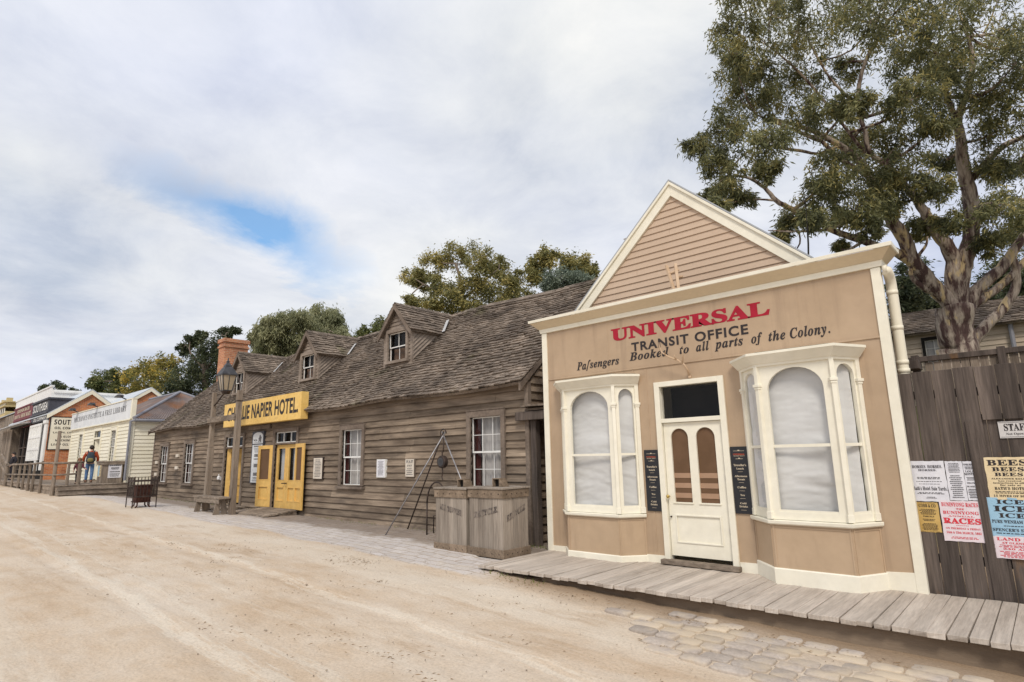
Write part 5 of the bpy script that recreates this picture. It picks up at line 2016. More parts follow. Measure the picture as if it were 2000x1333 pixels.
mb = MB()
mb.tube([c+Vector((0, 0, 0.12)), c+Vector((0, 0, 0.21))], 0.014, 6)
mb.tube([c+Vector((0, 0, -0.12)), c+Vector((0.015, 0, -0.2)), c+Vector((-0.01, 0, -0.3)), c+Vector((0.02, 0, -0.36))], 0.012, 6)
mb.build('hook', 'iron', t_)
mb = MB()
mb.tube([Vector((-9.33+0.30*math.cos(math.pi*k/12), 7.9, 0.70+0.42*math.sin(math.pi*k/12))) for k in range(13)], 0.016, 8)
mb.tube([(-9.63, 7.9, 0.70), (-9.63, 7.9, 0.02)], 0.016, 8)
mb.tube([(-9.03, 7.9, 0.70), (-9.03, 7.9, 0.02)], 0.016, 8)
o = mb.build('iron_hoop', 'iron', smooth=True)
tag(o, 'bent iron hoop standing under the hanging scale', 'hoop')
mb = MB()
mb.tube([(-9.72, 8.15, 0.06), (-9.72, 8.15, 0.42), (-9.52, 8.2, 0.44)], 0.012, 6)
mb.tube([(-9.74, 8.15, 0.06), (-9.45, 8.2, 0.07)], 0.012, 6)
o = mb.build('iron_bracket', 'iron', smooth=True)
tag(o, 'low thin iron bracket against the wall behind the bins', 'bracket')

# lamp on a pair of timber posts
t_ = thing('post_lamp', 'grey glazed lantern held over two rough timber posts joined by a crossbeam', 'street lamp', (-17.8, 7.0, 0.2))
mb = MB()
mb.hexa([(-18.84, 6.92, 0.05), (-18.66, 6.92, 0.05), (-18.66, 7.08, 0.05), (-18.84, 7.08, 0.05)], [(-18.84, 6.93, 2.0), (-18.67, 6.93, 2.0), (-18.67, 7.08, 2.0), (-18.84, 7.08, 2.0)])
mb.hexa([(-18.835, 6.935, 2.001), (-18.70, 6.935, 2.001), (-18.70, 7.07, 2.001), (-18.835, 7.07, 2.001)], [(-18.84, 6.94, 3.72), (-18.73, 6.94, 3.72), (-18.73, 7.06, 3.72), (-18.84, 7.06, 3.72)])
mb.build('post', 'old_timber', t_, 0.012)
mb = MB()
mb.hexa([(-16.96, 6.92, 0.02), (-16.80, 6.92, 0.02), (-16.80, 7.08, 0.02), (-16.96, 7.08, 0.02)], [(-16.99, 6.93, 3.62), (-16.85, 6.93, 3.62), (-16.85, 7.07, 3.62), (-16.99, 7.07, 3.62)])
mb.build('post', 'old_timber', t_, 0.012)
mb = MB()
mb.box(-18.86, -16.9, 6.87, 6.925, 2.76, 2.92)
mb.build('crossbeam', 'old_timber_flat', t_, 0.01)
mb = MB()
mb.tube([(-18.7, 6.99, 3.3), (-18.45, 6.99, 3.42), (-18.2, 7.0, 3.56), (-18.0, 7.0, 3.64)], 0.022, 8)
mb.tube([(-16.9, 6.99, 3.60), (-16.93, 6.99, 3.85), (-17.15, 7.0, 4.08)], 0.022, 8)
mb.tube([(-17.93, 7.0, 3.60), (-17.93, 7.0, 3.68)], [0.10, 0.14], 12)
mb.box(-17.0, -16.835, 6.92, 7.08, 3.30, 3.325)
mb.build('bracket', 'iron', t_, smooth=False)
Lc = (-17.93, 7.0, 0.0)
mb = MB()
mb.lathe(Lc, [(0.179, 3.68), (0.190, 3.70), (0.190, 3.715)], 4, True)
mb.lathe(Lc, [(0.293, 4.155), (0.319, 4.16), (0.319, 4.20), (0.152, 4.42), (0.129, 4.43), (0.129, 4.47), (0.053, 4.55), (0.046, 4.58), (0.057, 4.60), (0.023, 4.64), (0.015, 4.72)], 4, True)
for k in range(4):
    th = math.pi/4+k*math.pi/2
    a = (Lc[0]+0.185*math.cos(th), Lc[1]+0.185*math.sin(th), 3.70)
    b = (Lc[0]+0.285*math.cos(th), Lc[1]+0.285*math.sin(th), 4.17)
    mb.tube([a, b], 0.018, 6)
for k in range(4):
    th = k*math.pi/2
    a = (Lc[0]+0.13*math.cos(th), Lc[1]+0.13*math.sin(th), 3.70)
    b = (Lc[0]+0.20*math.cos(th), Lc[1]+0.20*math.sin(th), 4.17)
    mb.tube([a, b], 0.012, 6)
lan = mb.build('lantern', 'lamp_tin', t_)
mb = MB()
for k in range(4):
    p = [math.pi/4+k*math.pi/2, math.pi/4+(k+1)*math.pi/2]
    mb.face([(Lc[0]+r*math.cos(th), Lc[1]+r*math.sin(th), z) for r, z, th in ((0.178, 3.71, p[0]), (0.178, 3.71, p[1]), (0.28, 4.16, p[1]), (0.28, 4.16, p[0]))])
mb.build('pane', 'lamp_glass', lan)
mb = MB()
mb.tube([(Lc[0], Lc[1], 3.70), (Lc[0], Lc[1], 3.92)], 0.02, 8)
mb.ball((Lc[0], Lc[1], 3.97), 0.05)
mb.build('bulb', 'white_paint', lan)
t_.location += Vector((-0.42, 0.16, 0.04))

# bench
t_ = thing('plank_bench', 'low grey plank bench with notched board legs in front of the lamp posts', 'bench', (-17.3, 6.5, 0.15))
gz = ground_z(-17.3, 6.5)
mb = MB()
mb.box(-18.25, -16.35, 6.34, 6.66, gz+0.42, gz+0.475)
mb.build('seat', 'old_timber_flat', t_, 0.008)
mb = MB()
mb.box(-18.2, -16.4, 6.35, 6.375, gz+0.30, gz+0.418)
mb.box(-18.2, -16.4, 6.625, 6.65, gz+0.30, gz+0.418)
mb.build('apron', 'old_timber_flat', t_, 0.005)
for x in (-18.0, -16.6):
    mb = MB()
    g_ = ground_z(x, 6.5)
    for (ya, yb, ka, kb) in ((6.30, 6.46, 6.38, 6.5), (6.54, 6.70, 6.5, 6.62)):
        mb.hexa([(x-0.025, ya, g_-0.03), (x+0.025, ya, g_-0.03), (x+0.025, yb, g_-0.03), (x-0.025, yb, g_-0.03)],
                [(x-0.025, ka, gz+0.417), (x+0.025, ka, gz+0.417), (x+0.025, kb, gz+0.417), (x-0.025, kb, gz+0.417)])
    mb.build('leg', 'old_timber', t_, 0.005)
t_.location += Vector((-0.85, 0.40, 0.0))

# ramp and landing boards at the hotel doors
mb = MB()
n = 12
for i in range(n):
    mb.tone = random.random()
    a, b = i/n, (i+1)/n-0.008
    Z = lambda k: 0.265-0.085*k
    Yk = lambda k: 8.32-0.98*k
    s0, s1 = random.uniform(-0.03, 0.03), random.uniform(-0.03, 0.03)
    mb.hexa([(-17.75+s0, Yk(b), Z(b)-0.045), (-15.75+s1, Yk(b), Z(b)-0.045), (-15.75+s1, Yk(a), Z(a)-0.045), (-17.75+s0, Yk(a), Z(a)-0.045)],
            [(-17.75+s0, Yk(b), Z(b)), (-15.75+s1, Yk(b), Z(b)), (-15.75+s1, Yk(a), Z(a)), (-17.75+s0, Yk(a), Z(a))])
o = mb.build('timber_ramp', 'old_timber_flat', bevel=0.005)
tag(o, 'short grey timber ramp running up to the yellow shutter doors', 'ramp')
for x in (-17.7, -15.8):
    mb = MB()
    mb.hexa([(x-0.04, 7.45, 0.0), (x+0.04, 7.45, 0.0), (x+0.04, 8.3, 0.0), (x-0.04, 8.3, 0.0)], [(x-0.04, 7.45, 0.13), (x+0.04, 7.45, 0.13), (x+0.04, 8.3, 0.21), (x-0.04, 8.3, 0.21)])
    mb.build('bearer', 'board_edge', o)
mb = MB()
for i in range(5):
    mb.tone = random.random()
    y = 7.25+i*0.2
    mb.box(-20.9, -18.95, y+0.004, y+0.19, 0.16+0.02*i/5, 0.215+0.02*i/5)
o = mb.build('timber_landing', 'old_timber_flat', bevel=0.005)
tag(o, 'low timber landing on the ground before the half open yellow door', 'landing')

# fire basket in its iron cage
t_ = thing('iron_cage', 'square cage of rusty iron bars standing round a fire drum', 'cage', (-21.7, 6.1, 0.3))
gz = ground_z(-21.7, 6.1)-0.02
cx0, cx1, cy0, cy1 = -22.05, -21.4, 5.80, 6.46
mb = MB()
for (p, q) in (((cx0, cy0), (cx1, cy0)), ((cx1, cy0), (cx1, cy1)), ((cx1, cy1), (cx0, cy1)), ((cx0, cy1), (cx0, cy0))):
    n = 7
    for i in range(n):
        k = i/n
        x, y = p[0]+(q[0]-p[0])*k, p[1]+(q[1]-p[1])*k
        corner = i == 0
        mb.bar((x, y, gz if corner else gz+0.33), (x, y, gz+(0.98 if corner else 0.94+0.02*random.random())), 0.026 if corner else 0.016, 0.026 if corner else 0.016)
mb.build('bar', 'iron', t_)
mb = MB()
for z in (0.36, 0.84):
    for (p, q) in (((cx0, cy0), (cx1, cy0)), ((cx1, cy0), (cx1, cy1)), ((cx1, cy1), (cx0, cy1)), ((cx0, cy1), (cx0, cy0))):
        mb.bar((*p, gz+z), (*q, gz+z), 0.018, 0.045)
mb.build('rail', 'iron', t_)
t_ = thing('fire_drum', 'rusty square fire drum on short legs inside the iron cage', 'fire drum', (-21.75, 6.12, gz))
mb = MB()
mb.hexa([(-21.93, 5.93, gz+0.17), (-21.53, 5.93, gz+0.17), (-21.53, 6.33, gz+0.17), (-21.93, 6.33, gz+0.17)], [(-21.95, 5.90, gz+0.70), (-21.50, 5.90, gz+0.70), (-21.50, 6.35, gz+0.70), (-21.95, 6.35, gz+0.70)])
mb.box(-21.97, -21.48, 5.88, 6.37, gz+0.685, gz+0.71)
mb.box(-21.95, -21.50, 5.90, 6.35, gz+0.18, gz+0.21)
for y in (5.98, 6.07, 6.16, 6.25):
    mb.box(-21.50, -21.488, y, y+0.03, gz+0.24, gz+0.66)
mb.build('drum', 'rust', t_, 0.01)
for (x, y, ex, ey) in ((-21.88, 5.98, -21.95, 5.91), (-21.57, 5.98, -21.5, 5.91), (-21.57, 6.28, -21.5, 6.35), (-21.88, 6.28, -21.95, 6.35)):
    mb = MB()
    mb.tube([(x, y, gz+0.18), (x, y, gz+0.09), (ex, ey, gz)], 0.022, 6)
    mb.build('leg', 'rust', t_)

# ------------------------------------------------------------------ the library and its deck
lib = thing('library_building', 'cream weatherboard hall with a long lettered parapet and rusty hipped iron roof', 'hall', (-36, 8.0, 0.8))
lw_ = XF(8.0)
LX0, LX1 = -42.3, -30.6
lwins = [(-40.15, -39.35, 1.80, 3.28), (-33.75, -32.95, 1.70, 3.22)]
ldoor = (-36.95, -35.75, 0.85, 3.32)
mb = MB()
boards(mb, lw_, lambda z: (LX0, LX1), 0.3, 3.66, h=0.168, t=0.03, openings=lwins+[ldoor], seg=30, jit=0.001, tones=(0.3, 0.7))
grid_wall(mb, lw_, LX0, LX1, 0.2, 4.5, lwins+[ldoor], -0.02)
boards(mb, YF(LX1), lambda z: (8.05, 14.0), 0.2, 3.56, h=0.168, t=0.03, seg=30, jit=0.001, tones=(0.3, 0.7))
mb.face([(LX1-0.02, 8.0, 0.2), (LX1-0.02, 14.0, 0.2), (LX1-0.02, 14.0, 3.6), (LX1-0.02, 8.0, 3.6)])
mb.face([(LX0, 8.0, 0.2), (LX0, 8.0, 4.5), (LX0, 14.0, 3.6), (LX0, 14.0, 0.2)])
mb.build('wall', 'lib_cream', lib)
mb = MB()
mb.box(LX1-0.02, LX1+0.055, 7.94, 8.06, 0.3, 3.66)
lw_.box(mb, LX1-0.16, LX1-0.021, 0.3, 3.66, 0.0, 0.045)
lw_.box(mb, LX0, LX0+0.16, 0.3, 3.66, 0.0, 0.045)
mb.build('corner_board', 'lib_cream', lib)
mb = MB()
lw_.box(mb, LX0-0.05, LX1+0.02, 3.64, 4.52, -0.05, 0.10)
par = mb.build('parapet', 'pale_grey', lib, 0.01)
mb = MB()
lw_.box(mb, LX0-0.08, LX1+0.05, 4.52, 4.57, -0.07, 0.13)
lw_.box(mb, LX1-0.14, LX1+0.035, 3.62, 4.518, -0.06, 0.125)
lw_.box(mb, LX0-0.06, LX1-0.141, 3.58, 3.639, -0.05, 0.13)
mb.build('capping', 'lib_cream', par, 0.006)
mb = MB()
text(mb, lw_, 'MECHANICS INSTITUTE & FREE LIBRARY', -41.7, -31.5, 4.02, 4.30, 0.104, 'bold', off=-0.004, space=1.05)
mb.build('lettering', 'ink_grey', par)
mb = MB()
mb.face([(LX0+.1, 9.2, 0.8), (LX1-.1, 9.2, 0.8), (LX1-.1, 9.2, 3.6), (LX0+.1, 9.2, 3.6)])
mb.face([(LX0+.1, 8.05, 3.6), (LX1-.1, 8.05, 3.6), (LX1-.1, 9.2, 3.6), (LX0+.1, 9.2, 3.6)])
mb.build('inner_lining', 'inside_shade', lib)  # hall interior coloured dark in place of its shade
for o in lwins:
    window(lw_, lib, o, cols=3, mat='lib_cream', fw=0.14, red=False, bars=0.03)
mb = MB()
frame_ring(mb, lw_, ldoor[0]-0.14, ldoor[1]+0.14, 0.82, 3.46, 0.14, -0.08, 0.06, wb=0)
lw_.box(mb, ldoor[0], ldoor[1], 2.90, 3.0, -0.06, 0.04)
dl = mb.build('door', 'lib_cream', lib, 0.005)
mb = MB()
lw_.quad(mb, ldoor[0], ldoor[1], 3.0, 3.32, -0.03)
mb.build('transom_pane', 'glass_old', dl)
mb = MB()
fr = F((-36.93, 8.02, 0), (0.62, 0.78, 0), (0.78, -0.62, 0))
fr.box(mb, 0, 0.95, 0.88, 2.9, -0.04, 0.0)
frame_ring(mb, fr, 0.1, 0.85, 1.0, 1.8, 0.03, 0.0, 0.015)
mb.build('door_leaf', 'lib_cream', dl)
mb = MB()
lw_.box(mb, -37.0, -35.6, 0.80, 0.87, 0.0, 0.3)
mb.build('door_step', 'old_timber_flat', dl)
# hipped corrugated roof
ap = Vector((-34.0, 10.9, 5.28))
apL = Vector((-39.0, 10.9, 5.28))
cA, cB = Vector((-30.4, 7.95, 3.62)), Vector((-30.4, 14.0, 3.62))
cC, cD = Vector((-42.4, 7.95, 3.62)), Vector((-42.4, 14.0, 3.62))
mb = MB()


def corrugated(p0, p1, q1, q0, n, amp=0.03):
    """ridged iron from eave p0-p1 up to q0-q1"""
    nn = (p1-p0).cross(q0-p0).normalized()
    if nn.z < 0:
        nn = -nn
    for i in range(n):
        k0, km, k1 = i/n, (i+0.5)/n, (i+1)/n
        mb.tone = random.uniform(0.3, 0.7) if i % 6 else random.random()
        for (a, b, ha, hb) in ((k0, km, 0, amp), (km, k1, amp, 0)):
            P = lambda k, h, t: (p0.lerp(p1, k)).lerp(q0.lerp(q1, k), t)+nn*h
            mb.face([P(a, ha, 0), P(b, hb, 0), P(b, hb, 1), P(a, ha, 1)])


corrugated(cA, cB, ap, ap, 54)
corrugated(cC, cA, ap, apL, 70)
mb.face([cB, cD, apL, ap])
mb.face([cD, cC, apL, apL+Vector((0, 0, .001))])
rf = mb.build('roof', 'rusty_roof', lib)
mb = MB()
for (p, q) in ((cA, ap), (cB, ap), (ap, apL)):
    mb.tube([p+Vector((0, 0, 0.03)), q+Vector((0, 0, 0.05))], 0.07, 8)
mb.build('ridge_cap', 'grey_pipe', rf)
mb = MB()
mb.tube([(-30.35, 8.0, 3.55), (-30.35, 14.0, 3.55)], 0.07, 8)
mb.tube([(-30.48, 7.86, 3.52), (-30.48, 7.86, 0.9)], 0.05, 8)
mb.tube([(-30.35, 8.0, 3.55), (-30.48, 7.86, 3.50)], 0.05, 8)
mb.build('drainpipe', 'grey_pipe', lib)
for k, (x, dx) in enumerate(((-40.8, 0), (-36.6, 1), (-31.6, 2))):
    mb = MB()
    mb.tube([(x, 7.90, 4.56), (x-0.1, 7.6, 4.72)], 0.03, 6)
    mb.hexa([(x-0.35, 7.45, 4.66), (x+0.15, 7.45, 4.70), (x+0.15, 7.75, 4.70), (x-0.35, 7.75, 4.66)], [(x-0.25, 7.5, 4.76), (x+0.1, 7.5, 4.78), (x+0.1, 7.7, 4.78), (x-0.25, 7.7, 4.76)])
    o = mb.build('parapet_lamp', 'lamp_tin')
    tag(o, ('small sign lamp on the parapet above the far end of the library name', 'small sign lamp on the parapet above the middle of the library name', 'small sign lamp on the parapet above the last word of the library name')[k], 'lamp', 'sign lamps on the library parapet')

# deck
mb = MB()
for i in range(13):
    mb.tone = random.random()
    y = 5.42+i*0.198
    mb.box(-62, -30.35, y, y+0.19, 0.755, 0.80)
for z1, xo in ((0.45, 0.56), (0.625, 0.28)):
    for k in range(2):
        mb.tone = random.random()
        mb.box(-30.37+xo-0.28+0.142*k, -30.37+xo-0.28+0.142*k+0.136+0.02*k, 5.44, 8.2, z1-0.035, z1)
    mb.tone = random.random()
    mb.box(-30.37+xo-0.30, -30.37+xo-0.03, 5.46, 8.18, 0.0, z1-0.04)
mb.box(-30.62, -30.37, 5.46, 7.98, 0.3, 0.75)
mb.box(-62, -30.62, 5.45, 5.50, 0.58, 0.752)
mb.box(-38, -30.62, 5.47, 5.52, 0.40, 0.575)
o = mb.build('timber_deck', 'old_timber_flat', bevel=0.006)
kind(o, 'structure', 'raised timber deck with three steps before the cream hall')

t_ = thing('log_rail_fence', 'rustic fence of rough log posts and two pole rails along the deck edge', 'fence', (-36, 5.4, 0.5))


def logpost(x, y, z0, z1, r=0.052):
    mb = MB()
    mb.tube([(x+random.uniform(-.03, .03), y, z0), (x, y, (z0+z1)/2), (x+random.uniform(-.03, .03), y, z1)], [r*1.1, r, r*0.9], 8, wob=0.08)
    mb.build('post', 'old_timber', t_)


logpost(-30.72, 5.38, 0.2, 3.03, 0.068)
for x in (-33.3, -35.1, -36.2, -37.6, -38.9, -40.8, -42.9):
    logpost(x, 5.38, 0.3 if x > -38 else 0.55, random.uniform(1.7, 1.82))
logpost(-30.5, 5.80, 0.8, 1.74)
logpost(-30.5, 6.18, 0.25, 1.76, 0.075)
for (pts, r) in (([(-43.0, 5.36, 1.66), (-40, 5.34, 1.70), (-37, 5.37, 1.69), (-33.5, 5.35, 1.73), (-30.6, 5.36, 1.70)], 0.042),
                 ([(-43.0, 5.36, 1.18), (-39, 5.35, 1.20), (-35, 5.36, 1.21), (-30.6, 5.36, 1.22)], 0.036),
                 ([(-30.6, 5.36, 1.70), (-30.5, 5.8, 1.70), (-30.5, 6.3, 1.72)], 0.048), ([(-30.6, 5.36, 1.22), (-30.5, 5.8, 1.24), (-30.5, 6.2, 1.26)], 0.04)):
    mb = MB()
    mb.tube(pts, r, 8, wob=0.08)
    mb.build('rail', 'old_timber', t_, smooth=True)
t_ = thing('stair_handrail', 'sawn timber handrail sloping down to the street at the far end of the log fence', 'handrail', (-44.5, 5.4, 0.5))
mb = MB()
mb.bar((-42.9, 5.34, 1.70), (-45.4, 5.34, 2.30), 0.07, 0.12)
mb.bar((-45.4, 5.34, 2.30), (-50, 5.34, 2.32), 0.07, 0.12)
mb.bar((-42.9, 5.34, 1.2), (-45.4, 5.34, 1.80), 0.05, 0.1)
mb.build('rail', 'old_timber_flat', t_)
for x, zt in ((-45.4, 2.3), (-43.3, 1.8), (-47.5, 2.3)):
    mb = MB()
    mb.box(x-0.06, x+0.06, 5.36, 5.48, 0.4, zt)
    mb.build('post', 'old_timber', t_)
# notice box
t_ = thing('notice_box', 'grey plank box with posters on two sides at the corner of the deck', 'notice box', (-31.4, 7.5, 0.8))
mb = MB()
for i in range(6):
    mb.tone = random.random()
    mb.box(-31.0-0.02, -31.0, 7.15+i*0.125, 7.15+i*0.125+0.121, 0.80, 1.70)
    mb.tone = random.random()
    mb.box(-31.85+i*0.138, -31.85+i*0.138+0.134, 7.13, 7.15, 0.80, 1.70)
mb.box(-31.85, -31.83, 7.15, 7.9, 0.8, 1.7)
mb.box(-31.85, -31.0, 7.88, 7.9, 0.8, 1.7)
mb.build('plank_side', 'old_timber', t_, 0.004)
mb = MB()
mb.box(-31.9, -30.93, 7.07, 7.95, 1.70, 1.755)
mb.box(-31.02, -30.94, 7.09, 7.93, 1.60, 1.699)
mb.box(-31.88, -31.021, 7.09, 7.12, 1.60, 1.699)
mb.build('rim', 'old_timber_flat', t_, 0.004)
for (fr, a0, a1, z0, z1, m, lab, heads) in ((YF(-30.99), 7.33, 7.84, 1.02, 1.62, 'paper_white', 'white poster headed CLARKE on the wider side of the grey notice box', (('CLARKE', 0.05, 0.14, 0.85), ('CONCERT', 0.24, 0.34, 0.6), ('SATURDAY', 0.52, 0.60, 0.75))),
                                     (XF(7.125), -31.75, -31.25, 1.08, 1.58, 'paper_cream', 'cream poster with a blue strip on the narrow side of the notice box', ())):
    p = thing('poster', lab, 'poster', fr((a0+a1)/2, z0, 0.006))
    mb = MB()
    fr.box(mb, a0, a1, z0, z1, 0.004, 0.007)
    mb.build('sheet', m, p)
    mb = MB()
    for s, k0, k1, wd in heads:
        if s != 'CLARKE':
            lines(mb, fr, (a0+a1)/2-(a1-a0)*wd/2, (a0+a1)/2+(a1-a0)*wd/2, z1-(z1-z0)*k1, z1-(z1-z0)*k0, 0.009, 1, 0.9, 0.02)
        else:
            text(mb, fr, s, (a0+a1)/2-(a1-a0)*wd/2, (a0+a1)/2+(a1-a0)*wd/2, z1-(z1-z0)*k1, z1-(z1-z0)*k0, 0.009, 'bold', off=0.03)
    if heads:
        lines(mb, fr, a0+0.06, a1-0.06, z0+0.05, z0+0.2, 0.009, 3, 0.5)
        lines(mb, fr, a0+0.08, a1-0.08, z1-0.25, z1-0.22, 0.009, 1, 0.6)
    else:
        lines(mb, fr, (a0+a1)/2+0.03, a1-0.04, z0+0.05, z1-0.05, 0.009, 6, 0.4)
    mb.build('print', 'ink', p)
    if not heads:
        mb = MB()
        fr.quad(mb, a0+0.02, (a0+a1)/2, z0+0.02, z1-0.02, 0.0085)
        mb.build('blue_strip', 'paper_blue', p)

# ------------------------------------------------------------------ buildings beyond
br = thing('brick_gable_shop', 'orange brick gabled shop with a big cream painted oil company sign', 'shop', (-52, 9.1, 0.5))
gX = -44.0
mb = MB()
mb.face([(gX, 7.12, 0.3), (gX, 11.05, 0.3), (gX, 11.05, 4.7), (gX, 9.07, 6.15), (gX, 7.12, 4.7)])
mb.face([(gX-14, 8.0, 3.0), (gX-14, 8.0, 4.7), (gX-14, 9.07, 6.15), (gX-14, 11.05, 4.7), (gX-14, 11.05, 3.0)])
mb.face([(gX-14, 11.05, 0.3), (gX, 11.05, 0.3), (gX, 11.05, 4.7), (gX-14, 11.05, 4.7)])
mb.build('wall', 'brick', br)
mb = MB()
for (y, z) in ((7.0, 4.62), (11.17, 4.62)):
    mb.hexa([(gX-14.1, y, z), (gX+0.12, y, z), (gX+0.12, 9.07, 6.2), (gX-14.1, 9.07, 6.2)], [(gX-14.1, y, z+0.06), (gX+0.12, y, z+0.06), (gX+0.12, 9.07, 6.26), (gX-14.1, 9.07, 6.26)])
mb.build('roof', 'zinc_roof', br)
mb = MB()
for (y, z) in ((6.98, 4.58), (11.19, 4.58)):
    mb.hexa([(gX+0.02, y, z-0.22), (gX+0.125, y, z-0.22), (gX+0.125, 9.07, 5.94), (gX+0.02, 9.07, 5.94)], [(gX+0.02, y, z+0.03), (gX+0.125, y, z+0.03), (gX+0.125, 9.07, 6.19), (gX+0.02, 9.07, 6.19)])
mb.build('barge_board', 'lib_cream', br)
yf = YF(gX)
mb = MB()
yf.box(mb, 7.2, 9.5, 2.56, 4.47, 0.0, 0.05)
sg = mb.build('painted_sign', 'lib_cream', br)
mb = MB()
frame_ring(mb, yf, 7.16, 9.54, 2.52, 4.51, 0.05, 0.0, 0.07)
for (s, a0, a1, z0, z1, st) in (('SOUTHSEA', 7.37, 8.93, 4.02, 4.33, 'sb'), ('OIL COMPANY', 7.42, 8.78, 3.75, 3.90, 'sb'), ('LAMPS, CHIMNEYS', 7.38, 8.95, 3.49, 3.60, 'sb'), ('& GLOBES', 7.74, 8.50, 3.255, 3.37, 'sb'), ('MACHINERY', 7.53, 8.55, 3.03, 3.15, 'sb'), ('LAMP OIL NAPHTHA', 7.35, 9.15, 2.78, 2.905, 'sb')):
    text(mb, yf, s, a0, a1, z0, z1, 0.054, st, off=0.015, space=1.1)
mb.build('lettering', 'ink', sg)

sf = XF(7.05)
shop = thing('dark_fascia_shop', 'old shopfront with maroon and black lettered fascias and a white panelled shutter', 'shop', (-52, 7.05, 0.6))
mb = MB()
mb.box(-49.45, -44.15, 7.052, 9.2, 4.32, 5.62)
fa = mb.build('black_fascia', 'slate_paint', shop, 0.01)
mb = MB()
for x in np.arange(-49.3, -44.2, 0.42):
    sf.box(mb, x, x+0.02, 4.85, 5.55, 0.0, 0.012)
sf.box(mb, -49.45, -44.12, 4.74, 4.83, 0.0, 0.09)
mb.box(-44.149, -44.08, 6.98, 9.2, 4.74, 4.83)
sf.box(mb, -49.45, -44.1, 5.55, 5.66, 0.0, 0.09)
mb.box(-44.149, -44.07, 6.98, 9.2, 5.55, 5.66)
mb.build('moulding', 'slate_paint', fa)
mb = MB()
text(mb, sf, 'SOUTHSEA', -49.05, -44.5, 4.96, 5.46, 0.016, 'sans', off=0.02, space=1.05)
text(mb, sf, 'OIL COMPANY', -48.45, -44.55, 4.38, 4.60, 0.016, 'sans', off=0.02, space=1.05)
mb.build('lettering', 'white_ink', fa)
mb = MB()
mb.box(-56.5, -49.47, 7.055, 8.0, 4.42, 5.72)
ma = mb.build('maroon_fascia', 'maroon', shop, 0.01)
mb = MB()
sf.box(mb, -56.5, -49.47, 4.80, 4.86, 0.0, 0.05)
sf.box(mb, -56.5, -49.47, 5.66, 5.74, 0.0, 0.06)
mb.build('moulding', 'maroon', ma)
mb = MB()
text(mb, sf, 'EDINBURGH', -55.2, -50.5, 5.36, 5.60, 0.016, 'bold', off=0.01)
text(mb, sf, 'BOOT & SHOE MART', -56.1, -49.8, 4.97, 5.24, 0.016, 'bold', off=0.01)
text(mb, sf, 'LARSON STEWARD & SCOTT', -56.0, -49.7, 4.50, 4.72, 0.016, 'bold', off=0.01)
mb.build('lettering', 'cream_ink', ma)
mb = MB()
sf.box(mb, -57.5, -49.9, 0.7, 4.4, -0.62, -0.6)
sf.box(mb, -49.9, -44.2, 0.7, 4.3, -0.42, -0.4)
sf.box(mb, -57.2, -49.0, 4.28, 4.42, 0.0, 0.02)
mb.build('opening_shade', 'dark', shop)  # solid dark panels painted as the shade within the open shopfront
mb = MB()
for x in (-56.0, -54.3, -52.8, -51.2):
    sf.box(mb, x-0.08, x+0.08, 0.8, 4.3, -0.55, -0.45)
for z in (1.4, 2.3, 2.9):
    sf.box(mb, -56.0, -51.2, z-0.03, z+0.03, -0.54, -0.46)
mb.build('door_frame', 'fence_boards', shop)
# shutter: white boards
mb = MB()
n = 7
sf.box(mb, -49.3, -45.6, 1.95, 4.18, -0.1, -0.02)
for i in range(n+1):
    x = -49.3+3.7*i/n
    sf.box(mb, x-0.09, x+0.09, 1.95, 4.18, -0.019, 0.02)
for z in (2.0, 2.65, 3.4, 4.12):
    sf.box(mb, -49.3, -45.6, z-0.07, z+0.07, -0.018, 0.025)
mb.build('shutter', 'white_paint', shop)
mb = MB()
sf.box(mb, -44.75, -44.1, 1.35, 4.2, -0.25, 0.02)
sf.box(mb, -44.85, -44.05, 4.1, 4.3, -0.25, 0.08)
sf.box(mb, -46.4, -45.9, 1.3, 1.95, -0.1, 0.02)
mb.build('pilaster', 'white_paint', shop, 0.01)
mb = MB()
for i in range(10):
    mb.tone = random.random()
    sf.box(mb, -61.5+i*0.45, -61.5+i*0.45+0.44, 0.4, 5.45, -0.7, -0.1)
mb.build('side_boarding', 'old_timber', shop)
mb = MB()
mb.hexa([(-72, 6.5, 4.30), (-49.4, 6.5, 4.36), (-49.4, 7.02, 4.40), (-72, 7.02, 4.40)], [(-72, 6.5, 4.33), (-49.4, 6.5, 4.39), (-49.4, 7.02, 4.43), (-72, 7.02, 4.43)])
mb.build('awning', 'pale_grey', shop)

t_ = thing('white_parapet_store', 'plain white store with a tall blank parapet rising behind the dark fascia', 'store', (-60, 9.5, 0.6))
mb = MB()
mb.box(-67.5, -52.6, 8.5, 13, 0.6, 6.95)
mb.build('wall', 'white_paint', t_)
mb = MB()
mb.box(-67.5, -52.6, 8.44, 8.5, 5.5, 7.2)
mb.box(-52.66, -52.6, 8.5, 10.2, 6.95, 7.0)
mb.box(-67.6, -52.5, 8.38, 8.56, 7.2, 7.3)
mb.box(-52.6, -52.5, 8.56, 13.0, 6.78, 6.9)
mb.box(-52.6, -52.55, 8.56, 13.0, 6.2, 6.26)
mb.box(-58.4, -58.2, 8.40, 8.44, 5.6, 7.2)
mb.build('parapet', 'white_paint', t_)
mb = MB()
mb.tube([(-52.55, 10.6, 6.6), (-52.5, 10.6, 6.6)], 0.12, 12)
mb.build('vent', 'dark', t_)

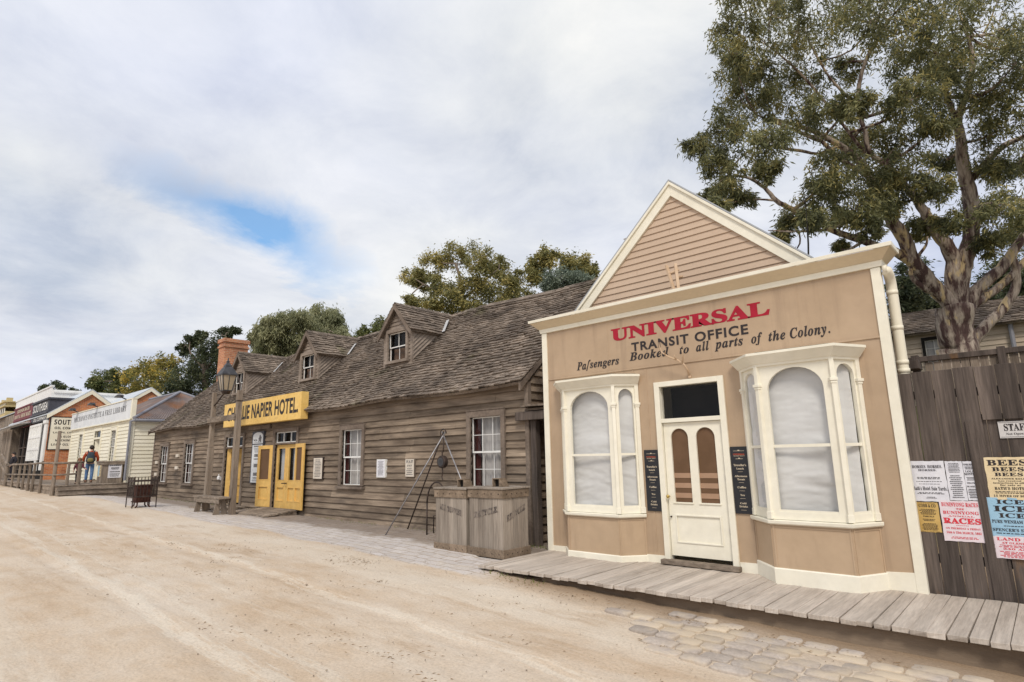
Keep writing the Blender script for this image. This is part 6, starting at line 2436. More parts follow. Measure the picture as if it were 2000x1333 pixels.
t_ = thing('brick_shop', 'second orange brick gable with a long pale iron roof behind the library parapet', 'shop', (-52, 13.3, 0.6))
mb = MB()
X2 = -46.0
mb.face([(X2, 11.5, 0.4), (X2, 14.2, 0.4), (X2, 14.2, 5.8), (X2, 12.9, 6.75), (X2, 11.5, 5.72)])
mb.face([(X2-14, 11.5, 0.4), (X2, 11.5, 0.4), (X2, 11.5, 5.72), (X2-14, 11.5, 5.72)])
mb.build('wall', 'brick', t_)
mb = MB()
for (y, z) in ((11.2, 5.58), (14.6, 5.58)):
    mb.hexa([(X2-20, y, z), (X2+0.12, y, z), (X2+0.12, 12.9, 6.8), (X2-20, 12.9, 6.8)], [(X2-20, y, z+0.05), (X2+0.12, y, z+0.05), (X2+0.12, 12.9, 6.86), (X2-20, 12.9, 6.86)])
mb.build('roof', 'zinc_roof', t_)
mb = MB()
for (y, z) in ((11.18, 5.52), (14.62, 5.52)):
    mb.hexa([(X2+0.02, y, z-0.2), (X2+0.125, y, z-0.2), (X2+0.125, 12.9, 6.56), (X2+0.02, 12.9, 6.56)], [(X2+0.02, y, z+0.03), (X2+0.125, y, z+0.03), (X2+0.125, 12.9, 6.79), (X2+0.02, 12.9, 6.79)])
mb.build('barge_board', 'lib_cream', t_)

t_ = thing('grey_roof_house', 'dark house with a grey roof at the far end of the street', 'house', (-82, 9.5, 0.6))
mb = MB()
mb.box(-90, -72, 9.5, 16, 0.6, 6.8)
mb.build('wall', 'old_timber_flat', t_)
mb = MB()
mb.hexa([(-90.5, 9.2, 6.7), (-71.5, 9.2, 6.7), (-71.5, 13, 8.4), (-90.5, 13, 8.4)], [(-90.5, 9.2, 6.8), (-71.5, 9.2, 6.8), (-71.5, 13, 8.5), (-90.5, 13, 8.5)])
mb.hexa([(-90.5, 13, 8.4), (-71.5, 13, 8.4), (-71.5, 16.5, 6.7), (-90.5, 16.5, 6.7)], [(-90.5, 13, 8.5), (-71.5, 13, 8.5), (-71.5, 16.5, 6.8), (-90.5, 16.5, 6.8)])
mb.build('roof', 'grey_roof', t_)

t_ = thing('yellow_tower_house', 'far yellow building with an ornate parapet and white arched windows above the roofs', 'building', (-99, 14, 1))
f = XF(11.0)
mb = MB()
f.box(mb, -112, -95.5, 1.0, 8.4, -8, 0)
mb.build('wall', 'far_wall', t_)
mb = MB()
f.box(mb, -112.3, -95.2, 9.5, 9.65, -8.2, 0.3)
f.box(mb, -112.2, -95.3, 8.95, 9.1, -8.1, 0.25)
f.box(mb, -112, -95.5, 9.1, 9.6, -7.9, -0.1)
for x in (-104, -100, -96):
    f.box(mb, x-0.3, x+0.3, 9.65, 10.1, -0.6, 0.0)
mb.build('parapet', 'far_wall', t_)
mb = MB()
f.box(mb, -103.5, -96.2, 9.15, 9.5, -0.09, 0.02)
f.box(mb, -104, -95.8, 8.2, 8.85, 0.0, 0.05)
mb.build('white_band', 'far_white', t_)
mb = MB()
for x in np.arange(-103.2, -96, 1.6):
    arch_pane(mb, f, x-0.35, x+0.35, 8.25, 8.8, 0.2, 0.06)
mb.build('window', 'dark', t_)


# ------------------------------------------------------------------ board fence with bills
t_ = thing('board_fence', 'tall dark weathered board fence beside the tan office', 'fence', (0.5, 8.1, -0.1))
ff = XF(8.1)
mb = MB()
x = -1.27
while x < 2.6:
    w_ = random.uniform(0.17, 0.20)
    mb.tone = random.random()
    if x < -0.66:
        ff.box(mb, x+0.005, x+w_-0.005, -0.12, 2.465+random.uniform(-0.01, 0.008), -0.03, random.uniform(0.0, 0.006))
    else:
        ff.box(mb, x+0.005, x+w_-0.005, 1.885+random.uniform(-0.004, 0.004), 2.465+random.uniform(-0.01, 0.008), -0.01, 0.022+random.uniform(0.0, 0.004))
    x += w_
x = -0.655
while x < 2.6:
    w_ = random.uniform(0.14, 0.18)
    mb.tone = random.random()
    ff.box(mb, x+0.005, x+w_-0.005, -0.12, 1.95, -0.05, -0.018+random.uniform(0.0, 0.005))
    x += w_
mb.build('board', 'fence_boards', t_, 0.003)
mb = MB()
ff.box(mb, -0.675, -0.60, -0.12, 1.884, -0.018, 0.02)
mb.build('gate_post', 'fence_boards', t_, 0.004)
mb = MB()
mb.bar((-1.3, 8.16, 2.2), (2.6, 8.16, 2.2), 0.06, 0.09)
mb.bar((-1.3, 8.19, 0.4), (2.6, 8.19, 0.4), 0.06, 0.09)
mb.build('rail', 'fence_boards', t_)

t_ = thing('staff_sign', 'small grey metal STAFF sign screwed to the dark board gate', 'sign', (-0.2, 8.1, 1.68))
mb = MB()
ff.box(mb, -0.40, 0.10, 1.685, 1.86, -0.012, 0.0)
mb.build('plate', 'metal_sign', t_, 0.002)
mb = MB()
text(mb, ff, 'STAFF ONLY', -0.355, 0.065, 1.76, 1.835, 0.002, 'bold', off=0.01)
text(mb, ff, 'Not Open For Public Access', -0.345, 0.06, 1.712, 1.74, 0.002, 'bold', off=0.0)
ff.quad(mb, -0.39, 0.09, 1.846, 1.849, 0.002)
ff.quad(mb, -0.39, 0.09, 1.696, 1.699, 0.002)
mb.build('lettering', 'ink', t_)


def bill(x0, x1, z0, z1, mat, lab, items, ink='ink', d=0.010, tilt=0.0, rows=()):
    t_ = thing('poster', lab, 'poster', ((x0+x1)/2, 8.1-d, z0), 'old bills pasted on the board fence')
    fr = F((0, 8.1, 0), (1, 0, tilt*0), (0, -1, 0))
    mb = MB()
    n, m = 10, 10
    ph = random.uniform(0, 6)
    vs, fs = [], []
    for j in range(m+1):
        for i in range(n+1):
            a, z = x0+(x1-x0)*i/n, z0+(z1-z0)*j/m
            e = 0.003*math.sin(a*40+ph)*math.sin(z*23+ph)
            ea = random.uniform(-0.003, 0.003) if i in (0, n) else 0
            ez = random.uniform(-0.003, 0.003) if j in (0, m) else 0
            vs.append(fr(a+ea, z+ez+tilt*(i/n-0.5), d+e*0.4))
    for j in range(m):
        for i in range(n):
            k = j*(n+1)+i
            fs.append((k, k+1, k+n+2, k+n+1))
    mb.raw(vs, fs)
    mb.build('sheet', mat, t_, smooth=True)
    mb = MB()
    w_, h = x1-x0, z1-z0
    c = (x0+x1)/2
    for it in items:
        s, k0, k1, wd = it[:4]
        st = it[4] if len(it) > 4 else 'bold'
        off = it[5] if len(it) > 5 else 0.01
        text(mb, fr, s, c-w_*wd/2, c+w_*wd/2, z1-h*k1, z1-h*k0, d+0.0022, st, off=off, space=1.05, a_slope=tilt*wd)
    for (k0, k1, n_, wd) in rows:
        lines(mb, fr, c-w_*wd/2, c+w_*wd/2, z1-h*k1, z1-h*k0, d+0.0022, n_, 0.5)
    mb.build('print', ink, t_)
    return t_


bill(-1.245, -0.92, 1.015, 1.455, 'paper_white', 'white bill headed HORSES HORSES HORSES with two tiny horses',
     (('HORSES. HORSES.', 0.10, 0.175, 0.86), ('HORSES.', 0.20, 0.25, 0.52), ("Bath's Hotel Sale Yards,", 0.63, 0.74, 0.96)), rows=((0.39, 0.455, 2, 0.9), (0.495, 0.52, 1, 0.75), (0.56, 0.58, 1, 0.7), (0.77, 0.82, 2, 0.9), (0.88, 0.93, 2, 0.3)))
bill(-0.915, -0.76, 1.035, 1.452, 'paper_white', 'narrow white bill of pale print between the HORSES and LOLA MONTES bills', (), ink='ink_grey', rows=((0.04, 0.30, 7, 0.8), (0.35, 0.95, 12, 0.75)))
bill(-0.755, -0.655, 1.04, 1.45, 'paper_white', 'narrow white bill naming LOLA MONTES in heavy type',
     (('VICTORIA THEATRE', 0.06, 0.11, 0.9), ('LOLA', 0.235, 0.285, 0.75), ('MONTES', 0.30, 0.36, 0.95), ('THEATRE', 0.54, 0.58, 0.8), ('THE AMERICAN', 0.63, 0.67, 0.9)), rows=((0.13, 0.21, 3, 0.8), (0.40, 0.50, 3, 0.8), (0.70, 0.95, 6, 0.8)))
bill(-1.235, -1.035, 0.685, 1.005, 'paper_old', 'small yellowed bill headed COBB & CO', (('COBB & CO', 0.06, 0.17, 0.78), ('PARCELS', 0.45, 0.50, 0.5)),
     rows=((0.22, 0.42, 5, 0.8), (0.55, 0.64, 2, 0.7), (0.70, 0.94, 6, 0.8), (0.02, 0.035, 1, 0.98), (0.965, 0.98, 1, 0.98)))
bill(-1.02, -0.665, 0.605, 1.03, 'paper_pink', 'pale pink bill with red print for the Buninyong races', (('BUNINYONG RACES', 0.045, 0.145, 0.9), ('THE', 0.185, 0.225, 0.2), ('BUNINYONG', 0.255, 0.335, 0.88), ('ANNUAL', 0.365, 0.40, 0.65), ('RACES', 0.425, 0.57, 0.92, 'bold', 0.03),
     ('ON THURSDAY & FRIDAY', 0.66, 0.705, 0.85), ('14th & 15th MARCH, 1862', 0.755, 0.82, 0.85)), ink='red_print', rows=((0.60, 0.62, 1, 0.4), (0.88, 0.94, 2, 0.8)))
bill(-0.57, -0.20, 1.055, 1.49, 'paper_cream', 'cream bill headed BEES BEES BEES', (('BEES', 0.06, 0.20, 0.88, 'bold', 0.015), ('BEES', 0.235, 0.335, 0.7, 'bold', 0.015), ('BEES', 0.365, 0.45, 0.62, 'bold', 0.015), ('ALEXANDER KELLY', 0.49, 0.525, 0.8),
     ('has received', 0.545, 0.575, 0.5), ('instructions to offer', 0.59, 0.625, 0.75), ('for sale at', 0.64, 0.675, 0.45), ("BATH'S HOTEL", 0.70, 0.77, 0.72), ('15 HIVES OF BEES.', 0.885, 0.935, 0.82)), rows=((0.795, 0.86, 2, 0.75),))
bill(-0.63, -0.20, 0.685, 1.075, 'paper_blue', 'sky blue bill headed ICE ICE ICE', (('ICE', 0.05, 0.165, 0.52, 'bold', 0.015), ('ICE', 0.21, 0.36, 0.66, 'bold', 0.02), ('ICE', 0.40, 0.52, 0.50, 'bold', 0.015), ('PURE WENHAM LAKE', 0.575, 0.66, 0.80), ("SPENCER'S STORE", 0.79, 0.87, 0.82)), rows=((0.71, 0.75, 1, 0.5), (0.90, 0.94, 1, 0.8)))
bill(-0.60, -0.16, 0.465, 0.688, 'paper_pink', 'pale bill headed LAND SALE in red print', (('LAND SALE', 0.06, 0.20, 0.88), ('AT GLENDARUEL', 0.255, 0.345, 0.72), ('240 ACRES', 0.52, 0.60, 0.7)), ink='red_print', rows=((0.38, 0.50, 3, 0.85), (0.66, 0.95, 5, 0.85)))
bill(-0.195, 0.18, 0.70, 1.50, 'paper_cream', 'large cream sheet at the edge beside the BEES and ICE bills', (), rows=((0.1, 0.9, 14, 0.8),), d=0.009)

# second fence and house up the slope
t_ = thing('paling_fence', 'grey paling fence with a top rail below the gum tree', 'fence', (0, 11.5, 2))
f2 = XF(11.5)
mb = MB()
x = -1.35
while x < 3.5:
    mb.tone = random.random()
    f2.box(mb, x, x+0.105, 1.2, 2.99+random.uniform(-0.02, 0.01), -0.02, 0.0)
    x += 0.118
mb.build('paling', 'old_timber', t_)
mb = MB()
f2.box(mb, -1.6, 3.5, 2.985, 3.07, -0.06, 0.04)
f2.box(mb, -1.78, -1.40, 2.86, 3.0, -0.1, 0.25)
mb.build('rail', 'fence_boards', t_, 0.006)
mb = MB()
for x in (-1.47, -0.37, 1.0):
    mb.cut()
    f2.box(mb, x-0.05, x+0.05, 1.2, 3.1, -0.1, 0.045)
mb.build('post', 'fence_boards', t_)

t_ = thing('weatherboard_house', 'pale weatherboard house with a mossy shingle roof behind the gum tree', 'house', (1, 23, 2))
hf = XF(23)
mb = MB()
boards(mb, hf, lambda z: (-5.5, 7), 2.2, 5.3, h=0.155, t=0.03, openings=[(-2.61, -1.63, 4.02, 5.05)], seg=12, jit=0.001)
mb.face([(-5.5, 23.02, 2), (7, 23.02, 2), (7, 23.02, 4.0), (-5.5, 23.02, 4.0)])
mb.face([(-5.5, 23, 2), (-5.5, 29, 2), (-5.5, 29, 5.2), (-5.5, 23, 5.2)])
mb.build('wall', 'house_boards', t_)
mb = MB()
Lr = math.hypot(2.2, 1.15)
s_ = Vector((0, 2.2, 1.15))/Lr
shingles(mb, (-5.7, 22.7, 5.27), (1, 0, 0), s_, (0, -s_.z, s_.y), 13, Lr, 0.17, 0.17)
mb.hexa([(-5.7, 22.75, 5.22), (7.3, 22.75, 5.22), (7.3, 24.9, 6.38), (-5.7, 24.9, 6.38)], [(-5.7, 22.72, 5.27), (7.3, 22.72, 5.27), (7.3, 24.9, 6.42), (-5.7, 24.9, 6.42)])
mb.face([(-5.7, 24.9, 6.42), (7.3, 24.9, 6.42), (7.3, 29, 5.0), (-5.7, 29, 5.0)])
mb.build('roof', 'shingles', t_)
window(hf, t_, (-2.61, -1.63, 4.02, 5.05), cols=4, fw=0.08, sill=False, mat='dark', red=False, rows=2)
mb = MB()
mb.tube([(-0.42, 22.88, 5.25), (-0.42, 22.88, 2.5)], 0.06, 8)
mb.build('drainpipe', 'grey_pipe', t_)

mb = MB()
mb.tube([(-2.95, 12.0, 5.95), (-2.97, 12.0, 5.6), (-3.01, 12.0, 5.2)], 0.018, 6)
mb.tube([(-2.95, 12.0, 5.95), (-2.93, 12.02, 6.6)], 0.008, 5)
o = mb.build('hanging_rope', 'dark')
tag(o, 'dark rope hanging from the gum tree over the tan gable', 'rope')


# ------------------------------------------------------------------ trees
def smooth_path(pts, sub=4):
    P = [np.array(p, float) for p in pts]
    out = []
    for i in range(len(P)-1):
        p0, p1, p2, p3 = P[max(i-1, 0)], P[i], P[i+1], P[min(i+2, len(P)-1)]
        for k in range(sub):
            t = k/sub
            out.append(0.5*((2*p1)+(-p0+p2)*t+(2*p0-5*p1+4*p2-p3)*t*t+(-p0+3*p1-3*p2+p3)*t**3))
    out.append(P[-1])
    return out


def tree(key, name, label, leaf, bark, n_tuft, n_leaf, L, Wd, group=None, droop=0.6, sides=9, base_drop=3.0, fill=0.95, twig=0.012, tuft_r=0.33, wob=0.06, gnarl=0.0):
    limbs, clumps = TREES[key]
    rr = np.random.default_rng(abs(hash(key)) % 1000 if False else sum(map(ord, key)))
    base = limbs[0][0]
    root = thing(name, label, 'tree', (base[0], base[1], base[2]-base_drop), group)
    mb = MB()
    nodes = []
    for li, limb in enumerate(limbs):
        pts = [list(p) for p in limb]
        if li == 0:
            pts = [[base[0], base[1], base[2]-base_drop, base[3]*1.25]]+pts
        P = smooth_path(pts)
        cs = [Vector(p[:3])+Vector(rr.normal(0, gnarl*p[3], 3)) for p in P]
        mb.tube(cs, [max(0.006, p[3]*(0.46 if li == 0 else 0.41)) for p in P], sides, wob=wob)
        nodes += [(c, p[3]*0.5) for c, p in zip(cs, P)]
    npos = np.array([tuple(n[0]) for n in nodes])
    C, N, T, Ssz = [], [], [], []
    for (cx, cy, cz, r) in clumps:
        c = np.array((cx, cy, cz))
        dist = np.linalg.norm(npos-c, axis=1)-npos[:, 2]*0.0
        j = int(dist.argmin())
        a, ra = nodes[j]
        cv = Vector(c)
        d = (cv-a).length
        if d > 0.15:
            mid = a.lerp(cv, 0.5)+Vector(rr.normal(0, 0.10*d, 3))+Vector((0, 0, -0.05*d))
            P = smooth_path([(*a, min(ra, 0.05*d+0.02)), (*mid, min(ra, 0.03*d+0.015)), (*cv, 0.012)], 3)
            mb.tube([p[:3] for p in P], [max(0.006, p[3]*0.7) for p in P], 5, cap=False)
        for k in range(n_tuft):
            v = rr.normal(0, 1, 3)
            v /= np.linalg.norm(v)
            q = c+v*r*(rr.random()**0.45)*np.array((1, 1, 0.8))
            if k % 2 == 0:
                m = (c+q)/2+rr.normal(0, 0.08*r, 3)
                mb.tube([tuple(c), tuple(m), tuple(q)], [twig, twig*0.7, twig*0.35], 4, cap=False)
            tr = r*tuft_r*rr.uniform(0.6, 1.35)
            nl = max(4, int(n_leaf*rr.uniform(0.6, 1.3)))
            off = rr.normal(0, 0.5, (nl, 3))*tr
            off[:, 2] -= np.abs(rr.normal(0, 0.35, nl))*tr*droop
            C.append(q+off)
            T.append(np.clip(rr.normal(0.5, 0.17)+rr.normal(0, 0.20, nl), 0, 1))
    mb.build('trunk', bark, root, smooth=True)
    C = np.concatenate(C)
    T = np.concatenate(T)
    n = len(C)
    d = rr.normal(0, 1, (n, 3))
    d[:, 2] = d[:, 2]*0.6-droop*1.3
    d /= np.linalg.norm(d, axis=1)[:, None]
    s = np.cross(d, rr.normal(0, 1, (n, 3)))
    s /= np.linalg.norm(s, axis=1)[:, None]+1e-9
    ln = (L*rr.uniform(0.6, 1.3, n))[:, None]
    wd = (Wd*rr.uniform(0.7, 1.3, n))[:, None]
    nrm = np.cross(d, s)
    v = np.stack([C, C+d*ln*0.45+s*wd*0.5+nrm*wd*0.1, C+d*ln, C+d*ln*0.45-s*wd*0.5+nrm*wd*0.1], 1)
    v = v-np.array(root.location)
    me = bpy.data.meshes.new('crown')
    me.vertices.add(4*n)
    me.vertices.foreach_set('co', v.astype(np.float32).ravel())
    me.loops.add(4*n)
    me.loops.foreach_set('vertex_index', np.arange(4*n, dtype=np.int32))
    me.polygons.add(n)
    me.polygons.foreach_set('loop_start', np.arange(0, 4*n, 4, dtype=np.int32))
    at = me.attributes.new('tone', 'FLOAT', 'FACE')
    at.data.foreach_set('value', T.astype(np.float32))
    me.materials.append(MATS[leaf])
    me.update()
    o = bpy.data.objects.new('crown', me)
    COL.objects.link(o)
    o.parent = root
    return root


TREES = {
 'gum': ([[(-1.48,19.46,3.66,1.16),(-1.5,19.34,4.07,0.96),(-1.44,19.21,4.74,0.9),(-1.36,19.14,5.28,0.96)],[(-1.38,19.16,5.14,0.55),(-1.61,18.82,5.62,0.49),(-1.97,18.3,6.35,0.44),(-2.14,17.96,7.05,0.41),(-2.31,17.62,7.71,0.36),(-2.61,17.02,8.94,0.25),(-3.02,16.47,9.56,0.19),(-3.66,15.77,10.05,0.14),(-4.32,15.08,10.33,0.08)],[(-1.98,18.28,6.37,0.3),(-2.33,17.86,6.73,0.27),(-2.73,17.45,6.95,0.25),(-3.54,16.59,7.37,0.19),(-3.72,16.37,7.6,0.18),(-4.18,15.87,7.91,0.16),(-4.49,15.52,8.16,0.15),(-4.66,15.27,8.5,0.12),(-5.01,14.87,8.79,0.08),(-5.56,14.37,8.82,0.04)],[(-3.54,16.59,7.37,0.11),(-3.96,16.22,7.34,0.08),(-4.36,15.85,7.35,0.05),(-4.76,15.48,7.38,0.03)],[(-4.49,15.52,8.16,0.08),(-4.95,15.09,8.2,0.05),(-5.46,14.64,8.14,0.04),(-5.84,14.25,8.29,0.03)],[(-1.37,19.15,5.21,0.52),(-1.32,18.99,5.95,0.49),(-1.23,18.92,6.51,0.46),(-1.39,18.63,7.07,0.38),(-1.55,18.36,7.54,0.33),(-1.72,18.05,8.11,0.25),(-2.11,17.48,8.93,0.19),(-2.45,17.05,9.34,0.16),(-2.47,16.89,9.88,0.14),(-2.5,16.65,10.69,0.12),(-2.19,16.64,11.75,0.11),(-1.58,16.91,12.81,0.08)],[(-1.29,19.2,5.27,0.6),(-1.19,19.08,6.08,0.57),(-0.98,19.13,6.61,0.52),(-0.77,19.16,7.21,0.46),(-0.67,19.05,7.95,0.44),(-0.67,18.83,8.75,0.38),(-0.62,18.66,9.56,0.3),(-0.58,18.52,10.23,0.25),(-0.26,18.59,11.03,0.19),(-0.06,18.56,11.83,0.14),(-0.12,18.25,12.77,0.08)],[(-0.56,18.97,8.62,0.25),(-0.23,19.17,9.01,0.22),(0.2,19.43,9.47,0.18),(0.75,19.85,9.76,0.14),(1.29,20.27,10.05,0.08)],[(-0.6,18.57,9.96,0.22),(-0.72,18.24,10.77,0.16),(-0.7,18.04,11.58,0.11),(-0.96,17.55,12.53,0.07)],[(-1.18,19.29,5.34,0.46),(-0.8,19.5,5.8,0.38),(-0.33,19.81,6.26,0.33),(0.06,20.01,6.85,0.27),(0.51,20.24,7.51,0.19),(1.05,20.48,8.44,0.12)],[(-1.14,19.34,5.27,0.36),(-0.68,19.67,5.59,0.27),(-0.16,20.02,6.05,0.22),(0.27,20.27,6.58,0.16)],[(-1.17,19.56,4.36,0.41),(-0.8,19.77,4.83,0.33),(-0.5,19.96,5.12,0.3),(-0.17,20.12,5.65,0.27),(-0.04,20.09,6.18,0.25),(-0.08,19.95,6.59,0.19)],[(-3.35,16.15,9.67,0.12),(-3.99,15.46,10.08,0.1),(-4.52,14.89,10.4,0.05)],[(-2.63,17.03,8.81,0.16),(-3.07,16.52,9.22,0.14),(-3.35,16.15,9.67,0.12)],[(-3.02,16.47,9.56,0.11),(-3.46,16.13,9.37,0.08),(-3.8,15.8,9.44,0.1),(-4.43,15.18,9.6,0.07),(-4.84,14.72,9.94,0.04)],[(-2.56,16.61,10.62,0.1),(-2.96,16.05,11.37,0.07),(-3.19,15.62,12.18,0.05),(-3.32,15.28,12.99,0.03)],[(-2.55,16.96,9.34,0.11),(-3.08,16.16,10.57,0.08),(-3.54,15.48,11.52,0.07),(-4.04,14.83,12.21,0.04)],[(-1.61,18.82,5.59,0.25),(-1.96,18.44,5.83,0.19),(-2.13,18.19,6.17,0.12),(-1.95,18.25,6.57,0.11),(-1.72,18.37,6.9,0.08),(-1.65,18.38,7.14,0.05)]],
  [(-6.38,15.34,10.44,0.45),(-5.43,14.14,9.2,0.54),(-5.01,13.94,9.83,0.66),(-5.04,15.08,11.43,0.78),(-4.4,13.08,11.12,0.63),(-4.18,13.38,12.04,0.7),(-4.34,16.33,14.42,0.91),(-4.27,14.59,11.73,0.81),(-4.26,15.02,10.73,0.75),(-3.9,12.98,8.54,0.59),(-5.18,14.05,8.5,0.53),(-5.79,14.42,8.43,0.36),(-4.89,12.49,7.2,0.24),(-5.22,15.15,8.38,0.33),(-4.4,16.14,7.84,0.5),(-3.37,14.17,6.93,0.36),(-4.68,16.0,7.29,0.25),(-3.31,15.0,12.36,0.94),(-3.68,16.01,11.71,0.85),(-3.32,15.0,9.99,0.71),(-2.64,16.69,13.29,0.99),(-2.85,16.98,12.12,0.64),(-2.29,14.26,9.45,0.47),(-1.49,14.64,11.52,0.84),(-2.47,17.55,10.01,0.78),(-3.21,18.31,10.55,0.76),(-3.06,15.11,8.39,0.69),(-2.58,16.63,8.57,0.73),(-1.95,17.69,9.55,0.76),(-1.81,16.63,8.36,0.64),(-3.44,15.49,7.97,0.52),(-2.68,16.0,7.61,0.64),(-2.22,16.68,7.82,0.59),(-3.33,16.91,7.82,0.39),(-2.55,16.19,7.09,0.38),(-1.0,16.66,12.17,0.91),(-1.47,18.38,12.31,0.87),(-1.34,15.16,9.44,0.59),(-0.61,17.86,12.98,0.96),(-0.8,18.77,12.34,0.86),(-1.04,16.75,10.34,0.64),(-0.84,16.7,9.39,0.45),(-1.02,19.67,9.66,0.58),(-1.27,16.82,7.83,0.5),(0.04,16.74,11.48,0.99),(-0.31,17.88,11.14,0.73),(0.57,19.66,12.9,1.13),(0.63,17.1,10.39,0.85),(0.1,17.85,10.34,0.71),(0.25,18.28,9.47,0.71),(0.46,21.21,9.53,0.73),(-0.09,18.77,8.66,0.53),(-0.42,20.83,8.44,0.59),(0.06,17.79,7.31,0.68),(-1.13,17.64,7.23,0.39),(-1.77,18.7,7.59,0.42),(0.11,21.7,7.6,0.67),(-0.36,19.07,6.86,0.47),(-3.93,12.95,12.93,0.75),(-2.9,13.38,12.69,0.97),(-2.14,15.98,13.97,1.09),(-0.86,15.58,12.86,0.99),(0.28,19.49,14.79,1.17),(1.6,21.2,13.56,1.17),(1.06,18.12,9.74,0.99),(0.85,19.0,7.71,0.89),(0.88,20.12,14.49,1.17),(-4.51,16.36,6.82,0.14),(-3.64,17.93,7.3,0.2),(-4.28,14.46,8.6,0.39)]),
 'mid': ([[(-21.39,20.54,6.62,0.42),(-21.35,20.16,8.18,0.37),(-21.35,19.81,9.48,0.26),(-21.3,19.58,10.52,0.21),(-21.36,19.28,11.43,0.11)],[(-21.3,19.93,9.22,0.21),(-21.98,19.13,9.89,0.16),(-22.6,18.45,10.29,0.11),(-23.03,17.95,10.7,0.05)],[(-21.33,19.79,9.61,0.19),(-20.42,20.38,10.5,0.13),(-19.74,20.83,11.13,0.08)],[(-21.06,20.43,8.17,0.24),(-20.32,20.82,9.19,0.16),(-19.5,21.33,10.08,0.11)]],
  [(-22.91,19.57,12.03,0.91),(-22.01,20.24,12.25,1.05),(-19.78,19.58,11.39,0.93),(-20.2,21.33,11.49,0.76),(-23.4,18.93,10.99,0.77),(-23.43,18.19,10.98,0.54),(-22.16,18.94,10.3,0.79),(-20.89,19.2,10.08,1.04),(-20.11,20.08,10.23,1.04),(-22.0,18.14,9.3,0.67),(-22.4,17.16,9.14,0.46),(-22.07,19.57,9.3,0.96),(-20.65,19.68,9.05,0.93),(-20.87,21.47,9.69,1.09),(-18.66,20.3,9.77,1.01),(-20.03,22.28,10.96,0.72),(-19.44,22.32,9.57,0.86)]),
 'right': ([[(-17.34,22.51,7.87,0.36),(-17.21,22.22,9.38,0.26),(-17.22,21.88,10.63,0.15),(-17.22,21.71,11.26,0.08)],[(-17.18,22.19,9.63,0.15),(-16.5,22.61,10.36,0.13),(-15.95,22.97,10.85,0.08)],[(-17.2,22.1,9.88,0.15),(-17.59,21.54,10.64,0.08)]],
  [(-17.76,21.35,11.04,0.61),(-17.06,21.6,11.33,0.64),(-17.08,23.01,11.41,0.63),(-16.17,23.06,10.98,0.67),(-15.53,23.0,10.54,0.4),(-17.46,21.08,10.25,0.5),(-16.09,24.01,10.25,0.37)]),
 'blue': ([[(-15.88,21.2,7.43,0.24),(-15.71,21.04,8.6,0.17),(-15.52,20.97,9.53,0.07)]],
  [(-15.54,20.3,9.44,0.75),(-15.32,21.19,9.66,0.76),(-16.5,20.81,9.41,0.58),(-14.65,21.11,9.22,0.51),(-16.02,21.28,9.08,0.73)]),
 'small': ([[(-26.95,18.27,6.51,0.23),(-26.79,18.05,7.89,0.17),(-26.52,18.07,8.72,0.08)]],
  [(-26.31,17.51,8.46,0.61),(-26.41,18.33,8.91,0.57),(-27.51,17.86,8.38,0.46),(-26.03,17.92,8.16,0.5)]),
 'willow': ([[(-37.53,19.69,6.45,0.56),(-37.27,19.37,8.53,0.42),(-36.96,19.18,10.25,0.28),(-36.71,19.19,11.11,0.14)],[(-37.22,19.32,8.87,0.28),(-38.13,18.11,10.28,0.18)],[(-37.17,19.37,8.87,0.28),(-35.64,20.35,10.39,0.18)]],
  [(-37.65,16.98,10.39,0.82),(-36.82,17.62,10.78,0.89),(-35.63,18.44,10.91,1.02),(-37.03,20.7,11.68,1.1),(-36.12,21.2,11.07,1.01),(-33.81,20.44,9.86,0.75),(-37.8,18.52,9.93,1.41),(-35.97,19.41,9.95,1.46),(-38.36,17.37,9.43,1.11),(-38.81,16.94,10.05,0.56),(-35.87,20.9,9.82,1.07),(-37.68,19.26,8.85,1.42)]),
 'dark': ([[(-48.3,17.52,3.71,0.71),(-47.78,17.16,6.82,0.56),(-47.49,16.8,9.15,0.4),(-47.46,16.51,10.32,0.16)],[(-47.6,16.8,8.76,0.24),(-48.19,15.95,9.95,0.16),(-48.04,15.81,10.96,0.08)],[(-47.43,16.96,8.76,0.28),(-46.41,17.53,10.1,0.2),(-45.91,17.62,11.45,0.08)]],
  [(-48.4,16.04,11.05,0.68),(-49.77,15.92,10.49,0.57),(-46.9,16.13,11.19,0.47),(-47.2,18.03,11.72,0.57),(-45.92,18.23,11.66,0.4),(-47.09,16.61,9.8,1.34),(-46.08,17.14,10.05,1.33),(-46.31,17.88,9.04,1.67),(-49.01,16.62,8.83,1.53),(-48.5,15.78,7.89,1.42),(-48.53,17.29,7.78,1.69),(-46.34,17.98,7.85,1.58),(-48.33,15.29,6.67,1.09),(-48.41,16.91,6.38,1.19)]),
 'autumn': ([[(-62.42,18.31,4.27,0.58),(-61.93,17.87,7.59,0.44),(-61.47,17.65,9.97,0.24)],[(-61.86,17.8,8.07,0.24),(-62.75,16.66,9.29,0.15)],[(-61.82,17.77,8.31,0.24),(-60.68,18.37,9.95,0.15)]],
  [(-63.04,18.11,11.09,1.2),(-61.73,18.68,11.19,1.09),(-60.99,16.73,10.12,1.14),(-62.73,16.42,9.51,1.35),(-59.43,17.61,9.26,1.32),(-63.38,17.98,8.71,1.39),(-61.07,19.08,9.31,0.88),(-65.14,16.82,8.54,1.1)]),
 'left': ([[(-73.59,17.68,4.69,0.55),(-73.03,17.19,8.44,0.44),(-72.71,16.9,10.59,0.22)]],
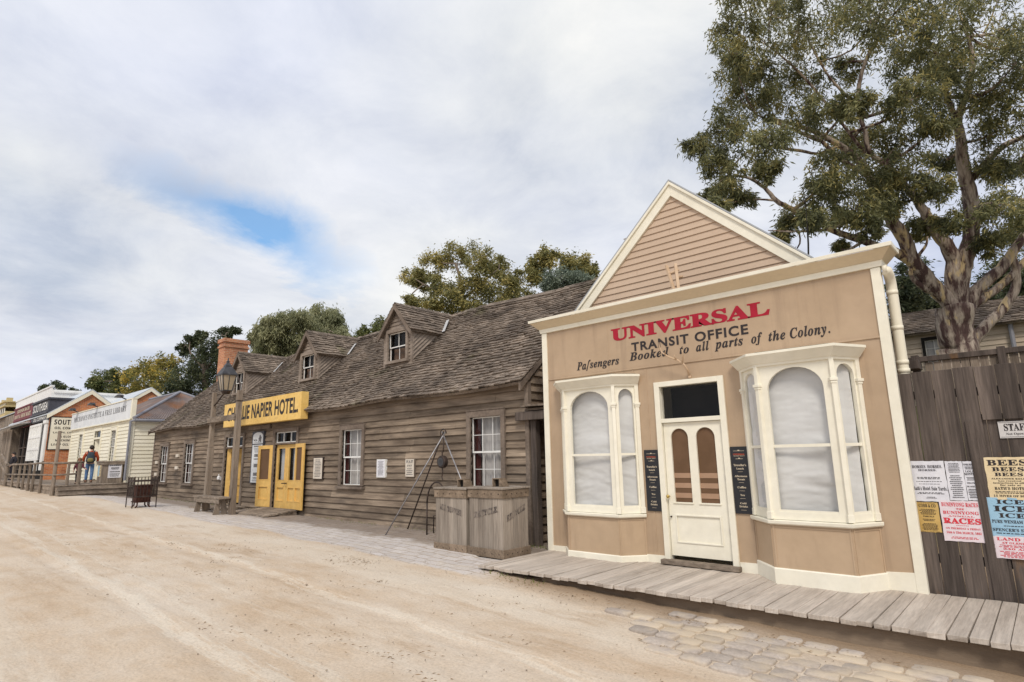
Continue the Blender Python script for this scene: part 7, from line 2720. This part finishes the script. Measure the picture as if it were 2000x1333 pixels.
  [(-74.04,16.06,10.54,1.21),(-70.81,16.43,10.62,1.17),(-72.1,17.91,10.72,1.21),(-72.01,14.99,9.93,0.79),(-71.77,16.1,9.45,1.28),(-73.56,17.92,9.53,1.33),(-69.06,18.24,8.61,1.06),(-72.29,15.44,9.08,0.74)]),
 'shrub': ([[(-38.73,14.02,2.97,0.19),(-38.5,13.81,4.53,0.16),(-38.34,13.75,5.31,0.1)]],
  [(-37.84,13.43,5.25,0.56),(-38.35,14.17,5.78,0.51),(-38.36,13.19,4.97,0.5),(-38.73,14.08,4.87,0.64)]),
 'far': ([[(-94.87,16.03,5.5,0.4),(-94.29,15.52,9.39,0.33),(-93.97,15.32,11.2,0.13)]],
  [(-95.37,14.43,11.4,0.66),(-95.2,15.68,11.81,0.81),(-90.86,15.62,11.07,0.58),(-93.42,17.34,11.02,0.67),(-94.64,14.91,10.7,0.93),(-94.24,16.47,10.43,0.94)]),
 'back': ([[(-2.88,29.82,3.98,0.42),(-2.51,29.49,6.47,0.34),(-3.07,28.58,7.94,0.17),(-3.29,28.21,8.57,0.08)],[(-2.51,29.49,6.47,0.3),(-0.76,30.75,7.67,0.17),(0.02,31.19,8.69,0.08)]],
  [(-3.23,27.21,8.55,0.74),(-3.1,27.3,7.69,0.81),(-3.56,27.26,7.36,0.82),(-3.24,29.11,7.19,0.86),(-0.72,31.67,8.29,0.87),(-0.21,30.84,7.58,0.83),(-0.44,30.25,8.59,0.62),(-2.66,28.72,7.23,0.63),(-1.27,29.81,7.16,0.83),(0.39,31.37,7.99,1.05),(-3.35,26.63,7.82,0.6),(0.05,31.16,8.9,0.85)]),
}


tree('gum', 'gum_tree', 'huge gum tree with peeling many-limbed trunk rising behind the board fence', 'leaf_gum', 'bark', 17, 112, 0.15, 0.033, sides=14, wob=0.05, droop=0.75, tuft_r=0.33, gnarl=0.03)
tree('mid', 'gum_tree', 'open round gum tree with bare inner limbs above the middle of the hotel ridge', 'leaf_olive', 'bark_grey', 15, 120, 0.18, 0.062, droop=0.5, base_drop=5)
tree('right', 'gum_tree', 'olive gum tree in separate tufts next to the tan gable', 'leaf_olive', 'bark_grey', 15, 130, 0.18, 0.062, droop=0.5, base_drop=4)
tree('blue', 'shrub_tree', 'bluish grey bushy tree at the hotel ridge near the tan gable', 'leaf_blue', 'bark_grey', 16, 120, 0.15, 0.055, droop=0.2, base_drop=3)
tree('small', 'small_tree', 'small dense green tree between two dormer roofs', 'leaf_green', 'bark_grey', 14, 80, 0.16, 0.06, droop=0.3, base_drop=4)
tree('willow', 'weeping_tree', 'broad pale grey-green weeping tree behind the brick chimney', 'leaf_willow', 'bark_grey', 26, 170, 0.28, 0.06, droop=1.2, base_drop=4)
tree('dark', 'dark_tree', 'dark evergreen tree with separate top tufts beside the brick chimney', 'leaf_dark', 'bark_grey', 18, 95, 0.22, 0.09, droop=0.4, base_drop=2)
tree('autumn', 'autumn_tree', 'tree turning yellow between the dark evergreen and the far green tree', 'leaf_autumn', 'bark_grey', 16, 80, 0.26, 0.12, droop=0.4, base_drop=2)
tree('left', 'green_tree', 'rounded green tree behind the orange brick gable', 'leaf_green', 'bark_grey', 16, 90, 0.26, 0.12, droop=0.3, base_drop=2)
tree('shrub', 'light_shrub', 'light green shrub above the far end of the hotel roof', 'leaf_light', 'bark_grey', 16, 80, 0.16, 0.07, droop=0.3, base_drop=2)
tree('far', 'far_tree', 'dark tree peeping over the white store parapet', 'leaf_dark', 'bark_grey', 12, 60, 0.3, 0.13, droop=0.3, base_drop=2)
tree('back', 'dark_leaf_tree', 'dark-leaved tree standing behind the trunk of the huge gum', 'leaf_dark', 'bark_grey', 18, 80, 0.2, 0.06, droop=0.5, base_drop=3)


# ------------------------------------------------------------------ people
def skinned(name, mat, verts, edges, parent=None, sub=2, rootv=0, mats=None):
    """one continuous body grown round a skeleton of (x, y, z, radius) joints"""
    me = bpy.data.meshes.new(name)
    loc = Vector(parent.location) if parent else Vector((0, 0, 0))
    me.from_pydata([Vector(v[:3])-loc for v in verts], edges, [])
    o = bpy.data.objects.new(name, me)
    COL.objects.link(o)
    if parent:
        o.parent = parent
    sk = o.modifiers.new('skin', 'SKIN')
    sk.use_smooth_shade = True
    if not me.skin_vertices:
        me.skin_vertices.new() if hasattr(me.skin_vertices, 'new') else None
    for i, v in enumerate(verts):
        d = me.skin_vertices[0].data[i]
        r = v[3]
        d.radius = (r, r) if not isinstance(r, tuple) else r
        d.use_root = i == rootv
    sb = o.modifiers.new('sub', 'SUBSURF')
    sb.levels = sub
    sb.render_levels = sub
    # bake the modifiers so that the figure is a plain mesh
    dg = bpy.context.evaluated_depsgraph_get()
    dg.update()
    m2 = bpy.data.meshes.new_from_object(o.evaluated_get(dg))
    o.modifiers.clear()
    o.data = m2
    o.data.name = name
    m2.materials.clear()
    for m in ([mat] if mats is None else mats):
        m2.materials.append(MATS[m])
    m2.polygons.foreach_set('use_smooth', [True]*len(m2.polygons))
    return o


def figure(base, h, yaw_, walk, arms, lab, name='person'):
    """returns the root and a joint placer; the figure faces local +y"""
    root = thing(name, lab, 'person', base)
    cy_, sy_ = math.cos(yaw_), math.sin(yaw_)

    def J(x, y, z, r):
        k = h/1.75
        return (base[0]+(x*cy_-y*sy_)*k, base[1]+(x*sy_+y*cy_)*k, base[2]+z*k, (r*k if not isinstance(r, tuple) else tuple(q*k for q in r)))
    return root, J


def body(root, J, arm_l, arm_r, step=0.10, head_turn=0.0, skin_m='skin', child=False):
    hs = 1.22 if child else 1.0
    V, E = [], []

    def add(v, p=None):
        V.append(v)
        if p is not None:
            E.append((p, len(V)-1))
        return len(V)-1
    pel = add(J(0, 0, 0.93, 0.125))
    wa = add(J(0, 0.005, 1.08, 0.115), pel)
    ch = add(J(0, 0.0, 1.28, (0.15, 0.115)), wa)
    ne = add(J(0, 0.0, 1.43, 0.062), ch)
    nk = add(J(0, 0.012, 1.50, 0.052), ne)
    hd = add(J(0, 0.022, 1.585, 0.088*hs), nk)
    tp = add(J(0, 0.012, 1.675, 0.082*hs), hd)
    for s, st in ((-1, step), (1, -step)):
        hp = add(J(s*0.09, 0, 0.86, 0.088), pel)
        kn = add(J(s*0.105, st*0.7+0.02, 0.49, 0.060), hp)
        an = add(J(s*0.105, st-0.02, 0.085, 0.042), kn)
        to = add(J(s*0.12, st+0.12, 0.035, 0.036), an)
    for s, (el, wr) in ((-1, arm_l), (1, arm_r)):
        sh = add(J(s*0.175, -0.01, 1.375, 0.062), ch)
        e = add(J(*el, 0.046), sh)
        w_ = add(J(*wr, 0.030), e)
        dv = np.array(wr)-np.array(el)
        dv /= np.linalg.norm(dv)
        pm = np.array(wr)+dv*0.07
        pa = add(J(*pm, 0.033), w_)
        sd = np.cross(dv, (1, 0, 0))
        sd /= np.linalg.norm(sd)+1e-9
        for k, L in ((-1.5, 0.062), (-0.5, 0.075), (0.5, 0.080), (1.5, 0.070)):
            a_ = pm+dv*0.035+sd*k*0.019
            b_ = a_+dv*L*0.55+np.array((-s*0.006, 0, 0))
            c_ = b_+dv*L*0.5+np.array((-s*0.018, 0, 0))
            f1 = add(J(*a_, 0.010), pa)
            f2_ = add(J(*b_, 0.009), f1)
            add(J(*c_, 0.008), f2_)
        t0 = np.array(wr)+dv*0.035+sd*0.035
        t1 = t0+dv*0.045+sd*0.015
        th = add(J(*t0, 0.012), w_)
        add(J(*t1, 0.009), th)
    return skinned('body', skin_m, V, E, root)


def face_features(root, J, child):
    k = 1.22 if child else 1.0
    mb = MB()
    for s in (-1, 1):
        p = J(s*0.034*k, 0.105*k, 1.605, 0.012)
        mb.ball(p[:3], p[3]*1.1, 8, 6)
    mb.build('eye', 'dark', root)
    mb = MB()
    p, q = J(0, 0.100*k, 1.60, 0), J(0, 0.125*k, 1.565, 0)
    mb.tube([p[:3], q[:3]], [0.010, 0.016], 6)
    for s in (-1, 1):
        p = J(s*0.088*k, 0.012, 1.59, 0.02)
        mb.ball(p[:3], p[3]*1.1, 8, 6, (0.5, 1, 1.4))
    mb.build('nose_and_ear', 'skin', root, smooth=True)
    mb = MB()
    p, q = J(-0.025, 0.103*k, 1.535, 0), J(0.025, 0.103*k, 1.535, 0)
    mb.tube([p[:3], q[:3]], 0.006, 6)
    mb.build('mouth', 'red_small', root)


def clothes(root, J, arm_l, arm_r, step, top, legs, shoes, hair, hem=0.86, child=False, hair_r=0.094):
    V, E = [], []

    def add(v, p=None):
        V.append(v)
        if p is not None:
            E.append((p, len(V)-1))
        return len(V)-1
    a = add(J(0, 0, hem, (0.170, 0.135)))
    b = add(J(0, 0, hem+0.12, (0.185, 0.14)), a)
    c = add(J(0, -0.005, 1.25, (0.195, 0.145)), b)
    d = add(J(0, -0.005, 1.38, (0.13, 0.10)), c)
    add(J(0, 0.0, 1.465, 0.070), d)
    for s, (el, wr) in ((-1, arm_l), (1, arm_r)):
        sh = add(J(s*0.185, -0.01, 1.36, 0.080), c)
        e = add(J(*el, 0.066), sh)
        w_ = np.array(el)+(np.array(wr)-np.array(el))*0.96
        add(J(*w_, 0.048), e)
    skinned('jumper' if not child else 'coat', top, V, E, root, rootv=0)
    V, E = [], []
    pel = add(J(0, 0, 0.95, (0.145, 0.120)))
    for s, st in ((-1, step), (1, -step)):
        hp = add(J(s*0.088, 0, 0.82, 0.098), pel)
        kn = add(J(s*0.105, st*0.7+0.02, 0.49, 0.076), hp)
        add(J(s*0.105, st-0.02, 0.10, 0.062), kn)
    skinned('trousers', legs, V, E, root)
    for s, st in ((-1, step), (1, -step)):
        V, E = [], []
        h_ = add(J(s*0.105, st-0.05, 0.055, 0.052))
        add(J(s*0.105, st-0.02, 0.12, 0.052), h_)
        m_ = add(J(s*0.115, st+0.07, 0.045, 0.050), h_)
        add(J(s*0.12, st+0.15, 0.035, 0.040), m_)
        skinned('shoe', shoes, V, E, root)
    k = 1.22 if child else 1.0
    # a rounded cap of hair, longer at the back, with ragged locks
    mb = MB()
    vs, fs = [], []
    n, m = 18, 12
    hr = random.Random(5)
    for i in range(m+1):
        ph = math.pi*0.80*i/m
        for q in range(n):
            th = 2*math.pi*q/n
            front_ = max(0.0, math.sin(th))
            ph2 = ph*(1-0.38*front_)
            r = hair_r*k*(1+hr.uniform(-0.05, 0.07))
            vs.append(J(r*math.sin(ph2)*math.cos(th)*0.98, -0.004+r*1.08*math.sin(ph2)*math.sin(th), 1.615+r*1.05*math.cos(ph2), 0)[:3])
    for i in range(m):
        for q in range(n):
            fs.append((i*n+q, (i+1)*n+q, (i+1)*n+(q+1) % n, i*n+(q+1) % n))
    mb.raw(vs, fs)
    mb.build('hair', hair, root, smooth=True)


# adult seen from behind, walking towards the hall door
al = ((-0.275, -0.03, 1.12), (-0.255, 0.06, 0.90))
ar = ((0.275, -0.02, 1.12), (0.265, 0.09, 0.90))
root, J = figure((-33.15, 7.1, 0.80), 1.74, R(75), 0, None, 'adult seen from behind in a rust jumper and blue jeans on the deck')
body(root, J, al, ar, 0.09)
face_features(root, J, False)
clothes(root, J, al, ar, 0.09, 'jumper', 'jeans', 'boots', 'hair_dark', hem=0.88, hair_r=0.098)
bp, J2 = figure((-33.15, 7.1, 0.80), 1.74, R(75), 0, None, 'dark blue backpack with a tan front pocket on the back of the walking adult', 'backpack')
bp['category'] = 'backpack'
c0 = J2(0, -0.21, 1.0, 0)
mb = MB()
vs = []
prof = [(0.90, 0.10, 0.05), (0.93, 0.155, 0.09), (1.05, 0.165, 0.105), (1.22, 0.155, 0.10), (1.33, 0.125, 0.085), (1.40, 0.06, 0.05)]
fs = []
n = 16
for z, rx, ry in prof:
    for k in range(n):
        th = 2*math.pi*k/n
        vs.append(J2(rx*math.cos(th), -0.215+ry*math.sin(th), z, 0)[:3])
for i in range(len(prof)-1):
    for k in range(n):
        fs.append((i*n+k, i*n+(k+1) % n, (i+1)*n+(k+1) % n, (i+1)*n+k))
fs += [tuple(range(n-1, -1, -1)), tuple((len(prof)-1)*n+k for k in range(n))]
mb.raw(vs, fs)
mb.build('bag', 'pack', bp, smooth=True)
mb = MB()
vs, fs = [], []
for z, rx, ry in ((0.94, 0.06, 0.04), (0.97, 0.115, 0.06), (1.07, 0.115, 0.065), (1.12, 0.085, 0.045)):
    for k in range(n):
        th = 2*math.pi*k/n
        vs.append(J2(rx*math.cos(th), -0.285+ry*math.sin(th), z, 0)[:3])
for i in range(3):
    for k in range(n):
        fs.append((i*n+k, i*n+(k+1) % n, (i+1)*n+(k+1) % n, (i+1)*n+k))
fs += [tuple(range(n-1, -1, -1)), tuple(3*n+k for k in range(n))]
mb.raw(vs, fs)
mb.build('pocket', 'pack_trim', bp, smooth=True)
mb = MB()
for s in (-1, 1):
    mb.tube([J2(s*0.10, -0.15, 1.36, 0)[:3], J2(s*0.125, -0.02, 1.455, 0)[:3], J2(s*0.14, 0.11, 1.38, 0)[:3], J2(s*0.15, 0.16, 1.20, 0)[:3], J2(s*0.17, 0.0, 1.0, 0)[:3], J2(s*0.13, -0.15, 0.97, 0)[:3]], 0.025, 6)
mb.build('strap', 'pack', bp, smooth=True)

# child turned back towards the street
al = ((-0.25, 0.05, 1.12), (-0.42, 0.14, 1.02))
ar = ((0.25, 0.02, 1.12), (0.26, 0.08, 0.92))
root, J = figure((-31.45, 6.35, 0.80), 1.12, R(-120), 0, None, 'small curly haired child in a maroon coat behind the log fence')
body(root, J, al, ar, 0.07, child=True)
face_features(root, J, True)
clothes(root, J, al, ar, 0.07, 'maroon_coat', 'dark_cloth', 'boots', 'hair_brown', hem=0.80, child=True, hair_r=0.108)

# dark figure at the far end of the deck
al = ((-0.27, -0.02, 1.12), (-0.2, 0.12, 0.95))
ar = ((0.27, -0.02, 1.12), (0.2, 0.14, 0.95))
root, J = figure((-47.6, 6.2, 0.80), 1.72, R(200), 0, None, 'person in black clothes at the far end of the deck by the handrail')
body(root, J, al, ar, 0.05)
face_features(root, J, False)
clothes(root, J, al, ar, 0.05, 'dark_cloth', 'dark_cloth', 'dark_cloth', 'hair_dark', hem=0.80, hair_r=0.106)

bpy.data.objects.remove(_to)
